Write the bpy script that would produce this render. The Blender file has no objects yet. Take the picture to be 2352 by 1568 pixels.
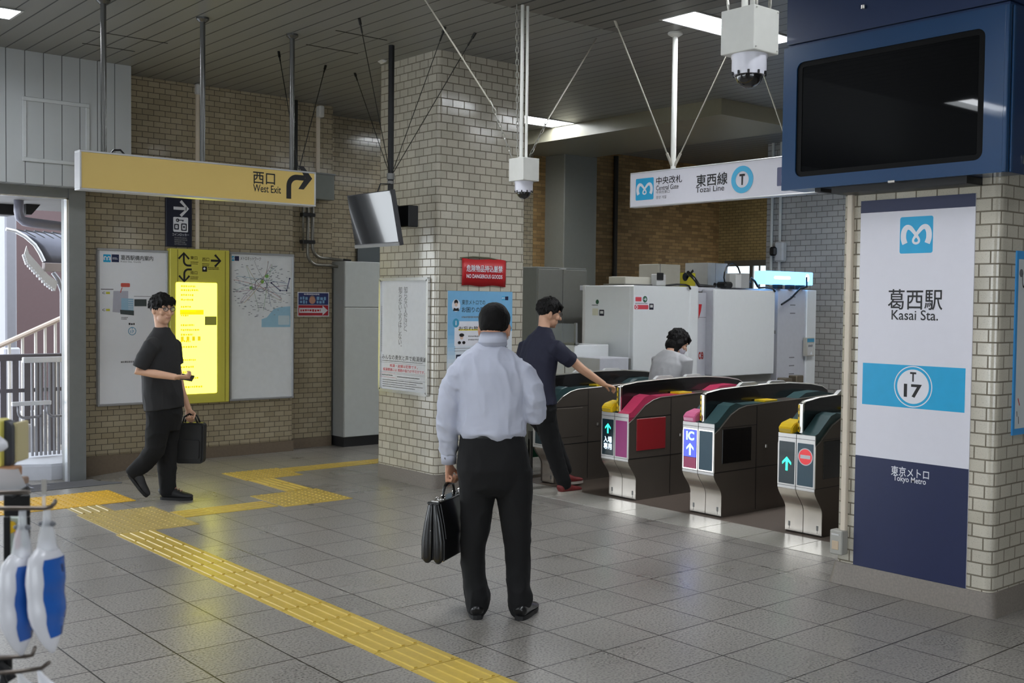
import bpy, bmesh, math, random
from mathutils import Vector, Matrix, noise
V = Vector
random.seed(7)
sc = bpy.context.scene
COL = sc.collection

# ------------------------------------------------------------------ camera
FPX, W0, H0 = 2522.19, 2352, 1568
FW = V((0.6437, 0.7644, -0.03573)).normalized()
EYE = V((0.0, 0.0, 1.6567))
_pitch, _roll, _yaw = math.radians(-2.0474), math.radians(0.6432), math.radians(40.0959)
_cy, _sy = math.cos(_yaw), math.sin(_yaw)
FW = V((_sy*math.cos(_pitch), _cy*math.cos(_pitch), math.sin(_pitch)))
_r = V((_cy, -_sy, 0)); _u = _r.cross(FW)
RT = math.cos(_roll)*_r + math.sin(_roll)*_u
UP = -math.sin(_roll)*_r + math.cos(_roll)*_u
cam_data = bpy.data.cameras.new('camera'); cam = bpy.data.objects.new('camera', cam_data); COL.objects.link(cam)
cam_data.sensor_width = 36.0; cam_data.lens = FPX/W0*36.0; cam_data.clip_end = 200
M = Matrix.Identity(4)
for i in range(3):
    M[i][0], M[i][1], M[i][2], M[i][3] = RT[i], UP[i], -FW[i], EYE[i]
cam.matrix_world = M
cam_data.dof.use_dof = True; cam_data.dof.focus_distance = 6.4; cam_data.dof.aperture_fstop = 9.0
sc.camera = cam

# ------------------------------------------------------------------ world, exposure
world = bpy.data.worlds.new('world'); sc.world = world; world.use_nodes = True
wn = world.node_tree; wn.nodes.clear()
wo = wn.nodes.new('ShaderNodeOutputWorld'); bg = wn.nodes.new('ShaderNodeBackground')
sky = wn.nodes.new('ShaderNodeTexSky'); sky.sky_type = 'HOSEK_WILKIE'; sky.turbidity = 6.0; sky.ground_albedo = 0.5
sky.sun_direction = V((-0.5, 0.55, 0.67)).normalized()
mixw = wn.nodes.new('ShaderNodeMixRGB'); mixw.inputs[0].default_value = 0.75
mixw.inputs[2].default_value = (0.86, 0.93, 1.0, 1)
wn.links.new(sky.outputs[0], mixw.inputs[1]); wn.links.new(mixw.outputs[0], bg.inputs[0])
bg.inputs[1].default_value = 3.0
wn.links.new(bg.outputs[0], wo.inputs[0])
vs = sc.view_settings
sc.display_settings.display_device = 'sRGB'
vs.view_transform = 'Standard'; vs.look = 'None'; vs.gamma = 1.0; vs.use_curve_mapping = False
vs.exposure = 0.85
LAMP_POWER = 17.0
sc.cycles.use_denoising = True
sc.cycles.max_bounces = 7; sc.cycles.diffuse_bounces = 4; sc.cycles.glossy_bounces = 4
sc.cycles.transmission_bounces = 4; sc.cycles.transparent_max_bounces = 8
sc.cycles.sample_clamp_indirect = 6.0; sc.cycles.caustics_reflective = False; sc.cycles.caustics_refractive = False

# ------------------------------------------------------------------ helpers
def lin(c):
    out = []
    for v in c:
        v = v/255.0
        out.append(v/12.92 if v <= 0.04045 else ((v+0.055)/1.055)**2.4)
    return tuple(out)
MATS = {}
def mat(name, rgb, rough=0.5, metal=0.0, emit=0.0, var=0.06, bump=0.0, scale=18.0, alpha=1.0, trans=0.0, spec=0.5, coat=0.0):
    if name in MATS: return MATS[name]
    m = bpy.data.materials.new(name); m.use_nodes = True
    nt = m.node_tree; b = nt.nodes['Principled BSDF']
    c = lin(rgb)
    b.inputs['Roughness'].default_value = rough; b.inputs['Metallic'].default_value = metal
    b.inputs['Specular IOR Level'].default_value = spec
    b.inputs['Coat Weight'].default_value = coat
    tc = nt.nodes.new('ShaderNodeTexCoord'); nz = nt.nodes.new('ShaderNodeTexNoise')
    nz.inputs['Scale'].default_value = scale; nz.inputs['Detail'].default_value = 3
    nt.links.new(tc.outputs['Object'], nz.inputs['Vector'])
    mx = nt.nodes.new('ShaderNodeMixRGB')
    mx.inputs[1].default_value = tuple(max(0, x*(1-var)) for x in c)+(1,)
    mx.inputs[2].default_value = tuple(min(1, x*(1+var)) for x in c)+(1,)
    nt.links.new(nz.outputs[0], mx.inputs[0]); nt.links.new(mx.outputs[0], b.inputs['Base Color'])
    if bump:
        bp = nt.nodes.new('ShaderNodeBump'); bp.inputs['Strength'].default_value = bump; bp.inputs['Distance'].default_value = 0.01
        nt.links.new(nz.outputs[0], bp.inputs['Height']); nt.links.new(bp.outputs[0], b.inputs['Normal'])
    if emit:
        b.inputs['Emission Color'].default_value = c+(1,); b.inputs['Emission Strength'].default_value = emit
    if trans: b.inputs['Transmission Weight'].default_value = trans
    if alpha < 1: b.inputs['Alpha'].default_value = alpha
    MATS[name] = m
    return m

def math_node(nt, op, a, b=None):
    n = nt.nodes.new('ShaderNodeMath'); n.operation = op
    for i, v in enumerate((a, b)):
        if v is None: continue
        if isinstance(v, (int, float)): n.inputs[i].default_value = v
        else: nt.links.new(v, n.inputs[i])
    return n.outputs[0]

def brick_mat(name, c1, c2, mortar, bw, rh, rough=0.35, ms=0.005, speck=0.0, u0=0.0, z0=0.0, coat=0.5):
    m = bpy.data.materials.new(name); m.use_nodes = True; nt = m.node_tree; b = nt.nodes['Principled BSDF']
    tc = nt.nodes.new('ShaderNodeTexCoord'); sp = nt.nodes.new('ShaderNodeSeparateXYZ'); cb = nt.nodes.new('ShaderNodeCombineXYZ')
    nt.links.new(tc.outputs['Object'], sp.inputs[0])
    u = math_node(nt, 'ADD', math_node(nt, 'SUBTRACT', sp.outputs[0], sp.outputs[1]), u0+40.0)
    nt.links.new(u, cb.inputs[0]); nt.links.new(math_node(nt, 'ADD', sp.outputs[2], z0+rh*20), cb.inputs[1])
    br = nt.nodes.new('ShaderNodeTexBrick')
    br.inputs['Scale'].default_value = 1.0; br.inputs['Brick Width'].default_value = bw; br.inputs['Row Height'].default_value = rh
    br.inputs['Mortar Size'].default_value = ms; br.inputs['Mortar Smooth'].default_value = 0.15; br.inputs['Bias'].default_value = 0.0
    br.inputs['Color1'].default_value = lin(c1)+(1,); br.inputs['Color2'].default_value = lin(c2)+(1,); br.inputs['Mortar'].default_value = lin(mortar)+(1,)
    nt.links.new(cb.outputs[0], br.inputs['Vector'])
    nz = nt.nodes.new('ShaderNodeTexNoise'); nz.inputs['Scale'].default_value = 2.3; nz.inputs['Detail'].default_value = 4
    nt.links.new(tc.outputs['Object'], nz.inputs['Vector'])
    n2 = nt.nodes.new('ShaderNodeTexNoise'); n2.inputs['Scale'].default_value = 160; n2.inputs['Detail'].default_value = 2
    nt.links.new(tc.outputs['Object'], n2.inputs['Vector'])
    hv = nt.nodes.new('ShaderNodeMixRGB'); hv.blend_type = 'MULTIPLY'; hv.inputs[0].default_value = 1.0
    rp = nt.nodes.new('ShaderNodeMapRange'); rp.inputs[1].default_value = 0.3; rp.inputs[2].default_value = 0.7; rp.inputs[3].default_value = 0.86; rp.inputs[4].default_value = 1.06
    nt.links.new(nz.outputs[0], rp.inputs[0])
    nt.links.new(br.outputs['Color'], hv.inputs[1]); nt.links.new(rp.outputs[0], hv.inputs[2])
    sk = nt.nodes.new('ShaderNodeMixRGB'); sk.blend_type = 'MULTIPLY'; sk.inputs[0].default_value = 1.0
    r2 = nt.nodes.new('ShaderNodeMapRange'); r2.inputs[1].default_value = 0.3; r2.inputs[2].default_value = 0.45; r2.inputs[3].default_value = 0.82; r2.inputs[4].default_value = 1.0
    nt.links.new(n2.outputs[0], r2.inputs[0]); nt.links.new(hv.outputs[0], sk.inputs[1]); nt.links.new(r2.outputs[0], sk.inputs[2])
    nt.links.new(sk.outputs[0], b.inputs['Base Color'])
    rr = nt.nodes.new('ShaderNodeMapRange'); rr.inputs[3].default_value = rough; rr.inputs[4].default_value = 0.9
    nt.links.new(br.outputs['Fac'], rr.inputs[0]); nt.links.new(rr.outputs[0], b.inputs['Roughness'])
    nt.links.new(math_node(nt, 'MULTIPLY', math_node(nt, 'SUBTRACT', 1.0, br.outputs['Fac']), coat), b.inputs['Coat Weight']); b.inputs['Coat Roughness'].default_value = 0.09
    hs = math_node(nt, 'ADD', math_node(nt, 'MULTIPLY', br.outputs['Fac'], -1.0), math_node(nt, 'MULTIPLY', n2.outputs[0], 0.05+speck*.2))
    bp = nt.nodes.new('ShaderNodeBump'); bp.inputs['Strength'].default_value = 0.5; bp.inputs['Distance'].default_value = 0.004
    nt.links.new(hs, bp.inputs['Height']); nt.links.new(bp.outputs[0], b.inputs['Normal'])
    MATS[name] = m
    return m

ROOT_INV = {}
def link(ob, parent=None):
    COL.objects.link(ob)
    if parent is not None:
        ob.parent = parent
        if parent.name in ROOT_INV: ob.matrix_parent_inverse = ROOT_INV[parent.name]
    return ob
def mesh(name, bm, m, parent=None, smooth=False, kind=None):
    me = bpy.data.meshes.new(name); bmesh.ops.recalc_face_normals(bm, faces=bm.faces[:])
    bm.to_mesh(me); bm.free()
    for mm in (m if isinstance(m, (list, tuple)) else [m]): me.materials.append(mm)
    if smooth:
        for p in me.polygons: p.use_smooth = True
        if smooth != True:
            me.set_sharp_from_angle(angle=math.radians(smooth))
    ob = bpy.data.objects.new(name, me)
    if kind: ob['kind'] = kind
    return link(ob, parent)
def tag(ob, label, cat, group=None):
    ob['label'] = label; ob['category'] = cat
    if group: ob['group'] = group
    return ob
def thing(name, label, cat, group=None, loc=(0, 0, 0), rz=0.0, local=False):
    """an Empty at the thing's base; unless local, its parts are modelled in station coordinates"""
    o = bpy.data.objects.new(name, None); o.location = loc; o.rotation_euler = (0, 0, rz); o.empty_display_size = 0.1
    COL.objects.link(o)
    if not local: ROOT_INV[o.name] = (Matrix.Translation(V(loc)) @ Matrix.Rotation(rz, 4, 'Z')).inverted()
    return tag(o, label, cat, group)
def children(o): return [c for c in bpy.data.objects if c.parent == o]
def copy_tree(o, parent=None):
    c = o.copy(); COL.objects.link(c)
    if parent is not None: c.parent = parent
    for ch in children(o): copy_tree(ch, c)
    return c
def B(): return bmesh.new()
def box(bm, x0, y0, z0, x1, y1, z1, bev=0.0, seg=1):
    x0, x1 = min(x0, x1), max(x0, x1); y0, y1 = min(y0, y1), max(y0, y1); z0, z1 = min(z0, z1), max(z0, z1)
    vs_ = [bm.verts.new((x, y, z)) for z in (z0, z1) for y in (y0, y1) for x in (x0, x1)]
    F = [(0, 2, 3, 1), (4, 5, 7, 6), (0, 1, 5, 4), (2, 6, 7, 3), (0, 4, 6, 2), (1, 3, 7, 5)]
    fs = [bm.faces.new([vs_[i] for i in f]) for f in F]
    if bev > 0:
        es = list({e for f in fs for e in f.edges})
        bmesh.ops.bevel(bm, geom=es, offset=bev, segments=seg, profile=0.5, affect='EDGES')
    return bm
def obox(bm, c, ax, ay, az, hx, hy, hz, bev=0.0):
    """oriented box: centre, unit axes, half sizes"""
    b2 = B(); box(b2, -hx, -hy, -hz, hx, hy, hz, bev)
    T = Matrix((( ax[0], ay[0], az[0], c[0]), (ax[1], ay[1], az[1], c[1]), (ax[2], ay[2], az[2], c[2]), (0, 0, 0, 1)))
    bmesh.ops.transform(b2, matrix=T, verts=b2.verts[:]); join(bm, b2); return bm
def join(bm, b2):
    mp = {v: bm.verts.new(v.co) for v in b2.verts}
    for f in b2.faces:
        try:
            nf = bm.faces.new([mp[v] for v in f.verts]); nf.material_index = f.material_index
        except ValueError: pass
    b2.free()
def frames(pts, side=None):
    n = len(pts); out = []
    prev = None
    for i in range(n):
        t = (pts[min(i+1, n-1)]-pts[max(i-1, 0)])
        t = t.normalized() if t.length > 1e-9 else V((0, 0, 1))
        if side is not None:
            s = V(side if not isinstance(side, list) else side[i]); s = (s - t*s.dot(t)).normalized()
        elif prev is None:
            a = V((0, 0, 1)) if abs(t.z) < 0.9 else V((1, 0, 0)); s = t.cross(a).normalized()
        else:
            s = (prev - t*prev.dot(t)).normalized()
        prev = s
        out.append((t, s, t.cross(s).normalized()))
    return out
def tube(bm, pts, rad, n=10, side=None, cap=True, round_cap=False, closed=False):
    """tube along pts; rad = number, list of numbers or list of (ra, rb)"""
    pts = [V(p) for p in pts]
    R = []
    for i in range(len(pts)):
        r = rad[i] if isinstance(rad, list) else rad
        R.append((r, r) if isinstance(r, (int, float)) else r)
    if round_cap:
        p0, p1 = pts[0], pts[-1]; d0 = (pts[0]-pts[1]).normalized(); d1 = (pts[-1]-pts[-2]).normalized()
        k0, k1 = max(R[0]), max(R[-1])
        a = [(0.92, 0.38), (0.68, 0.72)]
        pts = [p0+d0*k0*0.98, p0+d0*k0*a[0][0]*0.95, p0+d0*k0*a[1][0]*0.8]+pts+[p1+d1*k1*a[1][0]*0.8, p1+d1*k1*a[0][0]*0.95, p1+d1*k1*0.98]
        R = [(R[0][0]*.1, R[0][1]*.1), (R[0][0]*.42, R[0][1]*.42), (R[0][0]*.76, R[0][1]*.76)]+R+[(R[-1][0]*.76, R[-1][1]*.76), (R[-1][0]*.42, R[-1][1]*.42), (R[-1][0]*.1, R[-1][1]*.1)]
        if isinstance(side, list): side = [side[0]]*3+side+[side[-1]]*3
    fr = frames(pts, side); rings = []
    for p, (t, s, b), (ra, rb) in zip(pts, fr, R):
        rings.append([bm.verts.new(p+s*ra*math.cos(2*math.pi*k/n)+b*rb*math.sin(2*math.pi*k/n)) for k in range(n)])
    for a, c in zip(rings, rings[1:]):
        for k in range(n): bm.faces.new((a[k], a[(k+1) % n], c[(k+1) % n], c[k]))
    if cap:
        bm.faces.new(rings[0][::-1]); bm.faces.new(rings[-1])
    return bm
def cyl(bm, p0, p1, r, n=14): return tube(bm, [p0, p1], r, n)
def arc_pts(c, a, b, r, t0, t1, k=8):
    """arc in the plane of unit vectors a, b"""
    c, a, b = V(c), V(a), V(b)
    return [c+a*r*math.cos(t0+(t1-t0)*i/k)+b*r*math.sin(t0+(t1-t0)*i/k) for i in range(k+1)]
def lathe(bm, c, prof, n=24, axis='z'):
    rings = []
    for r, h in prof:
        rings.append([bm.verts.new((c[0]+r*math.cos(2*math.pi*k/n), c[1]+r*math.sin(2*math.pi*k/n), c[2]+h)) for k in range(n)])
    for a, d in zip(rings, rings[1:]):
        for k in range(n): bm.faces.new((a[k], a[(k+1) % n], d[(k+1) % n], d[k]))
    bm.faces.new(rings[0][::-1]); bm.faces.new(rings[-1]); return bm
def prism(bm, poly, o, ax, ay, an, d0, d1):
    """polygon in (ax, ay) plane at o, extruded along an from d0 to d1"""
    o, ax, ay, an = V(o), V(ax), V(ay), V(an)
    lo = [bm.verts.new(o+ax*p[0]+ay*p[1]+an*d0) for p in poly]; hi = [bm.verts.new(o+ax*p[0]+ay*p[1]+an*d1) for p in poly]
    bm.faces.new(lo[::-1]); bm.faces.new(hi); n = len(poly)
    for k in range(n): bm.faces.new((lo[k], lo[(k+1) % n], hi[(k+1) % n], hi[k]))
    return bm
def rrect(x0, y0, x1, y1, r, k=5):
    out = []
    for cx, cy, t in ((x1-r, y1-r, 0), (x0+r, y1-r, 1), (x0+r, y0+r, 2), (x1-r, y0+r, 3)):
        for i in range(k+1):
            a = (t+i/k)*math.pi/2; out.append((cx+r*math.cos(a), cy+r*math.sin(a)))
    return out
# a ray of the photograph's camera meets a plane of the station
def ray(x, y): return FW+RT*((x-W0/2)/FPX)+UP*((H0/2-y)/FPX)
def onX(x, y, X): d = ray(x, y); return EYE+d*((X-EYE.x)/d.x)
def onY(x, y, Y): d = ray(x, y); return EYE+d*((Y-EYE.y)/d.y)
def onZ(x, y, Z): d = ray(x, y); return EYE+d*((Z-EYE.z)/d.z)
def atD(x, y, D): return EYE+ray(x, y)*D

# ------------------------------------------------------------------ lettering
_tc = {}
def text_polys(s, bold=0.0):
    key = (s, bold)
    if key in _tc: return _tc[key]
    cu = bpy.data.curves.new('lettering', 'FONT'); cu.body = s; cu.size = 1.0; cu.resolution_u = 4; cu.offset = bold
    ob = bpy.data.objects.new('lettering', cu); COL.objects.link(ob)
    dg = bpy.context.evaluated_depsgraph_get(); me = ob.evaluated_get(dg).to_mesh()
    vs_ = [v.co.copy() for v in me.vertices]; fs = [tuple(p.vertices) for p in me.polygons]
    ob.evaluated_get(dg).to_mesh_clear(); bpy.data.objects.remove(ob); bpy.data.curves.remove(cu)
    if not vs_: vs_ = [V((0, 0, 0))]
    x0 = min(v.x for v in vs_); x1 = max(v.x for v in vs_); y0 = min(v.y for v in vs_); y1 = max(v.y for v in vs_)
    _tc[key] = (vs_, fs, x0, x1, y0, y1); return _tc[key]

class Sign:
    """flat printing on a face: origin lower left, right and up axes, normal towards the viewer (metres)"""
    def __init__(s, root, o, right, up, n):
        s.root, s.o, s.r, s.u, s.n = root, V(o), V(right), V(up), V(n); s.bms = {}
    def P(s, u, v, d): return s.o+s.r*u+s.u*v+s.n*d
    def bm(s, name, m):
        k = (name, m.name)
        if k not in s.bms:
            s.bms[k] = (B(), m)
        return s.bms[k][0]
    def poly(s, name, m, pts, lv=1):
        bm = s.bm(name, m); d = 0.0006*lv
        f = bm.faces.new([bm.verts.new(s.P(u, v, d)) for u, v in pts])
        return f
    def rect(s, name, m, u0, v0, u1, v1, lv=1): s.poly(name, m, [(u0, v0), (u1, v0), (u1, v1), (u0, v1)], lv)
    def rr(s, name, m, u0, v0, u1, v1, r, lv=1): s.poly(name, m, rrect(u0, v0, u1, v1, r), lv)
    def disc(s, name, m, u, v, r, lv=1, k=32, ry=None):
        s.poly(name, m, [(u+r*math.cos(2*math.pi*i/k), v+(ry or r)*math.sin(2*math.pi*i/k)) for i in range(k)], lv)
    def ring(s, name, m, u, v, r0, r1, lv=1, k=36):
        bm = s.bm(name, m); d = 0.0006*lv
        A = [bm.verts.new(s.P(u+r0*math.cos(2*math.pi*i/k), v+r0*math.sin(2*math.pi*i/k), d)) for i in range(k)]
        C_ = [bm.verts.new(s.P(u+r1*math.cos(2*math.pi*i/k), v+r1*math.sin(2*math.pi*i/k), d)) for i in range(k)]
        for i in range(k): bm.faces.new((A[i], A[(i+1) % k], C_[(i+1) % k], C_[i]))
    def stroke(s, name, m, pts, w, lv=1):
        """line of given width(s) through pts"""
        bm = s.bm(name, m); d = 0.0006*lv; n = len(pts); L = []; R = []
        for i in range(n):
            a = V(pts[max(i-1, 0)]); b = V(pts[min(i+1, n-1)]); t = (b-a); t = t.normalized() if t.length else V((1, 0))
            nn = V((-t.y, t.x)); ww = (w[i] if isinstance(w, list) else w)/2; p = V(pts[i])
            q = p+nn*ww; L.append(bm.verts.new(s.P(q.x, q.y, d))); q = p-nn*ww; R.append(bm.verts.new(s.P(q.x, q.y, d)))
        for i in range(n-1): bm.faces.new((L[i], R[i], R[i+1], L[i+1]))
    def text(s, name, m, st, u0, v0, u1, v1, lv=2, bold=0.0, keep=False):
        cjk = any(ord(c) > 0x2000 for c in st)
        vs_, fs, x0, x1, y0, y1 = text_polys(st, 0.0 if cjk else bold)
        sx = (u1-u0)/max(1e-6, x1-x0); sy = (v1-v0)/max(1e-6, y1-y0)
        if not keep: s.k = getattr(s, 'k', 0)+1; name = '%s#%d' % (name, s.k)
        bm = s.bm(name, m)
        # heavier Japanese strokes: the same glyphs printed again a hair's breadth apart
        b = min(bold, .022)*.8
        for i, (ox, oy) in enumerate(((0, 0), (b, 0), (-b, 0), (0, b), (0, -b)) if cjk and bold > .003 else ((0, 0),)):
            d = 0.0006*lv+.00004*i
            mp = [bm.verts.new(s.P(u0+(v.x-x0+ox)*sx, v0+(v.y-y0+oy)*sy, d)) for v in vs_]
            for f in fs:
                try: bm.faces.new([mp[j] for j in f])
                except ValueError: pass
    def vtext(s, name, m, st, u, vtop, size, pitch, lv=2, bold=0.0):
        s.k = getattr(s, 'k', 0)+1; name = '%s#%d' % (name, s.k)
        for i, ch in enumerate(st):
            c = vtop-pitch*(i+0.5)
            if ch in '。、': s.disc(name, m, u+size*.3, c+size*.3, size*.09, lv, 10); continue
            vs_, fs, x0, x1, y0, y1 = text_polys(ch, bold); k = size
            cx, cy = (x0+x1)/2, (y0+y1)/2
            s.text(name, m, ch, u-(x1-x0)/2*k, c-(y1-y0)/2*k, u+(x1-x0)/2*k, c+(y1-y0)/2*k, lv, bold, True)
    def lines(s, name, m, u0, v0, u1, v1, rows, h, lv=1, seed=1):
        """rows of tiny print too small to read"""
        rnd = random.Random(seed); s.k = getattr(s, 'k', 0)+1; name = '%s#%d' % (name, s.k)
        for i in range(rows):
            v = v1-(v1-v0)*(i+0.5)/rows; u = u0; end = u1-(u1-u0)*rnd.random()*.25
            while u < end:
                w = min(h*(0.5+rnd.random()*.5), end-u); s.rect(name, m, u, v-h*.5*(.6+.4*rnd.random()), u+w, v+h*.5*(.6+.4*rnd.random()), lv); u += w+h*.28
    def done(s):
        for (name, mn), (bm, m) in s.bms.items():
            bm.normal_update()
            for f in bm.faces:
                if f.normal.dot(s.n) < 0: f.normal_flip()
            nm = name.split('#')[0]; me = bpy.data.meshes.new(nm); bm.to_mesh(me); bm.free(); me.materials.append(m)
            link(bpy.data.objects.new(nm, me), s.root)
    def metro_mark(s, bgm, fgm, u0, v0, w, h, lv=1, rounded=True):
        """the operator's emblem: a looped white M on a blue square"""
        s.rr('logo_square', bgm, u0, v0, u0+w, v0+h, min(w, h)*.06, lv)
        raw = [(-.335, -.235), (-.385, -.09), (-.375, .09), (-.30, .205), (-.19, .20), (-.085, .10), (.02, -.03), (.085, -.125), (.075, -.20), (0, -.23)]
        full = raw+[(-x, y) for x, y in raw[::-1][1:]]
        # smooth the path
        pts = []
        for i in range(len(full)-1):
            p0, p1, p2, p3 = (V(full[max(0, min(len(full)-1, i+j))]) for j in (-1, 0, 1, 2))
            for k in range(4):
                t = k/4; pts.append(0.5*((2*p1)+(-p0+p2)*t+(2*p0-5*p1+4*p2-p3)*t*t+(-p0+3*p1-3*p2+p3)*t**3))
        pts.append(V(full[-1])); n = len(pts); wd = []
        for i in range(n):
            e = min(i, n-1-i)/(n/2); wd.append(min(w, h)*(.165 if e < .25 else max(.066, .165-(e-.25)*.20)))
        q = [(u0+w*(.5+p.x), v0+h*(.5+p.y)) for p in pts]; m_ = n//2
        s.stroke('logo_mark', fgm, q[:m_+1], wd[:m_+1], lv+1); s.stroke('logo_mark', fgm, q[m_-1:], wd[m_-1:], lv+1.5)
    def arrow(s, name, m, u, v, size, ang, lv=2):
        """straight arrow with swept barbs, pointing along ang"""
        P = [(.5, 0), (.12, .38), (-.07, .38), (.2, .09), (-.5, .09), (-.5, -.09), (.2, -.09), (-.07, -.38), (.12, -.38)]
        c, q = math.cos(ang), math.sin(ang)
        T = lambda p: (u+size*(p[0]*c-p[1]*q), v+size*(p[0]*q+p[1]*c))
        s.poly(name, m, [T(p) for p in P], lv)
NX, NY = V((-1, 0, 0)), V((0, -1, 0)); ZU = V((0, 0, 1))
def signY(root, x, y, z): return Sign(root, (x, y, z), (1, 0, 0), ZU, NY)     # face looking to -Y, right = +X
def signX(root, x, y, z): return Sign(root, (x, y, z), (0, -1, 0), ZU, NX)    # face looking to -X, right = -Y

# ================================================================== MATERIALS OF THE STATION
PILLAR = brick_mat('pillar_tile', (204, 198, 182), (190, 184, 168), (122, 114, 100), 0.125, 0.0700, rough=0.14, ms=0.0045, speck=0.25)
WALLT = brick_mat('wall_tile', (174, 162, 138), (158, 146, 122), (86, 77, 64), 0.1165, 0.0560, rough=0.18, ms=0.0034)
DARKT = brick_mat('far_tile', (182, 148, 98), (134, 104, 64), (128, 108, 78), 0.15, 0.0500, rough=0.45, ms=0.004, coat=.1)
FART = brick_mat('far_pale_tile', (196, 194, 190), (180, 178, 174), (128, 124, 118), 0.16, 0.0720, rough=0.4, ms=0.005)
GRANITE = mat('plinth_granite', (128, 120, 112), 0.5, var=0.28, scale=90)
BROWNST = mat('plinth_brown', (112, 98, 82), 0.6, var=0.18, scale=40)
WHITE = mat('white_print', (226, 227, 234), 0.4)
INK = mat('black_ink', (18, 17, 20), 0.5)
GREYINK = mat('grey_ink', (112, 112, 116), 0.55)
CYAN = mat('cyan_print', (22, 164, 214), 0.4)
NAVY = mat('navy_print', (24, 34, 74), 0.4)
DKNAVY = mat('dark_navy_print', (14, 20, 44), 0.4)
RED = mat('red_print', (190, 34, 40), 0.45)
STEEL = mat('stainless_steel', (196, 192, 186), 0.28, 0.95, bump=0.02, scale=60)
ALU = mat('painted_grey_metal', (132, 134, 134), 0.45, 0.3)
LGREY = mat('light_grey_paint', (206, 206, 204), 0.45)
CREAM = mat('cream_plastic', (214, 210, 196), 0.5)
BLACKM = mat('black_metal', (22, 22, 24), 0.45, 0.2)
BLACKP = mat('black_plastic', (16, 16, 18), 0.35)
GREYM = mat('grey_metal', (120, 120, 118), 0.4, 0.5)
WIRE = mat('steel_wire', (150, 150, 146), 0.4, 0.8)
DWIRE = mat('dark_steel_wire', (52, 52, 50), 0.5, 0.6)
LAMPE = mat('lamp_diffuser', (246, 250, 255), 0.4, emit=LAMP_POWER, var=0.0)

def floor_material():
    m = bpy.data.materials.new('granite_tile_floor'); m.use_nodes = True; nt = m.node_tree; b = nt.nodes['Principled BSDF']
    tc = nt.nodes.new('ShaderNodeTexCoord'); sp = nt.nodes.new('ShaderNodeSeparateXYZ'); nt.links.new(tc.outputs['Object'], sp.inputs[0])
    def joint(o, off):
        f = math_node(nt, 'FRACT', math_node(nt, 'DIVIDE', math_node(nt, 'ADD', o, 40.0-off), 0.40))
        return math_node(nt, 'ABSOLUTE', math_node(nt, 'SUBTRACT', f, 0.5))
    j = math_node(nt, 'MAXIMUM', joint(sp.outputs[0], 0.081), joint(sp.outputs[1], 0.075))
    line = nt.nodes.new('ShaderNodeMapRange'); line.inputs[1].default_value = 0.4885; line.inputs[2].default_value = 0.4925
    nt.links.new(j, line.inputs[0])
    # every slab has its own tone
    cx = math_node(nt, 'FLOOR', math_node(nt, 'DIVIDE', math_node(nt, 'ADD', sp.outputs[0], 40.0-0.081), 0.4)); cyy = math_node(nt, 'FLOOR', math_node(nt, 'DIVIDE', math_node(nt, 'ADD', sp.outputs[1], 40.0-0.075), 0.4))
    cb = nt.nodes.new('ShaderNodeCombineXYZ'); nt.links.new(cx, cb.inputs[0]); nt.links.new(cyy, cb.inputs[1])
    wn_ = nt.nodes.new('ShaderNodeTexWhiteNoise'); nt.links.new(cb.outputs[0], wn_.inputs['Vector'])
    n1 = nt.nodes.new('ShaderNodeTexNoise'); n1.inputs['Scale'].default_value = 85; n1.inputs['Detail'].default_value = 3
    n2 = nt.nodes.new('ShaderNodeTexNoise'); n2.inputs['Scale'].default_value = 1.3; n2.inputs['Detail'].default_value = 3
    n3 = nt.nodes.new('ShaderNodeTexNoise'); n3.inputs['Scale'].default_value = 210; n3.inputs['Detail'].default_value = 1
    for n in (n1, n2, n3): nt.links.new(tc.outputs['Object'], n.inputs['Vector'])
    cr = nt.nodes.new('ShaderNodeValToRGB'); e = cr.color_ramp.elements
    e[0].position = 0.33; e[0].color = lin((96, 93, 89))+(1,); e[1].position = 0.47; e[1].color = lin((142, 138, 132))+(1,)
    x = e.new(0.70); x.color = lin((162, 157, 150))+(1,)
    nt.links.new(n1.outputs[0], cr.inputs[0])
    mu = nt.nodes.new('ShaderNodeMixRGB'); mu.blend_type = 'MULTIPLY'; mu.inputs[0].default_value = 1
    tone = math_node(nt, 'ADD', math_node(nt, 'MULTIPLY', wn_.outputs[0], 0.12), math_node(nt, 'ADD', math_node(nt, 'MULTIPLY', n2.outputs[0], 0.22), 0.80))
    nt.links.new(cr.outputs[0], mu.inputs[1]); nt.links.new(tone, mu.inputs[2])
    mx = nt.nodes.new('ShaderNodeMixRGB'); nt.links.new(line.outputs[0], mx.inputs[0]); nt.links.new(mu.outputs[0], mx.inputs[1]); mx.inputs[2].default_value = lin((36, 32, 29))+(1,)
    nt.links.new(mx.outputs[0], b.inputs['Base Color'])
    rg = nt.nodes.new('ShaderNodeMapRange'); rg.inputs[1].default_value = 0.3; rg.inputs[2].default_value = 0.7; rg.inputs[3].default_value = 0.25; rg.inputs[4].default_value = 0.36
    nt.links.new(n2.outputs[0], rg.inputs[0]); nt.links.new(rg.outputs[0], b.inputs['Roughness'])
    bp = nt.nodes.new('ShaderNodeBump'); bp.inputs['Strength'].default_value = 0.25; bp.inputs['Distance'].default_value = 0.002
    nt.links.new(math_node(nt, 'SUBTRACT', math_node(nt, 'MULTIPLY', n3.outputs[0], 0.35), line.outputs[0]), bp.inputs['Height']); nt.links.new(bp.outputs[0], b.inputs['Normal'])
    return m
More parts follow.
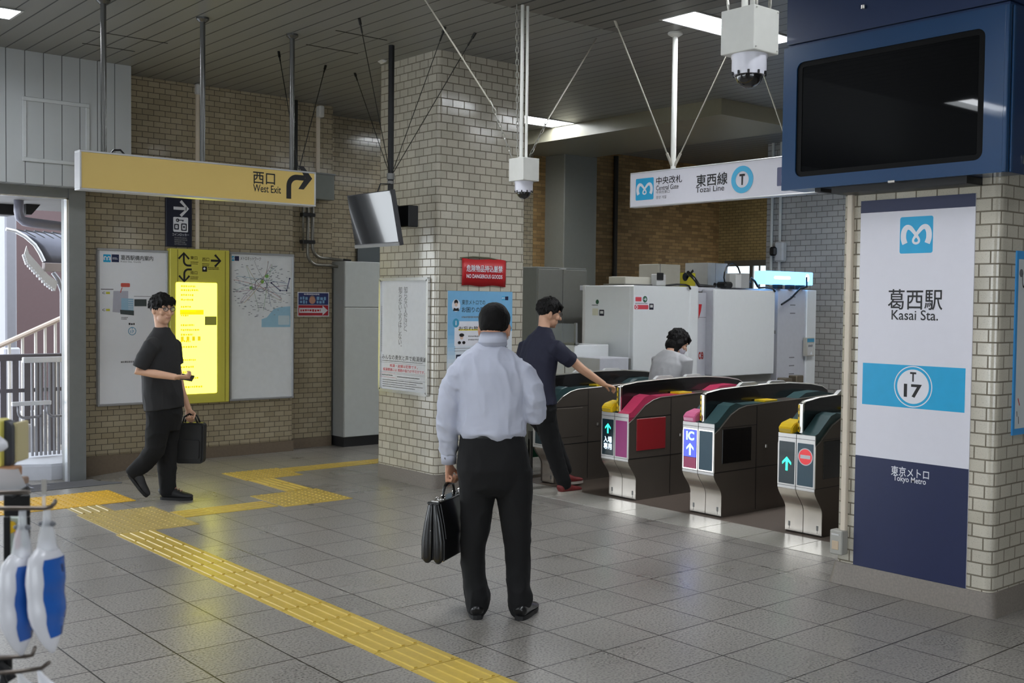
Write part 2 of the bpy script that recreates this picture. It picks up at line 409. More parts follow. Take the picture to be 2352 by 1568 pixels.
def panel_material(name, rgb, groove, pitch, off, w=0.05, axis=0, rough=0.45):
    m = bpy.data.materials.new(name); m.use_nodes = True; nt = m.node_tree; b = nt.nodes['Principled BSDF']
    tc = nt.nodes.new('ShaderNodeTexCoord'); sp = nt.nodes.new('ShaderNodeSeparateXYZ'); nt.links.new(tc.outputs['Object'], sp.inputs[0])
    f = math_node(nt, 'FRACT', math_node(nt, 'DIVIDE', math_node(nt, 'ADD', sp.outputs[axis], pitch*400-off), pitch))
    a = math_node(nt, 'ABSOLUTE', math_node(nt, 'SUBTRACT', f, 0.5))
    mr = nt.nodes.new('ShaderNodeMapRange'); mr.inputs[1].default_value = 0.5-w; mr.inputs[2].default_value = 0.5-w*.55; nt.links.new(a, mr.inputs[0])
    nz = nt.nodes.new('ShaderNodeTexNoise'); nz.inputs['Scale'].default_value = 1.7; nt.links.new(tc.outputs['Object'], nz.inputs['Vector'])
    c = lin(rgb); v = nt.nodes.new('ShaderNodeMixRGB'); v.inputs[1].default_value = tuple(x*.92 for x in c)+(1,); v.inputs[2].default_value = tuple(x*1.06 for x in c)+(1,)
    nt.links.new(nz.outputs[0], v.inputs[0])
    mx = nt.nodes.new('ShaderNodeMixRGB'); nt.links.new(mr.outputs[0], mx.inputs[0]); nt.links.new(v.outputs[0], mx.inputs[1]); mx.inputs[2].default_value = lin(groove)+(1,)
    nt.links.new(mx.outputs[0], b.inputs['Base Color']); b.inputs['Roughness'].default_value = rough
    bp = nt.nodes.new('ShaderNodeBump'); bp.inputs['Strength'].default_value = 0.6; bp.inputs['Distance'].default_value = 0.006; bp.invert = True
    nt.links.new(mr.outputs[0], bp.inputs['Height']); nt.links.new(bp.outputs[0], b.inputs['Normal'])
    MATS[name] = m; return m
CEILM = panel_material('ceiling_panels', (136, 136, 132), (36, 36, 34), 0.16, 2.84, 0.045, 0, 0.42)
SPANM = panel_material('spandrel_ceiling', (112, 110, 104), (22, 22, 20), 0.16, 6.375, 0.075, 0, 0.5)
FASCM = panel_material('fascia_panels', (178, 182, 184), (98, 100, 102), 0.16, 2.84, 0.03, 0, 0.4)

# ================================================================== SETTING
CEIL = 3.84
def sm(t): t = max(0.0, min(1.0, t)); return t*t*(3-2*t)
def dip(x, y): return -0.085*sm((4.75-x)/1.25)*sm((y-9.55)/1.0)
bm = B(); nx, ny = 100, 90; X0, X1, Y0, Y1 = -7.0, 18.0, -6.0, 16.5
g = [[bm.verts.new((X0+(X1-X0)*i/nx, Y0+(Y1-Y0)*j/ny, dip(X0+(X1-X0)*i/nx, Y0+(Y1-Y0)*j/ny))) for i in range(nx+1)] for j in range(ny+1)]
for j in range(ny):
    for i in range(nx): bm.faces.new((g[j][i], g[j][i+1], g[j+1][i+1], g[j+1][i]))
mesh('floor', bm, floor_material(), smooth=True, kind='structure')
bm = B()
for k in range(26): box(bm, 6.235, 7.275-0.4*(k+1)+0.003, -0.01, 6.632, 7.275-0.4*k-0.003, 0.0025)
mesh('trim_1', bm, mat('pale_gate_strip', (176, 172, 164), 0.24, var=0.14, scale=60), kind='structure')
bm = B(); box(bm, 6.632, -3.2, -0.01, 8.9, 7.9, 0.002)
mesh('trim_2', bm, mat('brown_gate_floor', (86, 74, 64), 0.55, var=0.2, scale=70), kind='structure')

# ceiling lamps sit in shallow wells cut into the panels
LAMPS = [(6.34, 5.46, 7.62, 5.79, 'glowing white ceiling lamp behind the camera housing beside the blue screen cabinet'),
         (7.98, 9.80, 9.20, 10.20, 'glowing white ceiling lamp beyond the brick pillar beside the beam'),
         (1.30, 8.91, 2.57, 9.23, 'glowing white ceiling lamp at the top left corner above the exit fascia'),
         (12.66, 7.75, 12.98, 8.87, 'ceiling lamp over the far tiled wall beyond the ticket office')]
for x, y in ((-1.2, 2.2), (2.2, -0.6), (-.72, 5.92), (3.6, 1.6), (1.0, 4.15), (8.98, 5.62), (10.55, 5.62), (4.02, 5.62), (8.9, 4.4)):  # unseen lamps, most of them added to brighten hall, pillar, boards and office
    LAMPS.append((x-.62, y-.165, x+.62, y+.165, 'unseen ceiling lamp added to light the station hall'))
def slab(bm, x0, y0, x1, y1, z0, z1, holes):
    xs = sorted({x0, x1}|{v for h in holes for v in (h[0], h[2])}); ys = sorted({y0, y1}|{v for h in holes for v in (h[1], h[3])})
    xs = [x for x in xs if x0 <= x <= x1]; ys = [y for y in ys if y0 <= y <= y1]
    vd = {}
    def vv(x, y, z):
        k = (round(x, 4), round(y, 4), z)
        if k not in vd: vd[k] = bm.verts.new((x, y, z))
        return vd[k]
    solid = lambda x, y: x0 < x < x1 and y0 < y < y1 and not any(h[0] < x < h[2] and h[1] < y < h[3] for h in holes)
    for i in range(len(xs)-1):
        for j in range(len(ys)-1):
            a, c, d, e = xs[i], xs[i+1], ys[j], ys[j+1]; mx_, my_ = (a+c)/2, (d+e)/2
            if not solid(mx_, my_): continue
            for z in (z0, z1): bm.faces.new((vv(a, d, z), vv(c, d, z), vv(c, e, z), vv(a, e, z)))
            for (px_, py_), (p, q) in (((a-.001, my_), ((a, d), (a, e))), ((c+.001, my_), ((c, d), (c, e))), ((mx_, d-.001), ((a, d), (c, d))), ((mx_, e+.001), ((a, e), (c, e)))):
                if not solid(px_, py_): bm.faces.new((vv(p[0], p[1], z0), vv(q[0], q[1], z0), vv(q[0], q[1], z1), vv(p[0], p[1], z1)))
    return bm
mesh('ceiling', slab(B(), X0, Y0, X1, 11.7, CEIL, CEIL+0.1, LAMPS), CEILM, kind='structure')
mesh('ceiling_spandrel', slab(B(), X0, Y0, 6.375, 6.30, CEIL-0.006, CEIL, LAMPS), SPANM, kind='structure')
bm = B(); box(bm, 9.22, 7.55, 3.67, 10.68, 11.42, CEIL+0.02)
mesh('ceiling_beam', bm, mat('beam_paint', (146, 142, 124), 0.35), kind='structure')

bm = B(); box(bm, 3.60, 10.73, 0.105, 5.905, 10.90, CEIL+0.02, 0.03, 2); mesh('wall_left', bm, WALLT, kind='structure')
bm = B(); box(bm, 5.86, 10.87, 0.10, 6.47, 11.75, CEIL+0.02); mesh('wall_return', bm, WALLT, kind='structure')
bm = B(); box(bm, 6.42, 11.40, 0.10, 14.2, 11.75, CEIL+0.02); mesh('wall_recess', bm, WALLT, kind='structure')
bm = B(); box(bm, 3.597, 10.724, -0.2, 5.909, 10.9, 0.115); mesh('baseboard_left', bm, BROWNST, kind='structure')
bm = B(); box(bm, 5.85, 10.864, -0.2, 6.472, 11.7, 0.11); mesh('baseboard_return', bm, BROWNST, kind='structure')
bm = B(); box(bm, 6.4, 11.394, -0.2, 10.2, 11.7, 0.11); mesh('baseboard_recess', bm, BROWNST, kind='structure')
bm = B(); box(bm, 9.95, 11.388, 0.0, 13.95, 11.41, CEIL+0.02)
mesh('wall_far', bm, DARKT, kind='structure')
bm = B(); box(bm, 13.9, 9.6, 0.0, 14.2, 11.42, CEIL+0.02)
mesh('wall_back', bm, brick_mat('back_tile', (200, 176, 120), (180, 156, 104), (120, 106, 76), 0.12, 0.045, ms=0.004), kind='structure')
yE = onX(1760, 560, 12.3).y
bm = B(); box(bm, 12.3, -4.0, 0.0, 12.6, yE, CEIL+0.02)
mesh('wall_right', bm, FART, kind='structure')

for nm, x0, y0, x1, y1, plo in (('pillar_center', 5.68, 7.78, 6.70, 8.715, 0.0), ('pillar_right', 5.72, 2.795, 6.75, 3.757, 0.035)):
    bm = B(); box(bm, x0, y0, 0.12, x1, y1, CEIL+0.02)
    es = [e for e in bm.edges if abs(e.verts[0].co.z-e.verts[1].co.z) > 1]
    bmesh.ops.bevel(bm, geom=es, offset=0.045, segments=4, profile=0.5, affect='EDGES')
    mesh(nm, bm, PILLAR, smooth=40, kind='structure')
    bm = B(); box(bm, x0-0.004-plo, y0-0.004-plo, -0.02, x1+0.004+plo, y1+0.004+plo, 0.128)
    es = [e for e in bm.edges if abs(e.verts[0].co.z-e.verts[1].co.z) > .1]
    bmesh.ops.bevel(bm, geom=es, offset=0.05, segments=4, profile=0.5, affect='EDGES')
    for v in bm.verts:
        if v.co.z > 0.1 and plo: c = V(((x0+x1)/2, (y0+y1)/2, v.co.z)); v.co = c+(v.co-c)*(1-plo*1.5/(x1-x0))
    mesh('baseboard_'+nm.split('_')[1], bm, GRANITE, smooth=40, kind='structure')
# access hatches let into the ceiling panels
bm = B()
for p, q in (((195, 71), (390, 97)), ((187, 100), (312, 117)), ((700, 103), (825, 122)), ((770, 70), (890, 92))):
    a, c = onZ(p[0], p[1], CEIL), onZ(q[0], q[1], CEIL); box(bm, a.x, (a.y+c.y)/2-.006, CEIL-.003, c.x, (a.y+c.y)/2+.006, CEIL+.01)
mesh('trim_6', bm, mat('hatch_joint', (40, 40, 38), .6), kind='structure')
# plain grey column beside the lockers
bm = B(); box(bm, 10.16, 11.0, 0, 10.78, 11.42, 3.68, 0.01)
mesh('column_far', bm, mat('grey_column', (134, 134, 126), 0.5), kind='structure')

# white panelled fascia over the street exit, with its hatch
fz = 2.668
bm = B(); box(bm, -7.0, 10.32, fz, 3.955, 10.78, CEIL+0.02)
mesh('wall_fascia', bm, FASCM, kind='structure')
bm = B()
hx0, hx1, hz0, hz1 = 2.975, 3.565, 2.862, 3.435; t = 0.035
for a in ((hx0, hz0, hx1, hz0+t), (hx0, hz1-t, hx1, hz1), (hx0, hz0+t, hx0+t, hz1-t), (hx1-t, hz0+t, hx1, hz1-t)): box(bm, a[0], 10.306, a[1], a[2], 10.322, a[3], 0.004)
mesh('trim_3', bm, mat('hatch_trim', (190, 194, 196), 0.4), kind='structure')
# door frame of the street exit
bm = B(); box(bm, 3.445, 10.52, -0.15, 3.597, 10.74, fz); box(bm, -4.0, 10.55, 2.575, 3.46, 10.74, fz+.01)
mesh('door_1', bm, ALU, kind='structure')
bm = B(); box(bm, 3.425, 10.53, -0.15, 3.447, 10.56, 2.58); box(bm, 3.425, 10.57, -0.15, 3.447, 10.60, 2.58); box(bm, -4, 10.53, 2.565, 3.447, 10.56, 2.578)
mesh('trim_4', bm, mat('bright_aluminium', (226, 228, 232), 0.25, 0.7), kind='structure')
# window over the ticket office; its pane glows to stand in for light beyond
w0, w1 = onX(1672, 612, 13.88), onX(1757, 652, 13.88)
bm = B(); box(bm, 13.86, w1.y, w1.z-.1, 13.89, w0.y, w0.z)
mesh('window_1', bm, mat('office_window_light', (214, 228, 236), 0.3, emit=0.9), kind='structure')
bm = B(); h = (w0.z-w1.z)
box(bm, 13.83, w1.y-.03, w0.z, 13.91, w0.y+.03, w0.z+.09); box(bm, 13.83, w1.y+(w0.y-w1.y)*.27, w1.z-.1, 13.9, w1.y+(w0.y-w1.y)*.36, w0.z); box(bm, 13.84, w1.y+(w0.y-w1.y)*.1, w1.z-.1, 13.89, w1.y+(w0.y-w1.y)*.13, w0.z)
mesh('trim_5', bm, GREYM, kind='structure')

# the unseen sides of the hall, with the street entrances the daylight comes through
HALLW = mat('hall_wall_paint', (170, 166, 156), .6)
bm = B(); box(bm, -7.2, -6.2, 0, -5.2, -6.0, CEIL); box(bm, 1.8, -6.2, 0, 18, -6.0, CEIL); box(bm, -5.2, -6.2, 2.8, 1.8, -6.0, CEIL); mesh('wall_south', bm, HALLW, kind='structure')
bm = B(); box(bm, -7.2, -6.0, 0, -7.0, 1.5, CEIL); box(bm, -7.2, 6.5, 0, -7.0, 10.6, CEIL); box(bm, -7.2, 1.5, 2.7, -7.0, 6.5, CEIL); mesh('wall_west', bm, HALLW, kind='structure')
bm = B(); box(bm, 14.2, -6.0, 0, 14.4, 11.7, CEIL); mesh('wall_east', bm, HALLW, kind='structure')

# ------------------------------------------------------------------ tactile paving (part of the floor)
TACY = mat('tactile_yellow', (198, 170, 78), 0.36, var=0.12, scale=30)
TACD = mat('tactile_yellow_worn', (186, 164, 98), 0.38, var=0.12, scale=30)
TACB = mat('tactile_yellow_bright', (224, 176, 40), 0.45, var=0.1, scale=30)
def bars_plate(bm, x0, y0, x1, y1, along, nb=4, unit=0.3):
    """ribbed guide tiles"""
    L = (y1-y0) if along == 'y' else (x1-x0); Wd = (x1-x0) if along == 'y' else (y1-y0)
    k = max(1, round(L/unit))
    for i in range(k):
        a0, a1 = L*i/k+.0025, L*(i+1)/k-.0025
        if along == 'y': box(bm, x0, y0+a0, -0.01, x1, y0+a1, 0.004)
        else: box(bm, x0+a0, y0, -0.01, x0+a1, y1, 0.004)
        for b in range(nb):
            c = Wd*(b+.5)/nb; w = 0.0125
            q = (x0+c-w, y0+a0+.012, x0+c+w, y0+a1-.012) if along == 'y' else (x0+a0+.012, y0+c-w, x0+a1-.012, y0+c+w)
            n0 = len(bm.verts); box(bm, q[0], q[1], 0.002, q[2], q[3], 0.009)
            bm.verts.ensure_lookup_table()
            for v in bm.verts[n0:]:
                if v.co.z > .008:
                    cx, cy_ = (q[0]+q[2])/2, (q[1]+q[3])/2
                    if along == 'y': v.co.x = cx+(v.co.x-cx)*.55
                    else: v.co.y = cy_+(v.co.y-cy_)*.55
def dots_plate(bm, x0, y0, x1, y1):
    for i in range(max(1, round((x1-x0)/.3))):
        for j in range(max(1, round((y1-y0)/.3))):
            nx_, ny_ = max(1, round((x1-x0)/.3)), max(1, round((y1-y0)/.3)); ax, ay = (x1-x0)/nx_, (y1-y0)/ny_
            bx, by = x0+ax*i, y0+ay*j; box(bm, bx+.002, by+.002, -0.01, bx+ax-.002, by+ay-.002, 0.004)
            for p in range(5):
                for q in range(5):
                    c = (bx+ax*(p+.5)/5, by+ay*(q+.5)/5, .003); lathe(bm, c, [(0.012, 0), (0.0075, .006)], 8)
bm = B(); bars_plate(bm, 2.80, -1.4, 3.075, 7.6, 'y'); mesh('tactile_paving', bm, TACY, kind='structure')
bm = B(); dots_plate(bm, 2.82, 7.6, 3.42, 8.47); bars_plate(bm, 2.85, 8.47, 3.11, 8.78, 'y'); mesh('tactile_paving', bm, TACD, kind='structure')
bm = B(); dots_plate(bm, 2.25, 8.80, 3.41, 9.42); mesh('tactile_paving', bm, TACB, kind='structure')
bm = B(); bars_plate(bm, 3.43, 7.90, 4.22, 8.17, 'x'); bars_plate(bm, 4.60, 8.46, 4.85, 9.18, 'y'); bars_plate(bm, 5.17, 9.40, 7.3, 9.65, 'x'); mesh('tactile_paving', bm, TACY, kind='structure')
bm = B(); dots_plate(bm, 4.24, 7.84, 4.88, 8.44); dots_plate(bm, 4.58, 9.19, 5.17, 9.70); mesh('tactile_paving', bm, TACY, kind='structure')
bm = B(); box(bm, -9, 10.95, -.2, 12, 17.6, -.082); mesh('floor_outside', bm, mat('street_concrete', (196, 196, 200), .7, var=.1, scale=4), kind='structure')
# floor grating at the exit
bm = B()
for k in range(34):
    y = 9.78+k*.03; xa = 2.55; xb = 3.66+(-.55 if y > 10.55 else 0)+max(0, 10.2-y)*.0
    tube(bm, [(xa, y, dip(xa, y)+.004), (3.0, y, dip(3, y)+.004), (xb, y, dip(xb, y)+.004)], .006, 4)
for k in range(8):
    x = 2.6+k*.15
    if x < 3.62: tube(bm, [(x, 9.78, dip(x, 9.78)+.002), (x, 10.2, dip(x, 10.2)+.002), (x, 10.5, dip(x, 10.5)+.002)], .005, 4)
g_ = mesh('floor_grating', bm, mat('grating_steel', (190, 192, 204), 0.3, 0.8)); g_['kind'] = 'structure'

# ------------------------------------------------------------------ ceiling lamps
def lamp(x0, y0, x1, y1, label, group='fluorescent ceiling lamps'):
    t = thing('ceiling_lamp', label, 'ceiling lamp', group, ((x0+x1)/2, (y0+y1)/2, CEIL), local=True)
    hx, hy = (x1-x0)/2, (y1-y0)/2
    bm = B(); box(bm, -hx+.004, -hy+.004, 0.05, hx-.004, hy-.004, 0.06); mesh('diffuser', bm, LAMPE, t)
    bm = B()
    for a in ((-hx-.015, -hy-.015, hx+.015, -hy+.004), (-hx-.015, hy-.004, hx+.015, hy+.015), (-hx-.015, -hy, -hx+.004, hy), (hx-.004, -hy, hx+.015, hy)): box(bm, a[0], a[1], -0.008, a[2], a[3], -.004)
    for a in ((-hx, -hy, hx, -hy+.003), (-hx, hy-.003, hx, hy), (-hx, -hy, -hx+.003, hy), (hx-.003, -hy, hx, hy)): box(bm, a[0], a[1], -0.004, a[2], a[3], .06)
    mesh('frame', bm, mat('lamp_frame', (196, 198, 198), 0.3), t)
    return t
for a in LAMPS: lamp(*a)

# ================================================================== HANGING SIGNS
YEL = mat('sign_yellow', (222, 192, 112), 0.42, var=0.03, scale=3)
SIGNW = mat('sign_white', (222, 221, 230), 0.4, var=0.02)
POLEM = mat('pole_steel', (112, 112, 110), 0.25, 0.8)
def pole(bm, x, y, z0, z1, r=.021, flange=.05):
    cyl(bm, (x, y, z0), (x, y, z1), r, 14)
    lathe(bm, (x, y, z1-.035), [(r*1.25, 0), (flange, .02), (flange, .036)], 16)
# --- west exit sign
t = thing('exit_sign', 'long yellow hanging sign with a black curved arrow and West Exit lettering', 'sign', loc=(3.705, 8.15, 2.435))
x0, x1, z0, z1, yf, yb = 2.735, 4.676, 2.437, 2.724, 8.12, 8.235
bm = B(); fr = .014
for a in ((x0, z0, x1, z0+fr), (x0, z1-fr, x1, z1), (x0, z0+fr, x0+fr, z1-fr), (x1-fr, z0+fr, x1, z1-fr)): box(bm, a[0], yf, a[1], a[2], yb, a[3], .003)
mesh('frame', bm, mat('sign_frame', (206, 206, 208), 0.35, 0.4), t)
bm = B(); box(bm, x0+fr, yf+.006, z0+fr, x1-fr, yb-.006, z1-fr); mesh('sign_face', bm, YEL, t)
s = signY(t, x0, yf+.005, z0)
W_, H_ = x1-x0, z1-z0
def Lx(px, y0=yf): return onY(px, 420, y0).x-x0
def Lz(px, py): return onY(px, py, yf).z-z0
s.text('lettering', INK, '西口', Lx(582), Lz(607, 423), Lx(632), Lz(607, 396), bold=.012)
s.text('lettering', INK, 'West Exit', Lx(582), Lz(613, 442), Lx(646), Lz(613, 425), bold=.008)
# curved arrow: from below, bending to the right
ca, cb_ = Lx(664), Lz(664, 456)
pts = [(ca, cb_)]+[(ca+.075-.075*math.cos(a), cb_+.105+.075*math.sin(a)) for a in [i*math.pi/16 for i in range(9)]]+[(ca+.15, cb_+.18)]
s.stroke('arrow', INK, pts, .044, 2)
ax, az = ca+.172, cb_+.18
s.poly('arrow', INK, [(ax-.085, az+.095), (ax-.035, az+.095), (ax+.045, az), (ax-.035, az-.095), (ax-.085, az-.095), (ax-.02, az)], 3)
s.done()
for x in (2.925, 3.695, 4.475):
    bm = B(); pole(bm, x, 8.17, z1-.005, CEIL); mesh('pole', bm, POLEM, t, smooth=35)
for (px, py), (qx, qy, D) in (((640, 112), (668, 330, 9.6)),):
    pass
bm = B(); tube(bm, [onZ(640, 118, CEIL), V((4.55, 8.19, z1+.02))], .004, 6); tube(bm, [onZ(748, 150, CEIL), V((4.56, 8.2, z1+.02))], .004, 6)
mesh('guy_wire', bm, DWIRE, t)
bm = B()
for q in ((640, 118), (748, 150)):
    p = onZ(q[0], q[1], CEIL); d = (V((4.55, 8.19, z1))-p).normalized(); cyl(bm, p+V((0, 0, -.002)), p+d*.06, .012, 8); cyl(bm, p+d*.05, p+d*.11, .007, 8)
mesh('eye_bolt', bm, BLACKM, t)
bm = B(); tube(bm, [V((2.98, 8.17, z1)), V((3.0, 8.17, z1+.025)), V((3.05, 8.17, z1+.03)), V((3.08, 8.17, z1))], .008, 8); mesh('cable', bm, BLACKP, t)

# --- central gate sign over the ticket gates
t = thing('gate_sign', 'white hanging sign over the ticket gates reading Central Gate and Tozai Line', 'sign', loc=(6.73, 5.3, 2.46))
yl, yr, z0, z1, xf = 6.445, 3.9, 2.458, 2.747, 6.70
bm = B(); fr = .01
for a in ((yr, z0, yl, z0+fr), (yr, z1-fr, yl, z1), (yr, z0+fr, yr+fr, z1-fr), (yl-fr, z0+fr, yl, z1-fr)): box(bm, xf, a[0], a[1], xf+.07, a[2], a[3], .003)
mesh('frame', bm, MATS['sign_frame'], t)
bm = B(); box(bm, xf+.004, yr+fr, z0+fr, xf+.066, yl-fr, z1-fr); mesh('sign_face', bm, SIGNW, t)
s = signX(t, xf+.003, yl, z0)
def Gu(px): return yl-onX(px, 420, xf).y
def Gv(px, py): return onX(px, py, xf).z-z0
s.metro_mark(CYAN, WHITE, Gu(1460), Gv(1480, 459), Gu(1501)-Gu(1460), Gv(1480, 409)-Gv(1480, 459))
s.text('lettering', INK, '中央改札', Gu(1507), Gv(1536, 421), Gu(1566), Gv(1536, 404), bold=.012)
s.text('lettering', INK, 'Central Gate', Gu(1507), Gv(1532, 435), Gu(1558), Gv(1532, 424))
s.text('lettering', GREYINK, '中央检票口', Gu(1507), Gv(1522, 444), Gu(1538), Gv(1522, 437))
s.text('lettering', GREYINK, '중앙 개찰', Gu(1507), Gv(1520, 456), Gu(1531), Gv(1520, 449))
s.text('lettering', INK, '東西線', Gu(1599), Gv(1635, 426), Gu(1670), Gv(1635, 398), bold=.014)
s.text('lettering', INK, 'Tozai Line', Gu(1598), Gv(1630, 440), Gu(1663), Gv(1630, 427), bold=.004)
cu, cv = Gu(1704), Gv(1704, 412); ro = (Gv(1704, 381)-Gv(1704, 444))/2
s.ring('line_ring', mat('line_blue', (76, 180, 222), 0.4), cu, cv, ro*.60, ro, 2)
s.text('lettering', INK, 'T', cu-.026, cv-.042, cu+.026, cv+.042, bold=.03)
s.rr('pictogram', mat('picto_purple', (94, 96, 128), 0.45), Gu(1784), Gv(1790, 427), Gu(1784)+.14, Gv(1790, 384), .008, 1)
s.disc('pictogram_figure', WHITE, Gu(1784)+.07, Gv(1790, 392), .014, 2); s.rr('pictogram_figure', WHITE, Gu(1784)+.04, Gv(1790, 423), Gu(1784)+.1, Gv(1790, 399), .012, 2)
s.done()
bm = B(); pole(bm, 6.735, 6.0, z1-.004, CEIL, .022, .06); mesh('pole', bm, mat('pole_white', (222, 222, 216), 0.35), t, smooth=35)
bm = B(); pole(bm, 6.735, 4.3, z1-.004, CEIL, .022, .06); mesh('pole', bm, mat('pole_white', (222, 222, 216), 0.35), t, smooth=35)
PW = mat('wire_pale', (176, 172, 160), 0.5, 0.2)
b0 = V((6.735, 6.0, z1))
for ia, a in enumerate((onZ(1412, 46, CEIL), onX(1668, 130, 6.735), onX(1762, 195, 6.735))):
    bm = B()
    if a.z < 3.7:      # the wire carries on behind the camera housing up to the ceiling
        e = b0
        if ia == 2: q = onX(1797, 297, 6.735); e = q+(q-a)*((z1-q.z)/(q.z-a.z))
        d = a-e; a = e+d*((CEIL-e.z)/d.z)
    else: e = b0
    tube(bm, [a, a+(e-a)*.5, e], .0055, 6)
    d = (e-a).normalized(); cyl(bm, e-d*.14, e-d*.03, .011, 8); cyl(bm, a, a+d*.06, .011, 8)
    mesh('guy_wire', bm, PW, t)

# --- dome cameras on twin poles
CASE = mat('camera_housing', (206, 206, 200), 0.45); DOMEW = mat('camera_dome_white', (222, 222, 232), 0.35)
SMOKE = mat('smoked_dome', (10, 10, 14), 0.06, spec=0.7, coat=0.5)
def chain(bm, a, b, link_=.035, r=.0035):
    a, b = V(a), V(b); d = (b-a); n = max(2, int(d.length/link_)); d.normalize()
    q = d.cross(V((.3, .5, .8))).normalized(); w = d.cross(q)
    for i in range(n):
        c = a+(b-a)*((i+.5)/n); s_ = q if i % 2 else w; L = (b-a).length/n*.62; k = 8
        tube(bm, [c+d*L*math.cos(2*math.pi*j/k)+s_*.010*math.sin(2*math.pi*j/k) for j in range(k+1)], r, 5, cap=False)
def dome_camera(label, cx, cy, ztop, sx, sy, sz, chains, wires):
    t = thing('dome_camera', label, 'security camera', 'dome cameras on ceiling poles', (cx, cy, ztop))
    bm = B(); box(bm, cx-sx/2, cy-sy/2, ztop-sz, cx+sx/2, cy+sy/2, ztop, .004, 2)
    for dx in (-1, 1):
        for dz in (.012, sz-.012): lathe(bm, (cx+dx*(sx/2-.012), cy-sy/2-.003, ztop-dz), [(.004, 0), (.004, .003)], 6)
    mesh('housing', bm, CASE, t)
    zb = ztop-sz; R = min(sx, sy)*.43
    bm = B(); lathe(bm, (cx, cy, zb), [(R*1.04, 0.001), (R*1.04, -.012), (R, -.018), (R, -.06), (R*.9, -.075), (R*.9, -.08)], 28)
    d = mesh('dome_body', bm, DOMEW, t, smooth=40)
    bm = B()
    for k in range(10):
        a = 2*math.pi*k/10; box(bm, cx+R*.97*math.cos(a)-.003, cy+R*.97*math.sin(a)-.003, zb-.082, cx+R*.97*math.cos(a)+.003, cy+R*.97*math.sin(a)+.003, zb-.068)
    mesh('clips', bm, BLACKP, d)
    bm = B(); r2 = R*.80; lathe(bm, (cx, cy, zb-.078), [(r2, .004)]+[(r2*math.cos(a), -r2*.95*math.sin(a)) for a in [i*math.pi/2/8 for i in range(1, 8)]]+[(r2*.05, -r2*.95)], 28)
    mesh('glass_dome', bm, SMOKE, t, smooth=True)
    for dx in (-.022, .028):
        bm = B(); cyl(bm, (cx+dx, cy+.01, ztop-.002), (cx+dx, cy+.01, CEIL), .0135 if dx < 0 else .011, 12); lathe(bm, (cx+dx, cy+.01, ztop), [(.02, 0), (.02, .012)], 12); mesh('pole', bm, MATS['pole_white'], t, smooth=35)
    for a, e in chains:
        bm = B(); chain(bm, a, e, .045, .0035); mesh('chain', bm, mat('chain_zinc', (170, 168, 160), 0.35, 0.7), t)
    for a, e in wires:
        bm = B(); tube(bm, [V(a), (V(a)+V(e))/2, V(e)], .006, 6); mesh('stay_wire', bm, MATS['wire_pale'], t)
    return t
c1 = V((5.30, 6.18, 2.715))
p_r = onZ(1370, 88, CEIL); e_r = c1+V((.07, .03, .01)); e_l = c1+V((-.07, .06, .01))
# left stay: a rod from the ceiling out of the frame, a turnbuckle, then chain to the housing
lm, ll = atD(1112, 190, 7.9), atD(978, 0, 7.75)
up_l = ll+(ll-lm)*((CEIL-ll.z)/(ll-lm).z)
dome_camera('white box camera with smoked dome hanging before the brick pillar', c1.x, c1.y, c1.z, .155, .165, .168,
            [(lm+(e_l-lm)*.25, e_l), (atD(1258, 275, 8.3), e_r), ((c1.x-.045, c1.y+.02, c1.z), (c1.x-.07, c1.y+.02, CEIL))],
            [(up_l, lm+(e_l-lm)*.3), (p_r, atD(1258, 275, 8.3))])
c2 = V((3.575, 2.79, 2.83))
dome_camera('larger looking white box camera with smoked dome beside the blue screen cabinet', c2.x, c2.y, c2.z, .16, .165, .175,
            [(c2+V((-.06, .06, 0)), c2+V((-.13, .16, CEIL-c2.z))), (c2+V((.06, -.05, 0)), c2+V((.14, .0, CEIL-c2.z))), (c2+V((0.0, -.03, 0)), c2+V((.0, -.05, CEIL-c2.z)))], [])

# --- hanging monitor on the black pole
t = thing('hanging_monitor', 'black hanging monitor on a black ceiling pole in front of the brick pillar', 'monitor', loc=(5.3, 7.94, 2.35))
TL, TR, BR_, BL_ = onX(798, 448, 5.08), onX(903, 437, 5.08), onX(913, 562, 5.17), onX(815, 572, 5.17)
c = (TL+TR+BR_+BL_)/4; rx_ = ((TR-TL)+(BR_-BL_)); hw = rx_.length/4; rx_.normalize()
uy = ((TL-BL_)+(TR-BR_)); hh = uy.length/4; uy = (uy-rx_*uy.dot(rx_)).normalized(); nz_ = rx_.cross(uy)
bm = B(); obox(bm, c-nz_*.022, rx_, uy, nz_, hw, hh, .022, .004); mesh('casing', bm, mat('monitor_casing', (58, 58, 62), 0.4), t)
bm = B(); obox(bm, c-uy*(hh-.014)+nz_*.002, rx_, uy, nz_, hw, .014, .004); mesh('bezel', bm, mat('monitor_bezel', (120, 120, 122), 0.4, 0.3), t)
bm = B(); obox(bm, c+uy*.014+nz_*.001, rx_, uy, nz_, hw-.008, hh-.02, .0012); mesh('screen', bm, mat('monitor_glass', (40, 41, 46), 0.08, spec=0.9, coat=0.6), t)
bm = B(); cyl(bm, (5.30, 7.94, 2.2), (5.30, 7.94, CEIL), .026, 16); mesh('pole', bm, BLACKM, t, smooth=35)
bm = B(); lathe(bm, (5.30, 7.94, 2.70), [(.034, 0), (.034, .05)], 14); lathe(bm, (5.30, 7.94, 2.66), [(.03, 0), (.03, .025)], 14); mesh('clamp', bm, GREYM, t)
bm = B(); obox(bm, V((5.25, 7.9, 2.36)), V((1, 0, 0)), V((0, 1, 0)), ZU, .05, .10, .11, .008); tube(bm, [c-nz_*.04, V((5.3, 7.94, 2.36))], .03, 8); box(bm, 5.27, 7.62, 2.28, 5.37, 7.78, 2.46, .006); mesh('bracket', bm, BLACKP, t)
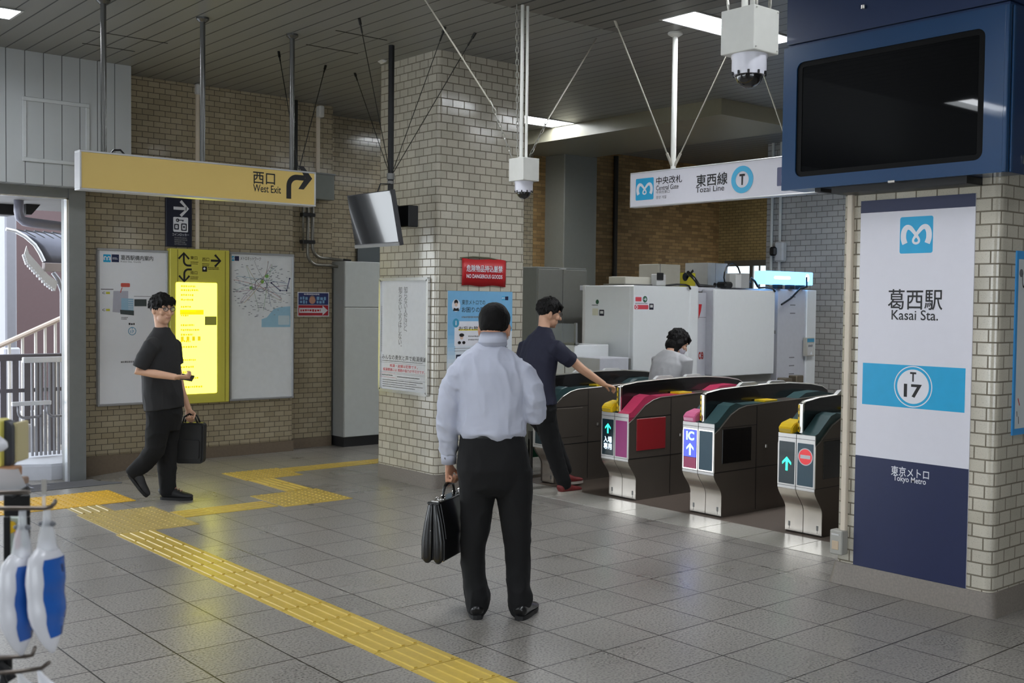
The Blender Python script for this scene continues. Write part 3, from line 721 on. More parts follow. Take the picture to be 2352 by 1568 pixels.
for q in ((825, 42), (815, 168), (1022, 62), (1092, 75)):
    bm = B(); a = onZ(q[0], q[1], CEIL); e = V((5.30, 7.94, 2.72)); tube(bm, [a, (a+e)/2, e], .0035, 6); d = (e-a).normalized(); cyl(bm, a, a+d*.05, .012, 8); cyl(bm, a+d*.05, a+d*.12, .007, 8)
    mesh('guy_wire', bm, DWIRE, t)
bm = B(); tube(bm, [c+uy*hh+rx_*.1-nz_*.03, c+uy*(hh+.06)+rx_*.13-nz_*.05, V((5.3, 7.93, 2.66))], .006, 6); mesh('cable', bm, BLACKP, t)

# --- blue cabinet with a big dark screen on the right pillar
BLUE = mat('cabinet_blue', (14, 58, 98), 0.28, var=0.08, scale=2, coat=0.3)
BLUED = mat('cabinet_dark_blue', (14, 44, 84), 0.3, var=0.08, scale=2, coat=0.3)
t = thing('screen_cabinet', 'dark blue metal cabinet with a large black switched-off screen on the right pillar', 'display', loc=(5.6, 3.35, 2.344))
xf = 5.49; yl, yr, zb, zt = 4.028, 2.668, 2.343, 3.185
s_l, s_r, s_b, s_t = onX(1828, 280, xf).y, onX(2260, 210, xf).y, 2.415, 3.088
bm = B()      # door frame round the screen: front plate with a rounded opening
outer = [(0, 0), (yl-yr, 0), (yl-yr, zt-zb), (0, zt-zb)]
hole = rrect(yl-s_l, s_b-zb, yl-s_r, s_t-zb, .045, 6)
def plate_with_hole(bm, outer, hole, P, d0, d1):
    """outer rectangle (4 pts ccw from lower left) and inner loop made by rrect, both extruded"""
    n = len(hole); q = n//4
    A = [bm.verts.new(P(u, v, d1)) for u, v in hole]; Bk = [bm.verts.new(P(u, v, d0)) for u, v in hole]
    O = [bm.verts.new(P(u, v, d1)) for u, v in outer]; OB = [bm.verts.new(P(u, v, d0)) for u, v in outer]
    cor = [2, 3, 0, 1]       # rrect starts at the upper right corner
    for k in range(4):
        for i in range(q-1):
            bm.faces.new((O[cor[k]], A[k*q+i], A[k*q+i+1])); bm.faces.new((OB[cor[k]], Bk[k*q+i+1], Bk[k*q+i]))
        a, b = k*q+q-1, (k*q+q) % n; nk = (k+1) % 4
        bm.faces.new((O[cor[k]], A[a], A[b], O[cor[nk]])); bm.faces.new((OB[cor[k]], OB[cor[nk]], Bk[b], Bk[a]))
        bm.faces.new((O[cor[k]], O[cor[nk]], OB[cor[nk]], OB[cor[k]]))
    for i in range(n): bm.faces.new((A[i], Bk[i], Bk[(i+1) % n], A[(i+1) % n]))
PX = lambda u, v, d: V((xf-d, yl-u, zb+v))
plate_with_hole(bm, outer, hole, PX, -.03, 0.0)
mesh('door', bm, BLUE, t)
bm = B(); box(bm, xf+.031, yr+.01, zb+.005, 5.716, yl-.01, zt+.02); box(bm, 5.716, yr+.01, zb+.06, 6.5, yr+.11, zt+.02); mesh('cabinet_body', bm, BLUED, t)
bm = B(); box(bm, xf+.012, yr-.004, zt+.022, 5.715, yl-.01, CEIL-.01); box(bm, 5.715, yr-.004, zt+.022, 6.5, yr+.11, CEIL-.01); mesh('upper_panel', bm, mat('cabinet_navy', (14, 38, 76), 0.35, coat=0.2), t)
bm = B(); box(bm, xf-.003, yr-.002, zb, xf+.03, yr+.02, zt, .004); box(bm, xf+.035, yr-.012, zb, xf+.06, yr+.0, zt, .004); mesh('edge_trim', bm, BLUE, t)
bm = B(); box(bm, xf+.012, s_r-.03, s_b-.03, xf+.02, s_l+.03, s_t+.03); d = mesh('screen', bm, mat('dark_screen', (12, 13, 15), 0.02, spec=0.22), t)
bm = B()
PB = lambda u, v, dd: V((xf+.0115-dd, yl-u, zb+v))
plate_with_hole(bm, [(yl-s_l-.02, s_b-zb-.02), (yl-s_r+.02, s_b-zb-.02), (yl-s_r+.02, s_t-zb+.02), (yl-s_l-.02, s_t-zb+.02)], rrect(yl-s_l+.035, s_b-zb+.03, yl-s_r-.035, s_t-zb-.03, .01, 6), PB, 0, .003); mesh('bezel', bm, mat('bezel_black', (5, 5, 6), .6, spec=.15), d)
bm = B(); lathe(bm, (xf, 3.5, 3.32), [(.001, 0), (.012, .0), (.012, .02), (.001, .02)], 12); mesh('knob', bm, STEEL, t)
bm = B(); box(bm, xf-.006, 3.28, zb-.008, xf+.01, 3.32, zb+.006, .002); mesh('lock', bm, STEEL, t)
bm = B(); box(bm, 5.55, 2.9, zb-.035, 5.72, 3.72, zb+.004); box(bm, 5.56, 3.80, zb-.016, 5.7, 3.84, zb+.01); mesh('under_bracket', bm, BLACKM, t)
bm = B(); box(bm, 5.70, yr-.006, 2.40, 5.735, yr+.012, 2.45, .004); mesh('hinge', bm, STEEL, t)

# ================================================================== RIGHT PILLAR
t = thing('station_sign', 'tall white and navy Kasai Sta. sign panel on the right brick pillar', 'sign', loc=(5.72, 3.28, 0.115))
yl, yr, zb, zt, xf = 3.627, 2.932, 0.117, 2.270, 5.714
bm = B(); box(bm, xf, yr, zb, 5.7215, yl, zt); mesh('panel', bm, SIGNW, t)
s = signX(t, xf, yl, zb); Wd = yl-yr
def Su(px, py): return yl-onX(px, py, xf).y
def Sv(px, py): return onX(px, py, xf).z-zb
s.rect('navy_band', NAVY, 0, 0, Wd, .780-zb); s.rect('navy_band#2', NAVY, 0, 2.199-zb, Wd, zt-zb)
lu0, lu1, lv0, lv1 = Su(2067, 540), Su(2143, 540), 1.957-zb, 2.163-zb
s.metro_mark(CYAN, WHITE, lu0, lv0, lu1-lu0, lv1-lv0)
s.text('lettering', INK, '葛西駅', Su(2040, 688), Sv(2102, 711), Su(2165, 688), Sv(2102, 664), bold=.008)
s.text('lettering', INK, 'Kasai Sta.', Su(2048, 722), Sv(2100, 735), Su(2155, 722), Sv(2100, 712), bold=.006)
s.rect('line_band', CYAN, .036, 1.084-zb, Wd-.032, 1.326-zb)
cu, cv = Su(2097, 888), 1.206-zb
s.disc('number_disc', WHITE, cu, cv, .097, 2, 48); s.ring('number_ring', WHITE, cu, cv, .111, .117, 2, 48)
s.text('lettering', INK, 'T', cu-.019, cv+.028, cu+.019, cv+.082, lv=3, bold=.03)
s.text('lettering', INK, '17', cu-.055, cv-.062, cu+.055, cv+.014, lv=3, bold=.03)
s.text('lettering_white', WHITE, '東京メトロ', Su(2047, 1085), Sv(2090, 1096), Su(2134, 1085), Sv(2090, 1074), bold=.012)
s.text('lettering_white', WHITE, 'Tokyo Metro', Su(2052, 1104), Sv(2090, 1112), Su(2127, 1104), Sv(2090, 1095), bold=.01)
s.done()
t = thing('cable_conduit', 'pale vertical cable trunking ending in a socket box on the right pillar', 'conduit', loc=(5.715, 3.69, 0.18))
bm = B(); box(bm, 5.69, 3.672, 0.31, 5.721, 3.706, 2.33, .004); mesh('trunking', bm, mat('trunking_beige', (214, 202, 184), 0.45), t)
bm = B(); box(bm, 5.655, 3.668, 0.18, 5.722, 3.752, 0.325, .006); b_ = mesh('socket_box', bm, mat('socket_box_grey', (168, 166, 158), 0.45), t)
bm = B(); box(bm, 5.652, 3.69, 0.21, 5.657, 3.735, 0.262, .002); mesh('socket_cover', bm, mat('socket_cover', (196, 176, 150), 0.5), b_)
bm = B(); box(bm, 5.652, 3.688, 0.296, 5.657, 3.738, 0.304); mesh('latch', bm, LGREY, b_)
t = thing('framed_poster', 'poster with a bright blue border on the shaded side of the right pillar', 'poster', loc=(6.3, 2.79, 0.96))
bm = B(); box(bm, 5.898, 2.786, .965, 6.62, 2.796, 1.965); mesh('backing', bm, mat('poster_blue', (60, 152, 218), 0.4), t)
s = signY(t, 5.898, 2.786, .965)
s.rect('paper', mat('poster_pale', (214, 220, 220), 0.45), .02, .035, .70, .955); s.text('lettering', INK, 'い', .06, .80, .13, .88); s.disc('picture', GREYINK, .05, .88, .022, 2)
s.stroke('picture', RED, [(.05, .2), (.07, .16)], .008, 2); s.stroke('picture', INK, [(.04, .13), (.045, .1)], .006, 2); s.stroke('picture', INK, [(.06, .1), (.065, .06)], .006, 2)
s.done()

# ================================================================== CENTRE PILLAR
yf = 7.774
t = thing('warning_notice', 'red NO DANGEROUS GOODS notice taped to the centre brick pillar', 'notice', loc=(6.19, yf, 1.78))
x0, x1, z0, z1 = onY(1060, 620, yf).x, onY(1160, 625, yf).x, 1.80, 2.045
bm = B(); n = 16; top = []; bot = []
for i in range(n+1):
    u = i/n; w = .006*math.sin(u*9)+.004; top.append(bm.verts.new((x0+(x1-x0)*u, yf-.004-w*.6-.012*(1-abs(2*u-1)), z1-.008*math.sin(u*6)-.01*u))); bot.append(bm.verts.new((x0+(x1-x0)*u, yf-.004-w*.3, z0+.006*math.sin(u*11))))
mid = [bm.verts.new((a.co*.5+b.co*.5)+V((0, -.003, 0))) for a, b in zip(top, bot)]
for i in range(n): bm.faces.new((top[i], top[i+1], mid[i+1], mid[i])); bm.faces.new((mid[i], mid[i+1], bot[i+1], bot[i]))
sh = mesh('sheet', bm, RED, t, smooth=True)
md = sh.modifiers.new('thickness', 'SOLIDIFY'); md.thickness = .002
s = signY(t, x0, yf-.022, z0)
s.text('lettering', WHITE, '危険物品持込厳禁', .04, .125, x1-x0-.05, .185, bold=.022); s.text('lettering', WHITE, 'NO DANGEROUS GOODS', .04, .068, x1-x0-.05, .103, bold=.02)
s.done()
bm = B(); tube(bm, [(x0-.02, yf-.003, z1+.0), (x0+.12, yf-.012, z1+.012), (x0+.3, yf-.014, z1+.008), (x1+.02, yf-.003, z1-.02)], [.004, .009, .009, .004], 6); mesh('tape', bm, mat('tape_olive', (92, 92, 70), 0.5), t)
t = thing('lost_property_poster', 'light blue and white information poster on the centre pillar below the red notice', 'poster', loc=(6.18, yf, .6))
x0, x1, z0, z1 = onY(1028, 700, yf).x, onY(1176, 700, yf).x, .62, 1.752
bm = B(); box(bm, x0, yf-.004, z0, x1, yf+.008, z1); mesh('sheet', bm, mat('poster_paper', (216, 224, 232), 0.4), t)
s = signY(t, x0, yf-.004, z0); k = x1-x0; hgt = z1-z0
LB = mat('poster_sky_blue', (120, 178, 218), 0.45)
s.rect('heading_field', LB, 0, hgt-.36, k, hgt); 
for i in range(8): s.rect('heading_field', LB if i == 0 else mat('poster_sky_%d' % i, tuple(int(a+(b-a)*i/8) for a, b in zip((120, 178, 218), (214, 222, 230))), 0.45), 0, hgt-.36-.035*(i+1), .085, hgt-.36-.035*i)
s.text('lettering', INK, '東京メトロでの', .155, hgt-.122, .42, hgt-.078, bold=.006); s.text('lettering', INK, 'お困りの際はこちらへ', .155, hgt-.19, .68, hgt-.142, bold=.01)
s.lines('small_print', GREYINK, .155, hgt-.245, .55, hgt-.22, 1, .016, 2, 4)
s.metro_mark(CYAN, WHITE, k-.125, hgt-.077, .035, .034, 2); s.rect('logo_square', NAVY, k-.088, hgt-.077, k-.05, hgt-.043, 2)
s.disc('portrait', WHITE, .09, hgt-.13, .046, 2, 28, .055); s.disc('portrait_cap', INK, .09, hgt-.10, .022, 3); s.disc('portrait_face', mat('portrait_skin', (220, 190, 170), .5), .09, hgt-.122, .017, 4); s.poly('portrait_cap', INK, [(.055, hgt-.178), (.125, hgt-.178), (.115, hgt-.15), (.09, hgt-.158), (.065, hgt-.15)], 5)
s.disc('info_badge', mat('badge_teal', (64, 150, 186), 0.45), .09, hgt-.285, .036, 3, 28, .04); s.text('info_badge_mark', WHITE, 'i', .084, hgt-.305, .096, hgt-.265, 4, .03)
s.rect('white_field', WHITE, .075, hgt-.49, k-.05, hgt-.27, 2); s.rect('highlight', mat('highlight_yellow', (232, 214, 70), .5), .12, hgt-.353, .5, hgt-.34, 3)
s.text('lettering', INK, 'お忘れ物検索', .12, hgt-.35, .46, hgt-.315, 4, bold=.012)
s.disc('clerk', INK, .155, hgt-.393, .028, 4, 20, .016); s.disc('portrait_face#2', MATS['portrait_skin'], .155, hgt-.415, .018, 3, 16); s.disc('clerk', INK, .13, hgt-.46, .018, 4, 16, .014); s.disc('clerk', INK, .18, hgt-.46, .018, 4, 16, .014)
s.lines('small_print', GREYINK, .23, hgt-.45, .6, hgt-.39, 2, .014, 3, 9)
s.rect('rule', GREYINK, .075, hgt-.513, k-.05, hgt-.509, 2); s.rect('rule', GREYINK, .075, hgt-.536, k-.05, hgt-.532, 2)
s.rect('screen_picture', mat('screen_dark', (40, 48, 66), .4), .095, hgt-.76, .29, hgt-.566, 2); s.rect('screen_page', mat('screen_page', (196, 208, 222), .4), .103, hgt-.75, .282, hgt-.6, 3); s.rect('screen_page', MATS['screen_page'], .11, hgt-.59, .27, hgt-.583, 3)
s.done()
# framed poster on the left face of the pillar
xf = 5.674
t = thing('framed_poster', 'silver framed white poster with vertical Japanese writing on the centre pillar', 'poster', loc=(xf, 8.23, .8))
yl, yr, z0, z1 = onX(874, 700, xf).y, onX(987, 700, xf).y, .815, 1.868
FRM = mat('poster_frame_silver', (212, 212, 210), 0.22, 0.75)
bm = B(); hw_, hh_ = yl-yr, z1-z0; fr = .026
PP = lambda u, v, d: V((xf-d, yl-u, z0+v))
plate_with_hole(bm, [(0, 0), (hw_, 0), (hw_, hh_), (0, hh_)], rrect(fr, fr, hw_-fr, hh_-fr, .012, 3), PP, -.004, .022); bmesh.ops.bevel(bm, geom=[e for e in bm.edges if abs(e.verts[0].co.x-e.verts[1].co.x) > .02], offset=.012, segments=2, affect='EDGES'); mesh('frame', bm, FRM, t)
bm = B(); box(bm, xf-.004, yr+.01, z0+.01, xf+.006, yl-.01, z1-.01); mesh('paper', bm, mat('glossy_paper', (220, 222, 226), 0.14, coat=0.6, spec=0.8), t)
s = signX(t, xf-.0045, yl, z0)
s.vtext('lettering', GREYINK, '知らない人だけど、', hw_*.535, hh_-.085, .062, .049, 1, .004); s.vtext('lettering', GREYINK, '知らないふりはしない。', hw_*.425, hh_-.085, .062, .0528, 1, .006)
s.text('lettering', mat('ink_soft', (60, 60, 64), .5), 'みんなの勇気と声で痴漢撲滅', fr+.012, .30, hw_-fr-.01, .345, 1, .006)
s.lines('small_print', GREYINK, fr+.012, .28, hw_-.05, .296, 1, .008, 1, 3)
s.rect('rule', GREYINK, fr, .270, hw_-fr, .272, 1); s.rect('rule', GREYINK, fr, .183, hw_-fr, .185, 1)
PINK = mat('pink_red_ink', (206, 70, 86), .5)
s.text('lettering_red', PINK, '痴漢・盗撮は犯罪です。', .17, .232, hw_-.17, .260, 1, .012); s.text('lettering_red', PINK, '痴漢撲滅には 周囲の協力が不可欠です。', .06, .194, hw_-.055, .222, 1, .012)
s.lines('small_print', GREYINK, .04, .145, .25, .165, 1, .012, 1, 5); s.lines('small_print', GREYINK, .29, .135, hw_-.05, .16, 1, .012, 1, 6); s.stroke('rule', PINK, [(.03, .135), (.262, .135), (.262, .172), (.03, .172), (.03, .135)], .002, 1); s.stroke('rule', GREYINK, [(.275, .125), (hw_-.035, .125), (hw_-.035, .172), (.275, .172), (.275, .125)], .002, 1)
s.lines('small_print', GREYINK, .05, .04, hw_-.05, .12, 4, .009, 1, 8)
for i in range(26): s.rect('small_print', GREYINK, .031, hh_-.27-.0165*i, .037, hh_-.26-.0165*i, 1)
s.done()
# little white loudspeaker at the top of the pillar
t = thing('wall_speaker', 'small white loudspeaker high on the centre pillar beside the black pole', 'speaker', loc=(5.6, 8.62, 3.6))
p = onX(884, 128, 5.6)
bm = B(); obox(bm, p, V((.8, -.2, -.5)).normalized(), V((.2, 1, 0)).normalized(), V((.5, 0, .8)).normalized(), .03, .055, .075, .012); mesh('speaker_case', bm, LGREY, t)
bm = B(); cyl(bm, p, V((5.685, p.y, p.z+.03)), .014, 8); mesh('bracket', bm, LGREY, t)

# ================================================================== LEFT WALL
Yw = 10.73
FRG = mat('board_frame', (168, 170, 174), 0.35, 0.5)
BOARD = mat('board_white', (228, 230, 236), 0.35, var=0.02, coat=0.2)
def board(name, label, cat, x0, x1, z0, z1, face, fw=.022, depth=.04, frm=None):
    t = thing(name, label, cat, loc=((x0+x1)/2, Yw, z0))
    bm = B()
    for a in ((x0, z0, x1, z0+fw), (x0, z1-fw, x1, z1), (x0, z0+fw, x0+fw, z1-fw), (x1-fw, z0+fw, x1, z1-fw)): box(bm, a[0], Yw-depth, a[1], a[2], Yw+.005, a[3], .004)
    mesh('frame', bm, frm or FRG, t)
    bm = B(); box(bm, x0+fw-.002, Yw-depth+.012, z0+fw-.002, x1-fw+.002, Yw+.003, z1-fw+.002); mesh('panel', bm, face, t)
    return t, signY(t, x0, Yw-depth+.0115, z0)
# station guide map
x0, x1, z0, z1 = 3.765, 4.475, .60, 2.135
t, s = board('station_map_board', 'white station guide map board nearest the street exit', 'map board', x0, x1, z0, z1, BOARD)
def mu(px): return onY(px, 700, Yw).x-x0
def mv(px, py): return onY(px, py, Yw).z-z0
s.metro_mark(CYAN, WHITE, mu(235), mv(244, 602), mu(252)-mu(235), .075); s.rect('logo_square', NAVY, mu(254), mv(262, 602), mu(271), mv(262, 602)+.075); s.lines('logo_text', WHITE, mu(256), mv(262, 596), mu(269), mv(262, 591), 2, .007, 2, 2)
s.text('lettering', INK, '葛西駅構内案内', mu(275), mv(310, 598), mu(349), mv(310, 587), bold=.01); s.text('lettering', GREYINK, 'Kasai Sta. Guide', mu(275), mv(300, 603), mu(321), mv(300, 599))
PLG = mat('plan_grey', (176, 176, 190), .5); PLB = mat('plan_blue', (150, 186, 210), .5); PLD = mat('plan_dark', (64, 72, 74), .5); PLY = mat('plan_yellow', (196, 192, 60), .5)
def q(px, py): return (mu(px), mv(px, py))
s.poly('plan', PLG, [q(258, 668), q(292, 668), q(292, 720), q(256, 716)]); s.poly('plan_blue', PLB, [q(276, 684), q(304, 686), q(304, 722), q(276, 718)], 2); s.poly('plan_dark', PLD, [q(273, 711), q(305, 713), q(305, 724), q(274, 721)], 3); s.poly('plan_dark#2', PLD, [q(306, 687), q(334, 687), q(334, 703), q(306, 703)], 2)
s.rr('plan_tag', mat('plan_red', (196, 84, 74), .5), mu(275), mv(285, 659), mu(296), mv(285, 650), .01, 2); s.stroke('plan_tag', MATS['plan_red'], [q(278, 660), q(274, 672)], .008, 2)
for py in (673, 712): s.rect('plan_yellow', PLY, mu(241), mv(245, py+2), mu(250), mv(245, py-3), 2); s.text('plan_print', INK, 'C' , mu(233), mv(236, py+2), mu(239), mv(236, py-3), bold=.02)
s.rect('plan_print', GREYINK, mu(229), mv(240, 665), mu(258), mv(240, 663), 2); s.rect('plan_print', GREYINK, mu(305), mv(330, 681), mu(352), mv(330, 680), 2)
for i in range(5): s.rect('plan_lines', WHITE, mu(292), mv(298, 690+i*5), mu(303), mv(298, 689+i*5), 3)
s.lines('small_print', GREYINK, mu(276), mv(285, 734), mu(292), mv(285, 727), 2, .01, 2, 3); s.lines('small_print', INK, mu(293), mv(300, 746), mu(309), mv(300, 741), 1, .02, 2, 5)
s.ring('number_ring', mat('ring_teal', (60, 140, 176), .5), mu(301), mv(301, 760), .034, .04, 2); s.text('number', MATS['ring_teal'], 'T', mu(301)-.007, mv(301, 757), mu(301)+.007, mv(301, 757)+.02, bold=.02); s.text('number', MATS['ring_teal'], '17', mu(301)-.018, mv(301, 757)-.032, mu(301)+.018, mv(301, 757)-.006, bold=.02)
s.lines('small_print', GREYINK, mu(275), mv(290, 833), mu(327), mv(290, 828), 1, .02, 1, 6)
s.done()
# network map
x0, x1, z0, z1 = 5.14, 5.893, .585, 2.150
t, s = board('network_map_board', 'white metro network map board right of the glowing yellow guide', 'map board', x0, x1, z0, z1, mat('board_grey_white', (226, 229, 232), 0.35, coat=.2))
s.metro_mark(CYAN, WHITE, mu(526), mv(530, 599), mu(535)-mu(526), .05); s.rect('logo_square', NAVY, mu(536), mv(540, 599), mu(546), mv(540, 599)+.05)
s.text('lettering', INK, 'メトロネットワーク', mu(549), mv(570, 598), mu(596), mv(570, 590), bold=.006)
s.poly('bay_water', mat('map_water', (150, 190, 212), .5), [(mu(598), .775), (mu(598), .86), (mu(610), .88), (mu(626), .97), (mu(640), .99), (mu(664), 1.0), (mu(664), .775)], 1)
cx, cy_ = mu(596), mv(596, 655); rnd = random.Random(5)
for c in ((188, 120, 160), (120, 170, 120), (90, 120, 170), (204, 60, 60), (60, 150, 200), (80, 170, 80), (150, 110, 180), (220, 150, 60), (120, 130, 140), (60, 90, 160), (170, 150, 80), (100, 180, 190), (160, 70, 120)):
    m_ = mat('line_%d_%d_%d' % c, tuple(int(v*.4+112) for v in c), .5); a = rnd.random()*6.28; px, py = math.cos(a)*.32, math.sin(a)*.27; pts = []
    b_ = a+math.pi+rnd.uniform(-.8, .8); qx, qy = math.cos(b_)*.30, math.sin(b_)*.25; kx, ky = rnd.uniform(-.10, .10), rnd.uniform(-.09, .09)
    for i in range(13):
        u = i/12; pts.append((cx+px*(1-u)**2+2*kx*u*(1-u)+qx*u*u, cy_+py*(1-u)**2+2*ky*u*(1-u)+qy*u*u))
    s.stroke('rail_line#%d' % c[0], m_, pts, .0042, 2)
s.ring('loop_line', mat('line_loop', (110, 110, 130), .5), cx, cy_, .065, .072, 2); 
for a, b_ in ((-.11, -.03), (.015, .04), (.07, .10)): s.disc('parks', mat('map_green', (130, 190, 80), .5), cx+a, cy_+b_, .022, 1, 10)
for i in range(230):
    u, v = mu(530)+rnd.random()*(mu(662)-mu(530)), .80+rnd.random()*(mv(590, 608)-.80); w = rnd.uniform(.012, .034)
    if (u-cx)**2/.3**2+(v-cy_)**2/.3**2 < 1.4: s.rect('map_print', mat('map_print', (136, 142, 152), .5), u, v, u+w, v+.006, 3)
pts = [(mu(620), .98+.27), (mu(640), 1.17), (mu(655), 1.17), (mu(662), 1.3)]; s.stroke('rail_lines', mat('line_navy', (70, 80, 120), .5), pts, .009, 3)
for p_ in pts: s.disc('station_dots', NAVY, p_[0], p_[1], .01, 4, 10)
s.rr('legend_box', mat('map_pale', (190, 206, 214), .5), mu(636), .80, mu(662), .90, .01, 2)
s.done()
# glowing yellow guide
x0, x1, z0, z1 = 4.478, 5.118, .585, 2.160
YG = mat('guide_yellow', (208, 200, 84), 0.4, var=0.03)
t = thing('yellow_guide_board', 'yellow exit guide board with a glowing yellow lower panel between two white maps', 'guide board', loc=(4.8, Yw, z0))
bm = B(); box(bm, x0, Yw-.075, z0, x1, Yw+.004, z1, .006); mesh('case', bm, YG, t)
bm = B(); box(bm, x0+.075, Yw-.077, z0+.01, x0+.08, Yw-.074, z1-.01); box(bm, x1-.05, Yw-.077, z0+.01, x1-.045, Yw-.074, z1-.01); mesh('seams', bm, mat('seam_olive', (110, 104, 24), .5), t)
gx0, gx1, gz0, gz1 = onY(404, 780, Yw-.075).x, onY(498, 780, Yw-.075).x, onY(404, 906, Yw-.075).z, onY(404, 648, Yw-.075).z
GLOW = mat('glowing_guide_panel', (255, 248, 84), 0.35, emit=1.9, var=0.0)
bm = B(); prism(bm, rrect(gx0, gz0, gx1, gz1, .012, 3), (0, Yw-.075, 0), (1, 0, 0), (0, 0, 1), (0, -1, 0), 0, .004); mesh('lit_panel', bm, GLOW, t)
s = signY(t, x0, Yw-.0795, z0)
P2 = mat('lit_print', (214, 190, 20), 0.4, emit=.55, var=0); P3 = mat('lit_orange', (232, 190, 8), 0.4, emit=.75, var=0)
for py, w in ((657, 40), (666, 46), (677, 34), (688, 36), (704, 30), (714, 42), (724, 22), (746, 34), (757, 48), (768, 28), (783, 26), (796, 44), (826, 40), (842, 38), (854, 30), (868, 46), (888, 52)):
    s.lines('lit_print', P2, mu(408), mv(408, py+3), mu(408+w), mv(408, py-3), 1, .022, 1, py)
s.rect('lit_band', P3, mu(406), mv(430, 722), mu(460), mv(430, 711), 1); s.rect('lit_picture', mat('lit_grey', (140, 140, 60), .4, emit=.12, var=0), mu(463), mv(476, 746), mu(490), mv(476, 726), 1)
for i in range(4): s.rect('lit_icons', P2, mu(408)+.06*i, mv(420, 782), mu(408)+.06*i+.03, mv(420, 772), 1)
s.o = s.o+V((0, .003, 0))
def bent(px, py, flip):   # arrow that comes from the right and turns up or down
    u, v = mu(px), mv(px, py); d = -1 if flip else 1
    pts = [(u+.08, v-.06*d)]+[(u+.045-.045*math.sin(a), v-.06*d+.045*d*(1-math.cos(a))) for a in [i*math.pi/16 for i in range(9)]]+[(u, v+.055*d)]
    nm = 'arrow#%d' % px
    s.stroke(nm, INK, pts, .02, 1)
    s.stroke(nm, INK, [(u-.055, v+.005*d), (u, v+.065*d), (u+.055, v+.005*d)], .02, 1)
bent(415, 596, False); bent(416, 632, True)
u, v = mu(487), mv(487, 599); s.stroke('arrow#3', INK, [(u-.05, v), (u+.045, v)], .022, 1); s.stroke('arrow#3', INK, [(u-.005, v+.06), (u+.055, v), (u-.005, v-.06)], .022, 1)
BR2 = mat('ink_brown', (96, 86, 20), .5)
for px, py, tx in ((430, 593, '東口'), (457, 597, '西口'), (430, 627, '南口')): s.text('lettering', BR2, tx, mu(px), mv(px, py+3), mu(px+16), mv(px, py-5), 1, .01); s.lines('small_print', BR2, mu(px), mv(px, py+15), mu(px+20), mv(px, py+7), 2, .01, 1, px)
s.rr('toilet_icon', INK, mu(457), mv(462, 624), mu(468), mv(462, 612), .005, 1); s.disc('toilet_icon_figure', WHITE, mu(462), mv(462, 617), .012, 2, 10); s.lines('small_print', BR2, mu(470), mv(480, 620), mu(497), mv(480, 613), 2, .012, 1, 8)
s.done()
# coin locker sign
x0, x1, z0, z1 = 4.455, 4.728, 2.178, 2.668
t = thing('locker_sign', 'dark navy coin locker sign with a white arrow above the yellow guide board', 'sign', loc=(4.59, Yw, z0))
bm = B(); box(bm, x0, Yw-.03, z0, x1, Yw+.004, z1, .004); mesh('panel', bm, DKNAVY, t)
s = signY(t, x0, Yw-.03, z0)
u, v = mu(412), mv(412, 479); s.stroke('arrow', WHITE, [(u-.075, v), (u+.065, v)], .03, 1); s.stroke('arrow', WHITE, [(u-.0, v+.075), (u+.075, v), (u-.0, v-.075)], .03, 1)
s.rr('pictogram', WHITE, mu(395), mv(412, 533), mu(429), mv(412, 499), .012, 1)
s.rect('pictogram_dark', DKNAVY, mu(405), mv(412, 507), mu(419), mv(412, 505), 2); s.ring('pictogram_dark', DKNAVY, mu(405), mv(405, 506), .008, .018, 2, 14); s.rect('pictogram_dark', DKNAVY, mu(416), mv(412, 509), mu(418), mv(412, 506), 2)
for a, b_, c, d in ((397, 527, 408, 514), (413, 530, 426, 513)):
    s.rr('pictogram_dark', DKNAVY, mu(a), mv(a, b_), mu(c), mv(a, d), .008, 2); s.rr('pictogram', WHITE, mu(a)+.012, mv(a, b_)+.012, mu(c)-.012, mv(a, d)-.012, .004, 3); s.rect('pictogram_dark', DKNAVY, mu(a)+.022, mv(a, b_)+.026, mu(c)-.022, mv(a, d)-.024, 4)
s.text('lettering', WHITE, 'コインロッカー', mu(393), mv(410, 542), mu(431), mv(410, 536), bold=.01); s.lines('small_print', GREYINK, mu(398), mv(412, 563), mu(428), mv(412, 544), 4, .016, 1, 3)
s.done()
# red and blue arrow notice
Y2 = 10.87; x0, x1, z0, z1 = 6.03, 6.43, 1.472, 1.745
t = thing('arrow_notice', 'small blue and red notice with a white right arrow left of the white cabinet', 'notice', loc=(6.23, Y2, z0))
bm = B(); box(bm, x0, Y2-.006, z0, x1, Y2+.004, z1); mesh('sheet', bm, WHITE, t)
s = signY(t, x0, Y2-.006, z0); w, h = x1-x0, z1-z0
s.rect('blue_field', mat('notice_blue', (44, 52, 112), .45), .01, h*.48, w-.01, h-.01); s.rect('red_field', mat('notice_red', (186, 32, 50), .45), .01, .01, w-.01, h*.46)
s.disc('face', mat('notice_face', (206, 150, 126), .5), w*.46, h*.66, .04, 3, 20); s.disc('face_hair', mat('notice_hair', (150, 120, 110), .5), w*.46, h*.73, .036, 2, 20)
s.lines('lettering', mat('notice_pale_blue', (130, 176, 214), .5), .03, h*.52, w*.33, h*.82, 2, .04, 2, 4); s.lines('lettering', MATS['notice_pale_blue'], w*.6, h*.52, w-.02, h*.82, 2, .04, 2, 5); s.lines('lettering_white', WHITE, .08, h*.88, w-.08, h*.94, 1, .018, 2, 6)
s.rect('arrow', WHITE, .02, h*.15, w*.80, h*.35, 2); s.poly('arrow', WHITE, [(w*.79, h*.05), (w*.96, h*.25), (w*.79, h*.45)], 2); s.lines('small_print', RED, .035, h*.19, w*.78, h*.31, 1, .03, 3, 7)
s.done()
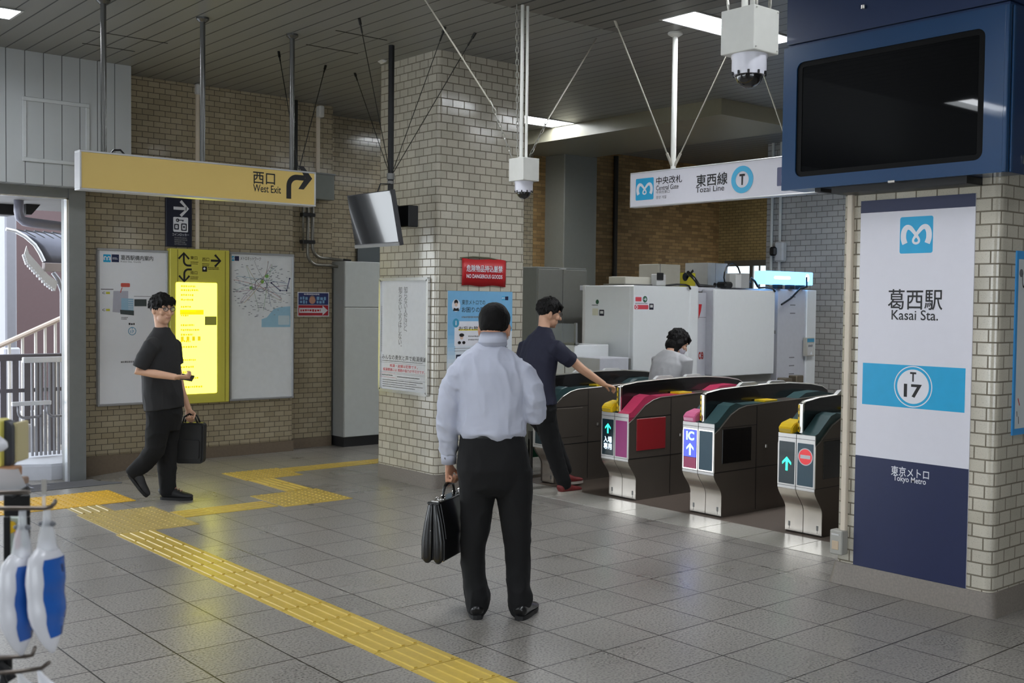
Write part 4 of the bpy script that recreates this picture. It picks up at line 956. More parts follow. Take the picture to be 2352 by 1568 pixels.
# pipework, trunking, boxes
t = thing('cable_trunking', 'thin white vertical trunking on the brick wall above the yellow guide board', 'conduit', 'white wall trunking', loc=(4.8, Yw, 2.17))
bm = B(); box(bm, 4.775, Yw-.025, 2.162, 4.81, Yw+.003, 3.74, .003); mesh('trunking', bm, MATS['trunking_beige'], t)
bm = B(); box(bm, 4.765, Yw-.06, 3.735, 4.835, Yw+.003, 3.84, .008); mesh('elbow', bm, LGREY, t)
t = thing('cable_trunking', 'thin white vertical trunking above the grey wall box right of the exit sign', 'conduit', 'white wall trunking', loc=(6.27, Y2, 3.07))
bm = B(); box(bm, 6.255, Y2-.025, 3.07, 6.295, Y2+.003, 3.70, .003); mesh('trunking', bm, MATS['trunking_beige'], t)
bm = B(); obox(bm, V((6.285, Y2-.04, 3.755)), V((1, 0, 0)), V((0, 1, 0)), ZU, .032, .045, .065, .012); mesh('elbow', bm, LGREY, t)
t = thing('control_box', 'grey metal wall box half hidden behind the right end of the yellow exit sign', 'box', loc=(6.3, Y2, 2.77))
bm = B(); box(bm, 6.17, Y2-.12, 2.775, 6.425, Y2+.003, 3.055, .004); mesh('case', bm, mat('box_grey', (124, 128, 124), .45, .2), t)
bm = B(); box(bm, 6.16, Y2-.13, 3.05, 6.435, Y2+.0, 3.068, .003); mesh('lid', bm, ALU, t)
t = thing('wall_pipes', 'pair of grey pipes running down the brick wall and bending right towards the white cabinet', 'pipe', loc=(6.1, 10.8, 2.0))
PIPE = mat('pipe_grey', (116, 114, 106), .35, .6)
for i, (x, zb_) in enumerate(((6.125, 2.045), (6.185, 2.125))):
    bm = B(); pts = [V((x, 10.815, 3.0)), V((x, 10.815, zb_+.13))]+arc_pts((x+.13, 10.815, zb_+.13), (-1, 0, 0), (0, 0, -1), .13, 0, math.pi/2, 6)[1:]+[V((6.40, 10.815, zb_)), V((6.52, 10.80, zb_-.01)), V((6.60, 10.74, zb_-.03))]
    tube(bm, pts, .017, 10); mesh('pipe', bm, PIPE, t, smooth=True)
bm = B(); tube(bm, [(6.07, 10.82, 2.9), (6.07, 10.82, 2.2)], .012, 8); mesh('pipe', bm, PIPE, t, smooth=True)
for z in (2.30, 2.60):
    bm = B(); box(bm, 6.055, 10.79, z-.02, 6.21, 10.872, z+.02, .004); mesh('bracket', bm, BLACKM, t)
bm = B(); cyl(bm, (6.56, 10.775, 2.105), (6.63, 10.72, 2.095), .024, 10); cyl(bm, (6.56, 10.775, 2.025), (6.63, 10.72, 2.015), .024, 10); mesh('end_sleeve', bm, BLACKM, t)
t = thing('cable_duct', 'dark vertical duct on the brick wall behind the right pole of the exit sign', 'duct', loc=(5.95, 10.8, 2.9))
bm = B(); box(bm, 5.915, 10.80, 2.75, 5.99, 10.872, CEIL, .004); mesh('duct', bm, mat('duct_dark', (44, 46, 46), .45, .3), t)
bm = B(); 
for z in (3.0, 3.3, 3.6): lathe(bm, (5.95, 10.797, z), [(.006, -.003), (.006, .003)], 8)
mesh('screws', bm, GREYM, t)
bm = B(); tube(bm, [(6.0, 10.85, 3.8), (6.0, 10.85, 3.0)], .008, 8); mesh('cable', bm, MATS['trunking_beige'], t)
# tall white cabinet in the recess
cx = onZ(790, 1022, 0); k = .965      # front left lower corner
x0, y0 = 6.50, 10.655
t = thing('white_cabinet', 'tall white cabinet standing in the recess between the brick wall and the brick pillar', 'cabinet', loc=(x0+.4, y0+.4, 0))
bm = B(); box(bm, x0, y0, .11, x0+.9, y0+.72, 2.098, .006); mesh('body', bm, mat('cabinet_side_shade', (150, 152, 150), .5), t)  # shade on the white cabinet's left side is put into this darker colour
bm = B(); box(bm, x0+.006, y0-.018, .115, x0+.9, y0+.002, 1.575, .004); mesh('door', bm, mat('cabinet_white', (206, 210, 208), .4), t)
bm = B(); box(bm, x0+.006, y0-.018, 1.582, x0+.9, y0+.002, 2.095, .004); mesh('door', bm, MATS['cabinet_white'], t)
bm = B(); box(bm, x0+.01, y0+.01, 0, x0+.9, y0+.7, .11); mesh('plinth', bm, mat('cabinet_plinth', (40, 40, 42), .5), t)
t = thing('recess_panel', 'dark grey panel on the recess wall above the white cabinet', 'panel', loc=(7.4, 11.39, 2.1))
bm = B(); box(bm, 7.12, 11.37, 2.11, 7.75, 11.40, 2.46, .004); mesh('panel', bm, mat('panel_slate', (84, 90, 92), .45), t)

# ================================================================== OUTSIDE THE EXIT
GRD = -.085
OUTW = mat('outdoor_brown_wall', (88, 70, 72), .7)
bm = B(); box(bm, onY(38, 600, 17.6).x, 17.6, -.2, 12, 17.9, 7); tag(mesh('neighbour_building', bm, OUTW), 'brown rendered building wall seen through the street exit', 'building')
t = thing('white_column', 'white column outside the street exit at the left edge', 'column', loc=(2.6, 15.5, GRD))
a, b_ = onY(12, 600, 15.0), onY(39, 600, 15.0)
bm = B(); box(bm, a.x, 15.0, GRD, b_.x, 15.4, 4.4, .02); mesh('shaft', bm, mat('outdoor_white', (132, 132, 140), .6), t)
bm = B(); box(bm, a.x-.03, 14.96, GRD, b_.x+.03, 15.42, 1.0, .02); mesh('base', bm, mat('outdoor_grey', (176, 176, 184), .6), t)
t = thing('red_sign_post', 'red banner at the far left edge outside the exit', 'banner', loc=(2.3, 16, GRD))
bm = B(); a, b_ = onY(0, 740, 16.0), onY(7, 740, 16.0); box(bm, a.x-.2, 16.0, .9, b_.x, 16.03, onY(0, 722, 16).z); mesh('cloth', bm, mat('banner_pink', (226, 120, 140), .6), t)
bm = B(); cyl(bm, (a.x-.2, 16.02, GRD), (a.x-.2, 16.02, 2.3), .015, 8); mesh('post', bm, ALU, t)
# shrub
t = thing('shrub', 'pink and green leafy shrub beyond the exit at the left edge', 'shrub', loc=(2.0, 16.5, GRD))
bm = B(); rnd = random.Random(3)
for i in range(900):
    c = V((onY(-18, 600, 16.6).x+rnd.gauss(0, .07), 16.6+rnd.gauss(0, .2), 1.9+rnd.gauss(0, .55))); d = V((rnd.gauss(0, 1), rnd.gauss(0, 1), rnd.gauss(0, 1))).normalized(); e_ = d.orthogonal().normalized()
    f = bm.faces.new([bm.verts.new(c+d*.06), bm.verts.new(c+e_*.025), bm.verts.new(c-d*.06), bm.verts.new(c-e_*.025)]); f.material_index = 0 if rnd.random() < .7 else 1
mesh('leaves', bm, [mat('leaf_green', (110, 150, 80), .6), mat('leaf_pink', (226, 150, 160), .6)], t)
bm = B(); cx_ = onY(-18, 600, 16.6).x; tube(bm, [(cx_, 16.6, GRD), (cx_+.03, 16.6, 1.2), (cx_, 16.6, 2.2)], [.04, .03, .01], 7); mesh('stem', bm, mat('bark', (110, 90, 70), .8), t)
OUTG = mat('rail_grey', (150, 150, 156), .4, .4); OUTL = mat('rail_white', (232, 234, 240), .35, .2)
# kerb with the bar fence
YF = 11.35
t = thing('bar_fence', 'grey metal bar fence with a pale top rail on a low kerb outside the exit', 'fence', loc=(3.3, YF, GRD))
bm = B(); prism(bm, [(2.85, 11.05), (3.36, 10.78), (3.9, 10.80), (3.9, 11.75), (2.85, 11.75)], (0, 0, GRD-.05), (1, 0, 0), (0, 1, 0), (0, 0, 1), 0, .20)
bmesh.ops.bevel(bm, geom=[e for e in bm.edges if e.verts[0].co.z > .05 and e.verts[1].co.z > .05], offset=.02, segments=2, affect='EDGES'); mesh('kerb', bm, mat('kerb_concrete', (206, 208, 216), .6), t)
zt_ = onY(100, 832, YF).z; zb_ = .10
for i in range(8):
    px = 74+i*10.1; x = onY(px, 950, YF).x; bm = B(); cyl(bm, (x, YF, zb_-.02), (x, YF, zt_), .014, 8); mesh('bar', bm, OUTG, t, smooth=40)
xa, xb = onY(52, 836, YF).x, 3.9
bm = B(); box(bm, xa, YF-.03, zt_, xb, YF+.03, zt_+.055, .006); mesh('top_rail', bm, OUTL, t)
t = thing('loop_handrail', 'short pale handrail with curved grey brackets in front of the bar fence', 'handrail', loc=(3.1, 11.2, .5))
zr = onY(70, 926, 11.2).z; xa, xb = onY(27, 926, 11.2).x, onY(117, 924, 11.2).x
bm = B(); box(bm, xa, 11.18, zr-.02, xb, 11.23, zr+.02, .005); mesh('rail', bm, OUTL, t)
for x in (xa+.06, xb-.03):
    bm = B(); tube(bm, [V((x, 11.205, zr-.02)), V((x, 11.205, zr-.08))]+arc_pts((x+.06, 11.205, zr-.08), (-1, 0, 0), (0, 0, -1), .06, 0, math.pi/2, 5)[1:]+[V((x+.2, 11.26, zr-.14)), V((x+.26, 11.35, zr-.14))], .013, 8); mesh('bracket', bm, OUTG, t, smooth=True)
# flat railing behind
YR = 12.4
t = thing('flat_railing', 'grey horizontal railing with square posts behind the bar fence', 'railing', loc=(2.9, YR, GRD))
z_ = onY(60, 820, YR).z; bm = B(); box(bm, 1.2, YR-.04, z_-.035, 4.1, YR+.04, z_+.035, .006); mesh('top_rail', bm, mat('rail_dark', (112, 108, 114), .5, .3), t)
z2 = onY(30, 897, YR).z; bm = B(); box(bm, 1.2, YR-.02, z2-.02, 4.1, YR+.02, z2+.02); mesh('lower_rail', bm, MATS['rail_dark'], t)
for px in (6, 34, 61, 90, 120):
    x = onY(px, 880, YR).x; bm = B(); box(bm, x-.03, YR-.03, GRD, x+.03, YR+.03, z_-.03); mesh('post', bm, MATS['rail_dark'], t)
t = thing('concrete_block', 'grey concrete block with a rounded top at the foot of the flat railing', 'block', loc=(3.0, 12.2, GRD))
bm = B(); a, b_ = onY(10, 960, 12.1), onY(76, 960, 12.1); box(bm, a.x, 12.0, GRD, b_.x, 12.3, onY(50, 975, 12.1).z, .02); mesh('block', bm, mat('concrete_grey', (168, 164, 164), .7), t)
# stairs railing
YS = 13.6
t = thing('stair_railing', 'beige sloping stair railing with round balusters outside the exit', 'railing', loc=(3.0, YS, GRD))
p0, p1 = onY(-15, 800, YS), onY(160, 722, YS); bm = B(); tube(bm, [p0, p1], (.045, .03) and [(.05, .03), (.05, .03)], 8, side=(0, 1, 0)); mesh('hand_rail', bm, mat('rail_beige', (196, 178, 164), .5), t)
for px in (20, 50, 80, 102, 126, 146):
    k_ = (px+15)/175; p = p0+(p1-p0)*k_; bm = B(); cyl(bm, (p.x, YS, GRD), p, .018, 8); mesh('baluster', bm, mat('rail_bright', (236, 232, 226), .4, .2), t, smooth=40)
# curved canopy
YC = 13.0
t = thing('curved_canopy', 'grey curved canopy with dark ribs and a scalloped white edge over the outside stairs', 'canopy', loc=(3.2, YC, GRD))
A0, A1 = onY(14, 530, YC+1.2), onY(118, 600, YC-.5)
prof = [onY(px, py, YC) for px, py in ((14, 530), (36, 535), (58, 547), (80, 566), (92, 585), (101, 604))]
bm = B(); rows = []
for p in prof: rows.append([bm.verts.new(p+V((.9*k/8, .35*k/8, .0))) for k in range(9)])
for a, c in zip(rows, rows[1:]):
    for k in range(8): bm.faces.new((a[k], a[k+1], c[k+1], c[k]))
o = mesh('roof_sheet', bm, mat('canopy_grey', (92, 94, 108), .35, .3), t, smooth=True); md = o.modifiers.new('t', 'SOLIDIFY'); md.thickness = .02
for k in range(9):
    bm = B(); tube(bm, [p+V((.9*k/8, .35*k/8, .02)) for p in prof], .012 if k else .022, 6); mesh('rib', bm, OUTL if k == 0 else BLACKM, t)
bm = B(); p = prof[-1]; obox(bm, p+V((.45, .17, -.045)), V((.93, .36, 0)).normalized(), V((-.36, .93, 0)).normalized(), ZU, .49, .03, .05, .005); mesh('gutter', bm, mat('canopy_gutter', (150, 138, 136), .5), t)
bm = B(); pts = [onY(px, py, YC) for px, py in ((54, 582), (60, 600), (80, 622), (104, 648), (126, 664))]; rnd = random.Random(2)
lo = [bm.verts.new(p+V((0, 0, -.02))) for p in pts]; hi = [bm.verts.new(p+V((.03, 0, .085))) for p in pts]
for i in range(4): bm.faces.new((lo[i], lo[i+1], hi[i+1], hi[i]))
for i in range(4):
    for k in range(4): lathe(bm, pts[i]+(pts[i+1]-pts[i])*(k/4)+V((0, -.01, -.025)), [(.016, -.015), (.02, 0), (.016, .015)], 8)
o = mesh('edge_valance', bm, OUTL, t); md = o.modifiers.new('t', 'SOLIDIFY'); md.thickness = .015
bm = B(); px_ = onY(143, 700, YC).x; tube(bm, [onY(122, 626, YC), onY(134, 642, YC), V((px_, YC, onY(143, 670, YC).z)), V((px_, YC, GRD))], .026, 10); mesh('post', bm, OUTG, t, smooth=True)
# drain pipe and dark soffit box over the exit
t = thing('drain_pipe', 'grey drain pipe bending under the soffit outside the exit', 'pipe', loc=(3.2, 11.6, 2.4))
bm = B(); tube(bm, [onY(43, 440, 11.6)]+[onY(px, py, 11.6) for px, py in ((43, 485), (46, 500), (55, 508), (70, 511), (150, 521))], .048, 12); mesh('pipe', bm, mat('pipe_lilac', (138, 138, 152), .35, .3), t, smooth=True)
t = thing('soffit_box', 'dark equipment box hanging under the soffit outside the exit', 'box', loc=(2.8, 12, 2.5))
a, b_ = onY(-20, 491, 12.2), onY(36, 462, 12.2); bm = B(); box(bm, a.x, 12.2, a.z, b_.x, 12.5, b_.z, .01); mesh('case', bm, BLACKM, t)
a, b_ = onY(60, 492, 12.0), onY(100, 462, 12.0); bm = B(); prism(bm, [(a.x, a.z), (b_.x-.12, a.z), (b_.x, b_.z), (a.x, b_.z)], (0, 12.0, 0), (1, 0, 0), (0, 0, 1), (0, 1, 0), 0, .3); mesh('bracket_box', bm, BLACKM, t)
bm = B(); box(bm, -4, 11.0, 2.62, 4.6, 12.8, 2.72); mesh('ceiling_porch', bm, mat('porch_soffit', (150, 150, 150), .6), kind='structure')

# ================================================================== TICKET GATES
GSIDE = mat('gate_dark_steel', (104, 96, 88), .34, .5, var=.1, scale=3)
GTEAL = mat('gate_teal', (52, 78, 80), .35); GPINK = mat('gate_pink', (190, 56, 92), .4); GBLK = mat('fence_black', (16, 15, 16), .2, coat=.4)
RIM = mat('fence_rim', (176, 172, 164), .3, .5); CHROME = mat('chrome', (214, 210, 204), .12, .95)
YELP = mat('reader_yellow', (226, 190, 30), .35); PINKP = mat('reader_pink', (214, 110, 150), .35)
DARKD = mat('display_dark', (34, 54, 62), .2, coat=.3); PANEL_F = mat('display_frame', (214, 212, 210), .3, .4)
GREENL = mat('led_green', (40, 240, 180), .4, emit=2.2, var=0); WHITEL = mat('led_white', (200, 230, 250), .4, emit=1.3, var=0)
BLUEL = mat('led_blue', (70, 80, 230), .4, emit=1.0, var=0); ICW = mat('led_pale_cyan', (170, 240, 250), .4, emit=1.6, var=0)
PURP = mat('panel_magenta', (168, 60, 130), .35); ROSE = mat('panel_rose', (186, 84, 120), .35)
TEALP = mat('panel_teal', (52, 82, 98), .3); LITF = mat('lit_panel_edge', (255, 250, 244), .4, emit=.9, var=0)
GX, HW = 6.72, .158
def gate_profile():
    p = [(0.03, 0.0), (0.0, .012), (0.0, .17)]
    for i in range(1, 9):
        a = i/8; p.append((-.10*(a*a*(3-2*a))*1.0, .17+.18*a))
    p += [(-.10, .66), (-.045, .69), (.10, .80), (.20, .842), (.29, .859), (1.40, .896), (1.56, .88), (1.63, .80), (1.63, 0.0)]
    return p
def ticket_gate(yc, label, accent, accent2, flap, left, right, reader, half=False):
    HL = .022 if half else HW
    t = thing('ticket_gate', label, 'ticket gate', 'ticket gates', (GX+.75, yc, 0))
    prof = gate_profile()
    bm = B(); prism(bm, prof, (GX, yc, 0), (1, 0, 0), (0, 0, 1), (0, 1, 0), -HW, HL); mesh('body', bm, GSIDE, t)
    # bright edge that follows the side panel
    for sgn in ((-1,) if half else (-1, 1)):
        bm = B(); tube(bm, [V((GX+x, yc+sgn*HW, z)) for x, z in [(-.098, .36)]+prof[11:17]], .004, 6); mesh('edge_trim', bm, STEEL, t)
    # seams, lock and recessed flap housing on the lane sides
    bm = B()
    for sgn in ((-1,) if half else (-1, 1)):
        y = yc+sgn*HW
        for a in ((.42, .02, .425, .85), (.98, .02, .985, .87), (-.09, .355, 1.6, .36), (-.09, .70, .42, .704)): box(bm, GX+a[0], y-.0015, a[1], GX+a[2], y+.0015, a[3])
    mesh('seams', bm, BLACKP, t)
    bm = B(); lathe(bm, (GX+.55, yc-HW, .52), [(.012, -.012), (.012, .012)], 10); mesh('lock', bm, STEEL, t)
    bm = B(); box(bm, GX-.005, yc-HW-.004, .42, GX+.355, yc-HW+.002, .69, .003); mesh('flap_housing', bm, flap, t)
    bm = B(); box(bm, GX+.99, yc-HW-.004, .42, GX+1.34, yc-HW+.002, .69, .003); mesh('flap_housing', bm, GBLK, t)
    # sloped coloured covers either side of the fence
    for sgn, m in (((-1, accent),) if half else ((-1, accent), (1, accent2))):
        y0, y1 = (yc-HW+.012, yc-.02) if sgn < 0 else (yc+.02, yc+HW-.012)
        pr_ = [(-.097, .655), (-.097, .735), (-.05, .75), (.10, .866), (.17, .884), (.25, .868), (.98, .878), (1.1, .925), (1.3, .932), (1.5, .90), (1.6, .80), (1.3, .78), (0, .66)]
        bm = B(); prism(bm, pr_, (GX, y0, 0), (1, 0, 0), (0, 0, 1), (0, 1, 0), 0, y1-y0); mesh('top_cover', bm, m, t)
        if sgn < 0:
            bm = B(); box(bm, GX+.55, y0+.01, .862, GX+.72, y1-.01, .888, .003); mesh('ticket_slot_plate', bm, YELP, t)
    # centre fence
    top = [(-.045, .951), (-.02, .965), (.14, .984), (.40, .995), (.75, 1.003), (1.05, 1.001), (1.35, .98), (1.52, .955), (1.60, .92), (1.612, .86)]
    bm = B(); prism(bm, [(-.045, .70)]+top+[(1.60, .72)], (GX, yc, 0), (1, 0, 0), (0, 0, 1), (0, 1, 0), -.017, .017); f = mesh('fence', bm, GBLK, t)
    bm = B(); tube(bm, [V((GX+x, yc, z)) for x, z in top], [(.019, .009)]*len(top), 8, side=(0, 1, 0)); mesh('fence_rim', bm, RIM, f, smooth=40)
    for x in (.50, .88):
        bm = B(); prism(bm, [(-.13, 0), (-.085, .028), (.085, .028), (.13, 0)], (GX+x, yc, 1.0), (1, 0, 0), (0, 0, 1), (0, 1, 0), -.016, .016); mesh('sensor', bm, LGREY, f)
    bm = B(); box(bm, GX-.062, yc-.020, .735, GX-.040, yc+.020, .955, .006, 2); mesh('fence_post', bm, CHROME, t)
    bm = B(); box(bm, GX-.0635, yc+.004, .745, GX-.045, yc+.0215, .945, .002); p_ = mesh('warning_strip', bm, YELP, t)
    bm = B()
    for i in range(4): box(bm, GX-.0645, yc+.009, .765+i*.045, GX-.063, yc+.016, .785+i*.045)
    mesh('strip_print', bm, INK, p_)
    # reader box on the far half
    if not half: bm = B(); prism(bm, [(-.11, .735), (-.118, .775), (-.085, .806), (.02, .83), (.02, .735)], (GX, yc, 0), (1, 0, 0), (0, 0, 1), (0, 1, 0), .03, HW-.008)
    if not half: bmesh.ops.bevel(bm, geom=bm.edges[:], offset=.006, segments=2, affect='EDGES'); rd = mesh('card_reader', bm, reader, t)
    if not half: bm = B(); box(bm, GX-.1175, yc+.045, .744, GX-.113, yc+HW-.02, .766); mesh('reader_print', bm, mat('reader_label', (190, 160, 40), .5) if reader is YELP else mat('reader_label_pink', (232, 170, 196), .5), rd)
    # head front with two displays
    xf = GX-.104
    bm = B(); box(bm, xf, yc-HW-.001, .335, GX-.098, yc+HL+.001, .736, .003); hd = mesh('head_front', bm, PANEL_F, t)
    s = signX(t, xf, yc+(0 if half else HW), .335)
    w = HW if half else 2*HW; hf = HW
    for k, (fill, frame) in enumerate((right[:2],) if half else (left[:2], right[:2])):
        u0, u1 = hf*k+.012, hf*(k+1)-.012
        if frame: s.rr('display_edge', frame, u0-.007, .028, u1+.007, .348, .004, 1)
        s.rr('display', fill, u0, .036, u1, .34, .004, 2)
    s.rect('head_seam', BLACKP, hf-.002, 0, hf+.002, .4, 2); s.rect('head_seam', BLACKP, 0, .022, w, .0245, 2); s.rect('head_seam', BLACKP, 0, .368, w, .371, 2)
    if not half: left[2](s, hf*.5); right[2](s, hf*1.5)
    s.done()
    # stainless kick plates
    for sgn in ((-1,) if half else (-1, 1)):
        bm = B(); pr2 = [(x-.003, z) for x, z in prof[1:11]]+[(x+.004, z) for x, z in prof[1:11][::-1]]
        y0, y1 = (-HW+.002, -.003) if sgn < 0 else (.003, HW-.002)
        prism(bm, pr2, (GX, yc, 0), (1, 0, 0), (0, 0, 1), (0, 1, 0), y0, y1); mesh('kick_plate', bm, mat('kick_steel', (226, 218, 208), .22, .9, var=.12, bump=.04, scale=14), t, smooth=35)
        bm = B(); lathe(bm, (GX-.004, yc+sgn*.12, .04), [(.001, -.016), (.001, .016)], 6); box(bm, GX-.005, yc+sgn*.12-.008, .045, GX-.002, yc+sgn*.12+.008, .08, .001); mesh('lock_plate', bm, GREYM, t)
    bm = B(); box(bm, GX+.02, yc-HW+.01, -.005, GX+1.63, yc+HL-.01, .03); mesh('plinth', bm, BLACKM, t)
    return t
def no(s, u): pass
def up_arrow(m, size=.085, v=.2, lv=3):
    return lambda s, u: s.arrow('arrow', m, u, v, size, math.pi/2, lv)
def entry_only(s, u):
    s.arrow('arrow', GREENL, u, .262, .085, math.pi/2, 3)
    for st, v in (('入場', .165), ('専用', .108)): s.text('lettering', WHITEL, st, u-.047, v-.024, u+.047, v+.028, 3, .02)
def ic_lane(s, u):
    s.rect('lit_field', BLUEL, u-.062, .125, u+.062, .338, 3); s.rect('magenta_field', ROSE, u-.062, .038, u+.062, .122, 3)
    s.text('lettering', ICW, 'IC', u-.04, .255, u+.04, .325, 4, .03); s.arrow('arrow', ICW, u, .185, .095, math.pi/2, 4)
def no_entry(s, u):
    s.disc('no_entry', WHITE, u, .245, .062, 3, 30); s.disc('no_entry', mat('no_entry_red', (226, 66, 72), .4, emit=.25, var=0), u, .245, .055, 4, 30); s.rect('no_entry_bar', WHITE, u-.042, .232, u+.042, .258, 5)
ticket_gate(7.525, 'dark narrow end ticket gate behind the person in navy nearest the brick pillar', GTEAL, GTEAL, GSIDE, (DARKD, None, no), (DARKD, None, no), YELP, True)
ticket_gate(6.50, 'ticket gate with pink slope, magenta panel and green entry arrow', GPINK, GTEAL, mat('flap_red', (150, 34, 40), .4), (DARKD, PANEL_F, entry_only), (PURP, PANEL_F, no), YELP)
ticket_gate(5.59, 'ticket gate with lit blue IC display and pink reader', GTEAL, GTEAL, GBLK, (DARKD, LITF, ic_lane), (TEALP, LITF, no), PINKP)
ticket_gate(4.68, 'ticket gate with green arrow and red no entry disc beside the right pillar', GTEAL, GTEAL, GBLK, (DARKD, PANEL_F, up_arrow(GREENL, .10, .18)), (TEALP, PANEL_F, no_entry), YELP)

# ================================================================== TICKET OFFICE BEHIND THE GATES
GLW = mat('office_white_panel', (230, 233, 234), .22, coat=.35, var=.02); GLW2 = mat('office_grey_white', (196, 197, 204), .35)
XB, YB, ZT = 8.40, 8.0, 1.848
yl = onX(1340, 657, XB).y
t = thing('office_partition', 'white L shaped office partition with small notices behind the gates', 'partition', loc=(XB+.5, YB+.1, 0))
bm = B(); box(bm, XB, YB, 0, 9.36, YB+.06, ZT, .006); mesh('front_panel', bm, GLW, t)
bm = B(); box(bm, XB, YB+.055, 0, XB+.06, yl-.03, ZT, .006); mesh('side_panel', bm, GLW, t)
bm = B(); box(bm, XB-.005, yl-.035, 0, XB+.07, yl+.01, ZT+.004, .006); mesh('end_post', bm, LGREY, t)
bm = B(); box(bm, 9.28, YB-.012, 0, 9.43, YB+.05, ZT+.01, .02, 3); mesh('corner_post', bm, GLW, t)
s = signY(t, XB, YB-.001, 0)
def ou(px, py=700): return onY(px, py, YB).x-XB
def ov(px, py): return onY(px, py, YB).z
s.rect('notice', WHITE, ou(1456), ov(1470, 712), ou(1490), ov(1470, 678), 1); s.rr('notice_red', mat('notice_rose', (210, 70, 84), .5), ou(1459), ov(1470, 692), ou(1473), ov(1470, 682), .008, 2); s.disc('notice_green', mat('notice_green', (40, 96, 70), .5), ou(1481), ov(1481, 687), .035, 2, 20); s.arrow('notice_arrow', WHITE, ou(1481), ov(1481, 687), .045, 0, 3)
s.rr('notice_red', MATS['notice_rose'], ou(1457), ov(1470, 710), ou(1489), ov(1470, 700), .01, 2); s.ring('notice_mark', WHITE, ou(1462), ov(1462, 705), .012, .02, 3, 16); s.rr('notice_navy', DKNAVY, ou(1491), ov(1491, 711), ou(1501), ov(1491, 697), .006, 1); s.lines('small_print', GREYINK, ou(1459), ov(1470, 698), ou(1488), ov(1470, 695), 1, .012, 2, 1); s.rect('notice_mark', LGREY, ou(1493), ov(1493, 706), ou(1499), ov(1493, 700), 2)
s.done()
s = signX(t, XB-.001, yl, 0)
def pu(px): return yl-onX(px, 700, XB).y
def pv(px, py): return onX(px, py, XB).z
s.disc('notice_green', MATS['notice_green'], pu(1372), pv(1372, 693), .025, 1, 18); s.lines('small_print', GREYINK, pu(1360), pv(1366, 702), pu(1378), pv(1366, 699), 1, .014, 1, 2); s.rect('notice_cream', mat('notice_cream', (214, 212, 190), .5), pu(1361), pv(1366, 724), pu(1374), pv(1366, 708), 1); s.rr('notice_navy', DKNAVY, pu(1377), pv(1380, 725), pu(1388), pv(1380, 711), .006, 1); s.rect('notice_mark', LGREY, pu(1379), pv(1380, 720), pu(1386), pv(1380, 714), 2)
s.done()
t = thing('service_panel', 'grey white service panel with red lettering between two white office panels', 'panel', loc=(9.6, YB+.1, 0))
bm = B(); box(bm, 9.365, YB+.07, 0, 9.67, YB+.13, ZT-.06, .004); mesh('panel', bm, GLW2, t)
s = signY(t, 9.36, YB+.07, 0); s.rect('seam', GREYINK, .0, onY(1625, 729, YB+.07).z, .4, onY(1625, 728, YB+.07).z, 1)
u = onY(1604, 818, YB+.07).x-9.36; z = onY(1610, 825, YB+.07).z; s.text('lettering', mat('sign_dark_red', (150, 40, 30), .5), 'ce', u, z, u+.085, z+.085, 1, .03); s.poly('red_mark', RED, [(u-.01, z+.62), (u+.045, z+.62), (u+.03, z+.54), (u-.01, z+.45)], 1)
s.done()
xa, xb = onY(1640, 760, YB-.06).x, onY(1785, 760, YB-.06).x
t = thing('wall_cupboard', 'large white square cupboard door mounted right of the red lettering', 'cupboard', loc=((xa+xb)/2, YB, .85))
za = onY(1700, 862, YB-.06).z; zt = onY(1700, 665, YB-.06).z
bm = B(); box(bm, xa, YB-.06, za, xb-.05, YB-.03, zt, .01, 2); mesh('door', bm, GLW, t)
bm = B(); box(bm, xa+.01, YB-.03, za+.005, xb, YB+.14, zt, .02, 3); mesh('carcass', bm, GLW2, t)
bm = B(); box(bm, xa-.02, YB+.02, 0, xb, YB+.3, za-.005); mesh('base', bm, mat('office_grey', (150, 150, 146), .5), t)
bm = B(); box(bm, xb-.035, YB-.055, (za+zt)/2-.02, xb-.01, YB-.028, (za+zt)/2+.02, .003); mesh('catch', bm, ALU, t)
xe0, xe1 = onY(1788, 760, YB+.06).x, onY(1848, 760, YB+.06).x
t = thing('vented_locker', 'grey white locker with small vent slots right of the white cupboard', 'locker', loc=((xe0+xe1)/2, YB+.3, 0))
bm = B(); box(bm, xe0-.02, YB+.06, 0, xe1, YB+.6, ZT-.0, .004); mesh('body', bm, GLW2, t)
s = signY(t, xe0, YB+.06, 0); ww = xe1-xe0
for zz in (1.76, 1.66, 1.56, 1.02, .92, .82): s.rect('vent_slots', GREYINK, ww*.42, zz-.006, ww*.62, zz+.006, 1)
for zz in (.70, .57): s.rect('seam', GREYINK, 0, zz-.003, ww*.95, zz+.003, 1)
s.done()
x5 = onY(1874, 760, YB+.04).x
t = thing('white_post', 'white post with an intercom at the right end of the ticket office', 'post', loc=((xe1+x5)/2, YB+.1, 0))
bm = B(); box(bm, xe1+.01, YB+.04, 0, x5, YB+.2, ZT+.0, .008); mesh('post', bm, GLW, t)
i0, i1 = onY(1850, 818, YB), onY(1869, 775, YB)
bm = B(); box(bm, i0.x, YB-.015, i0.z, i1.x, YB+.042, i1.z, .006); ic = mesh('intercom', bm, mat('intercom_grey', (186, 182, 170), .45), t)
s = signY(ic, i0.x, YB-.0155, i0.z); w, h = i1.x-i0.x, i1.z-i0.z
s.rect('intercom_header', mat('intercom_teal', (70, 150, 186), .45), .01, h*.76, w-.01, h-.01, 1); s.rect('intercom_plate', LGREY, .015, h*.05, w-.015, h*.7, 1); s.poly('intercom_mark', mat('mark_bright', (240, 246, 255), .4), [(w*.48, h*.1), (w*.68, h*.1), (w*.58, h*.28)], 2); s.lines('small_print', GREYINK, w*.2, h*.5, w*.8, h*.62, 2, .02, 2, 3)
s.done()
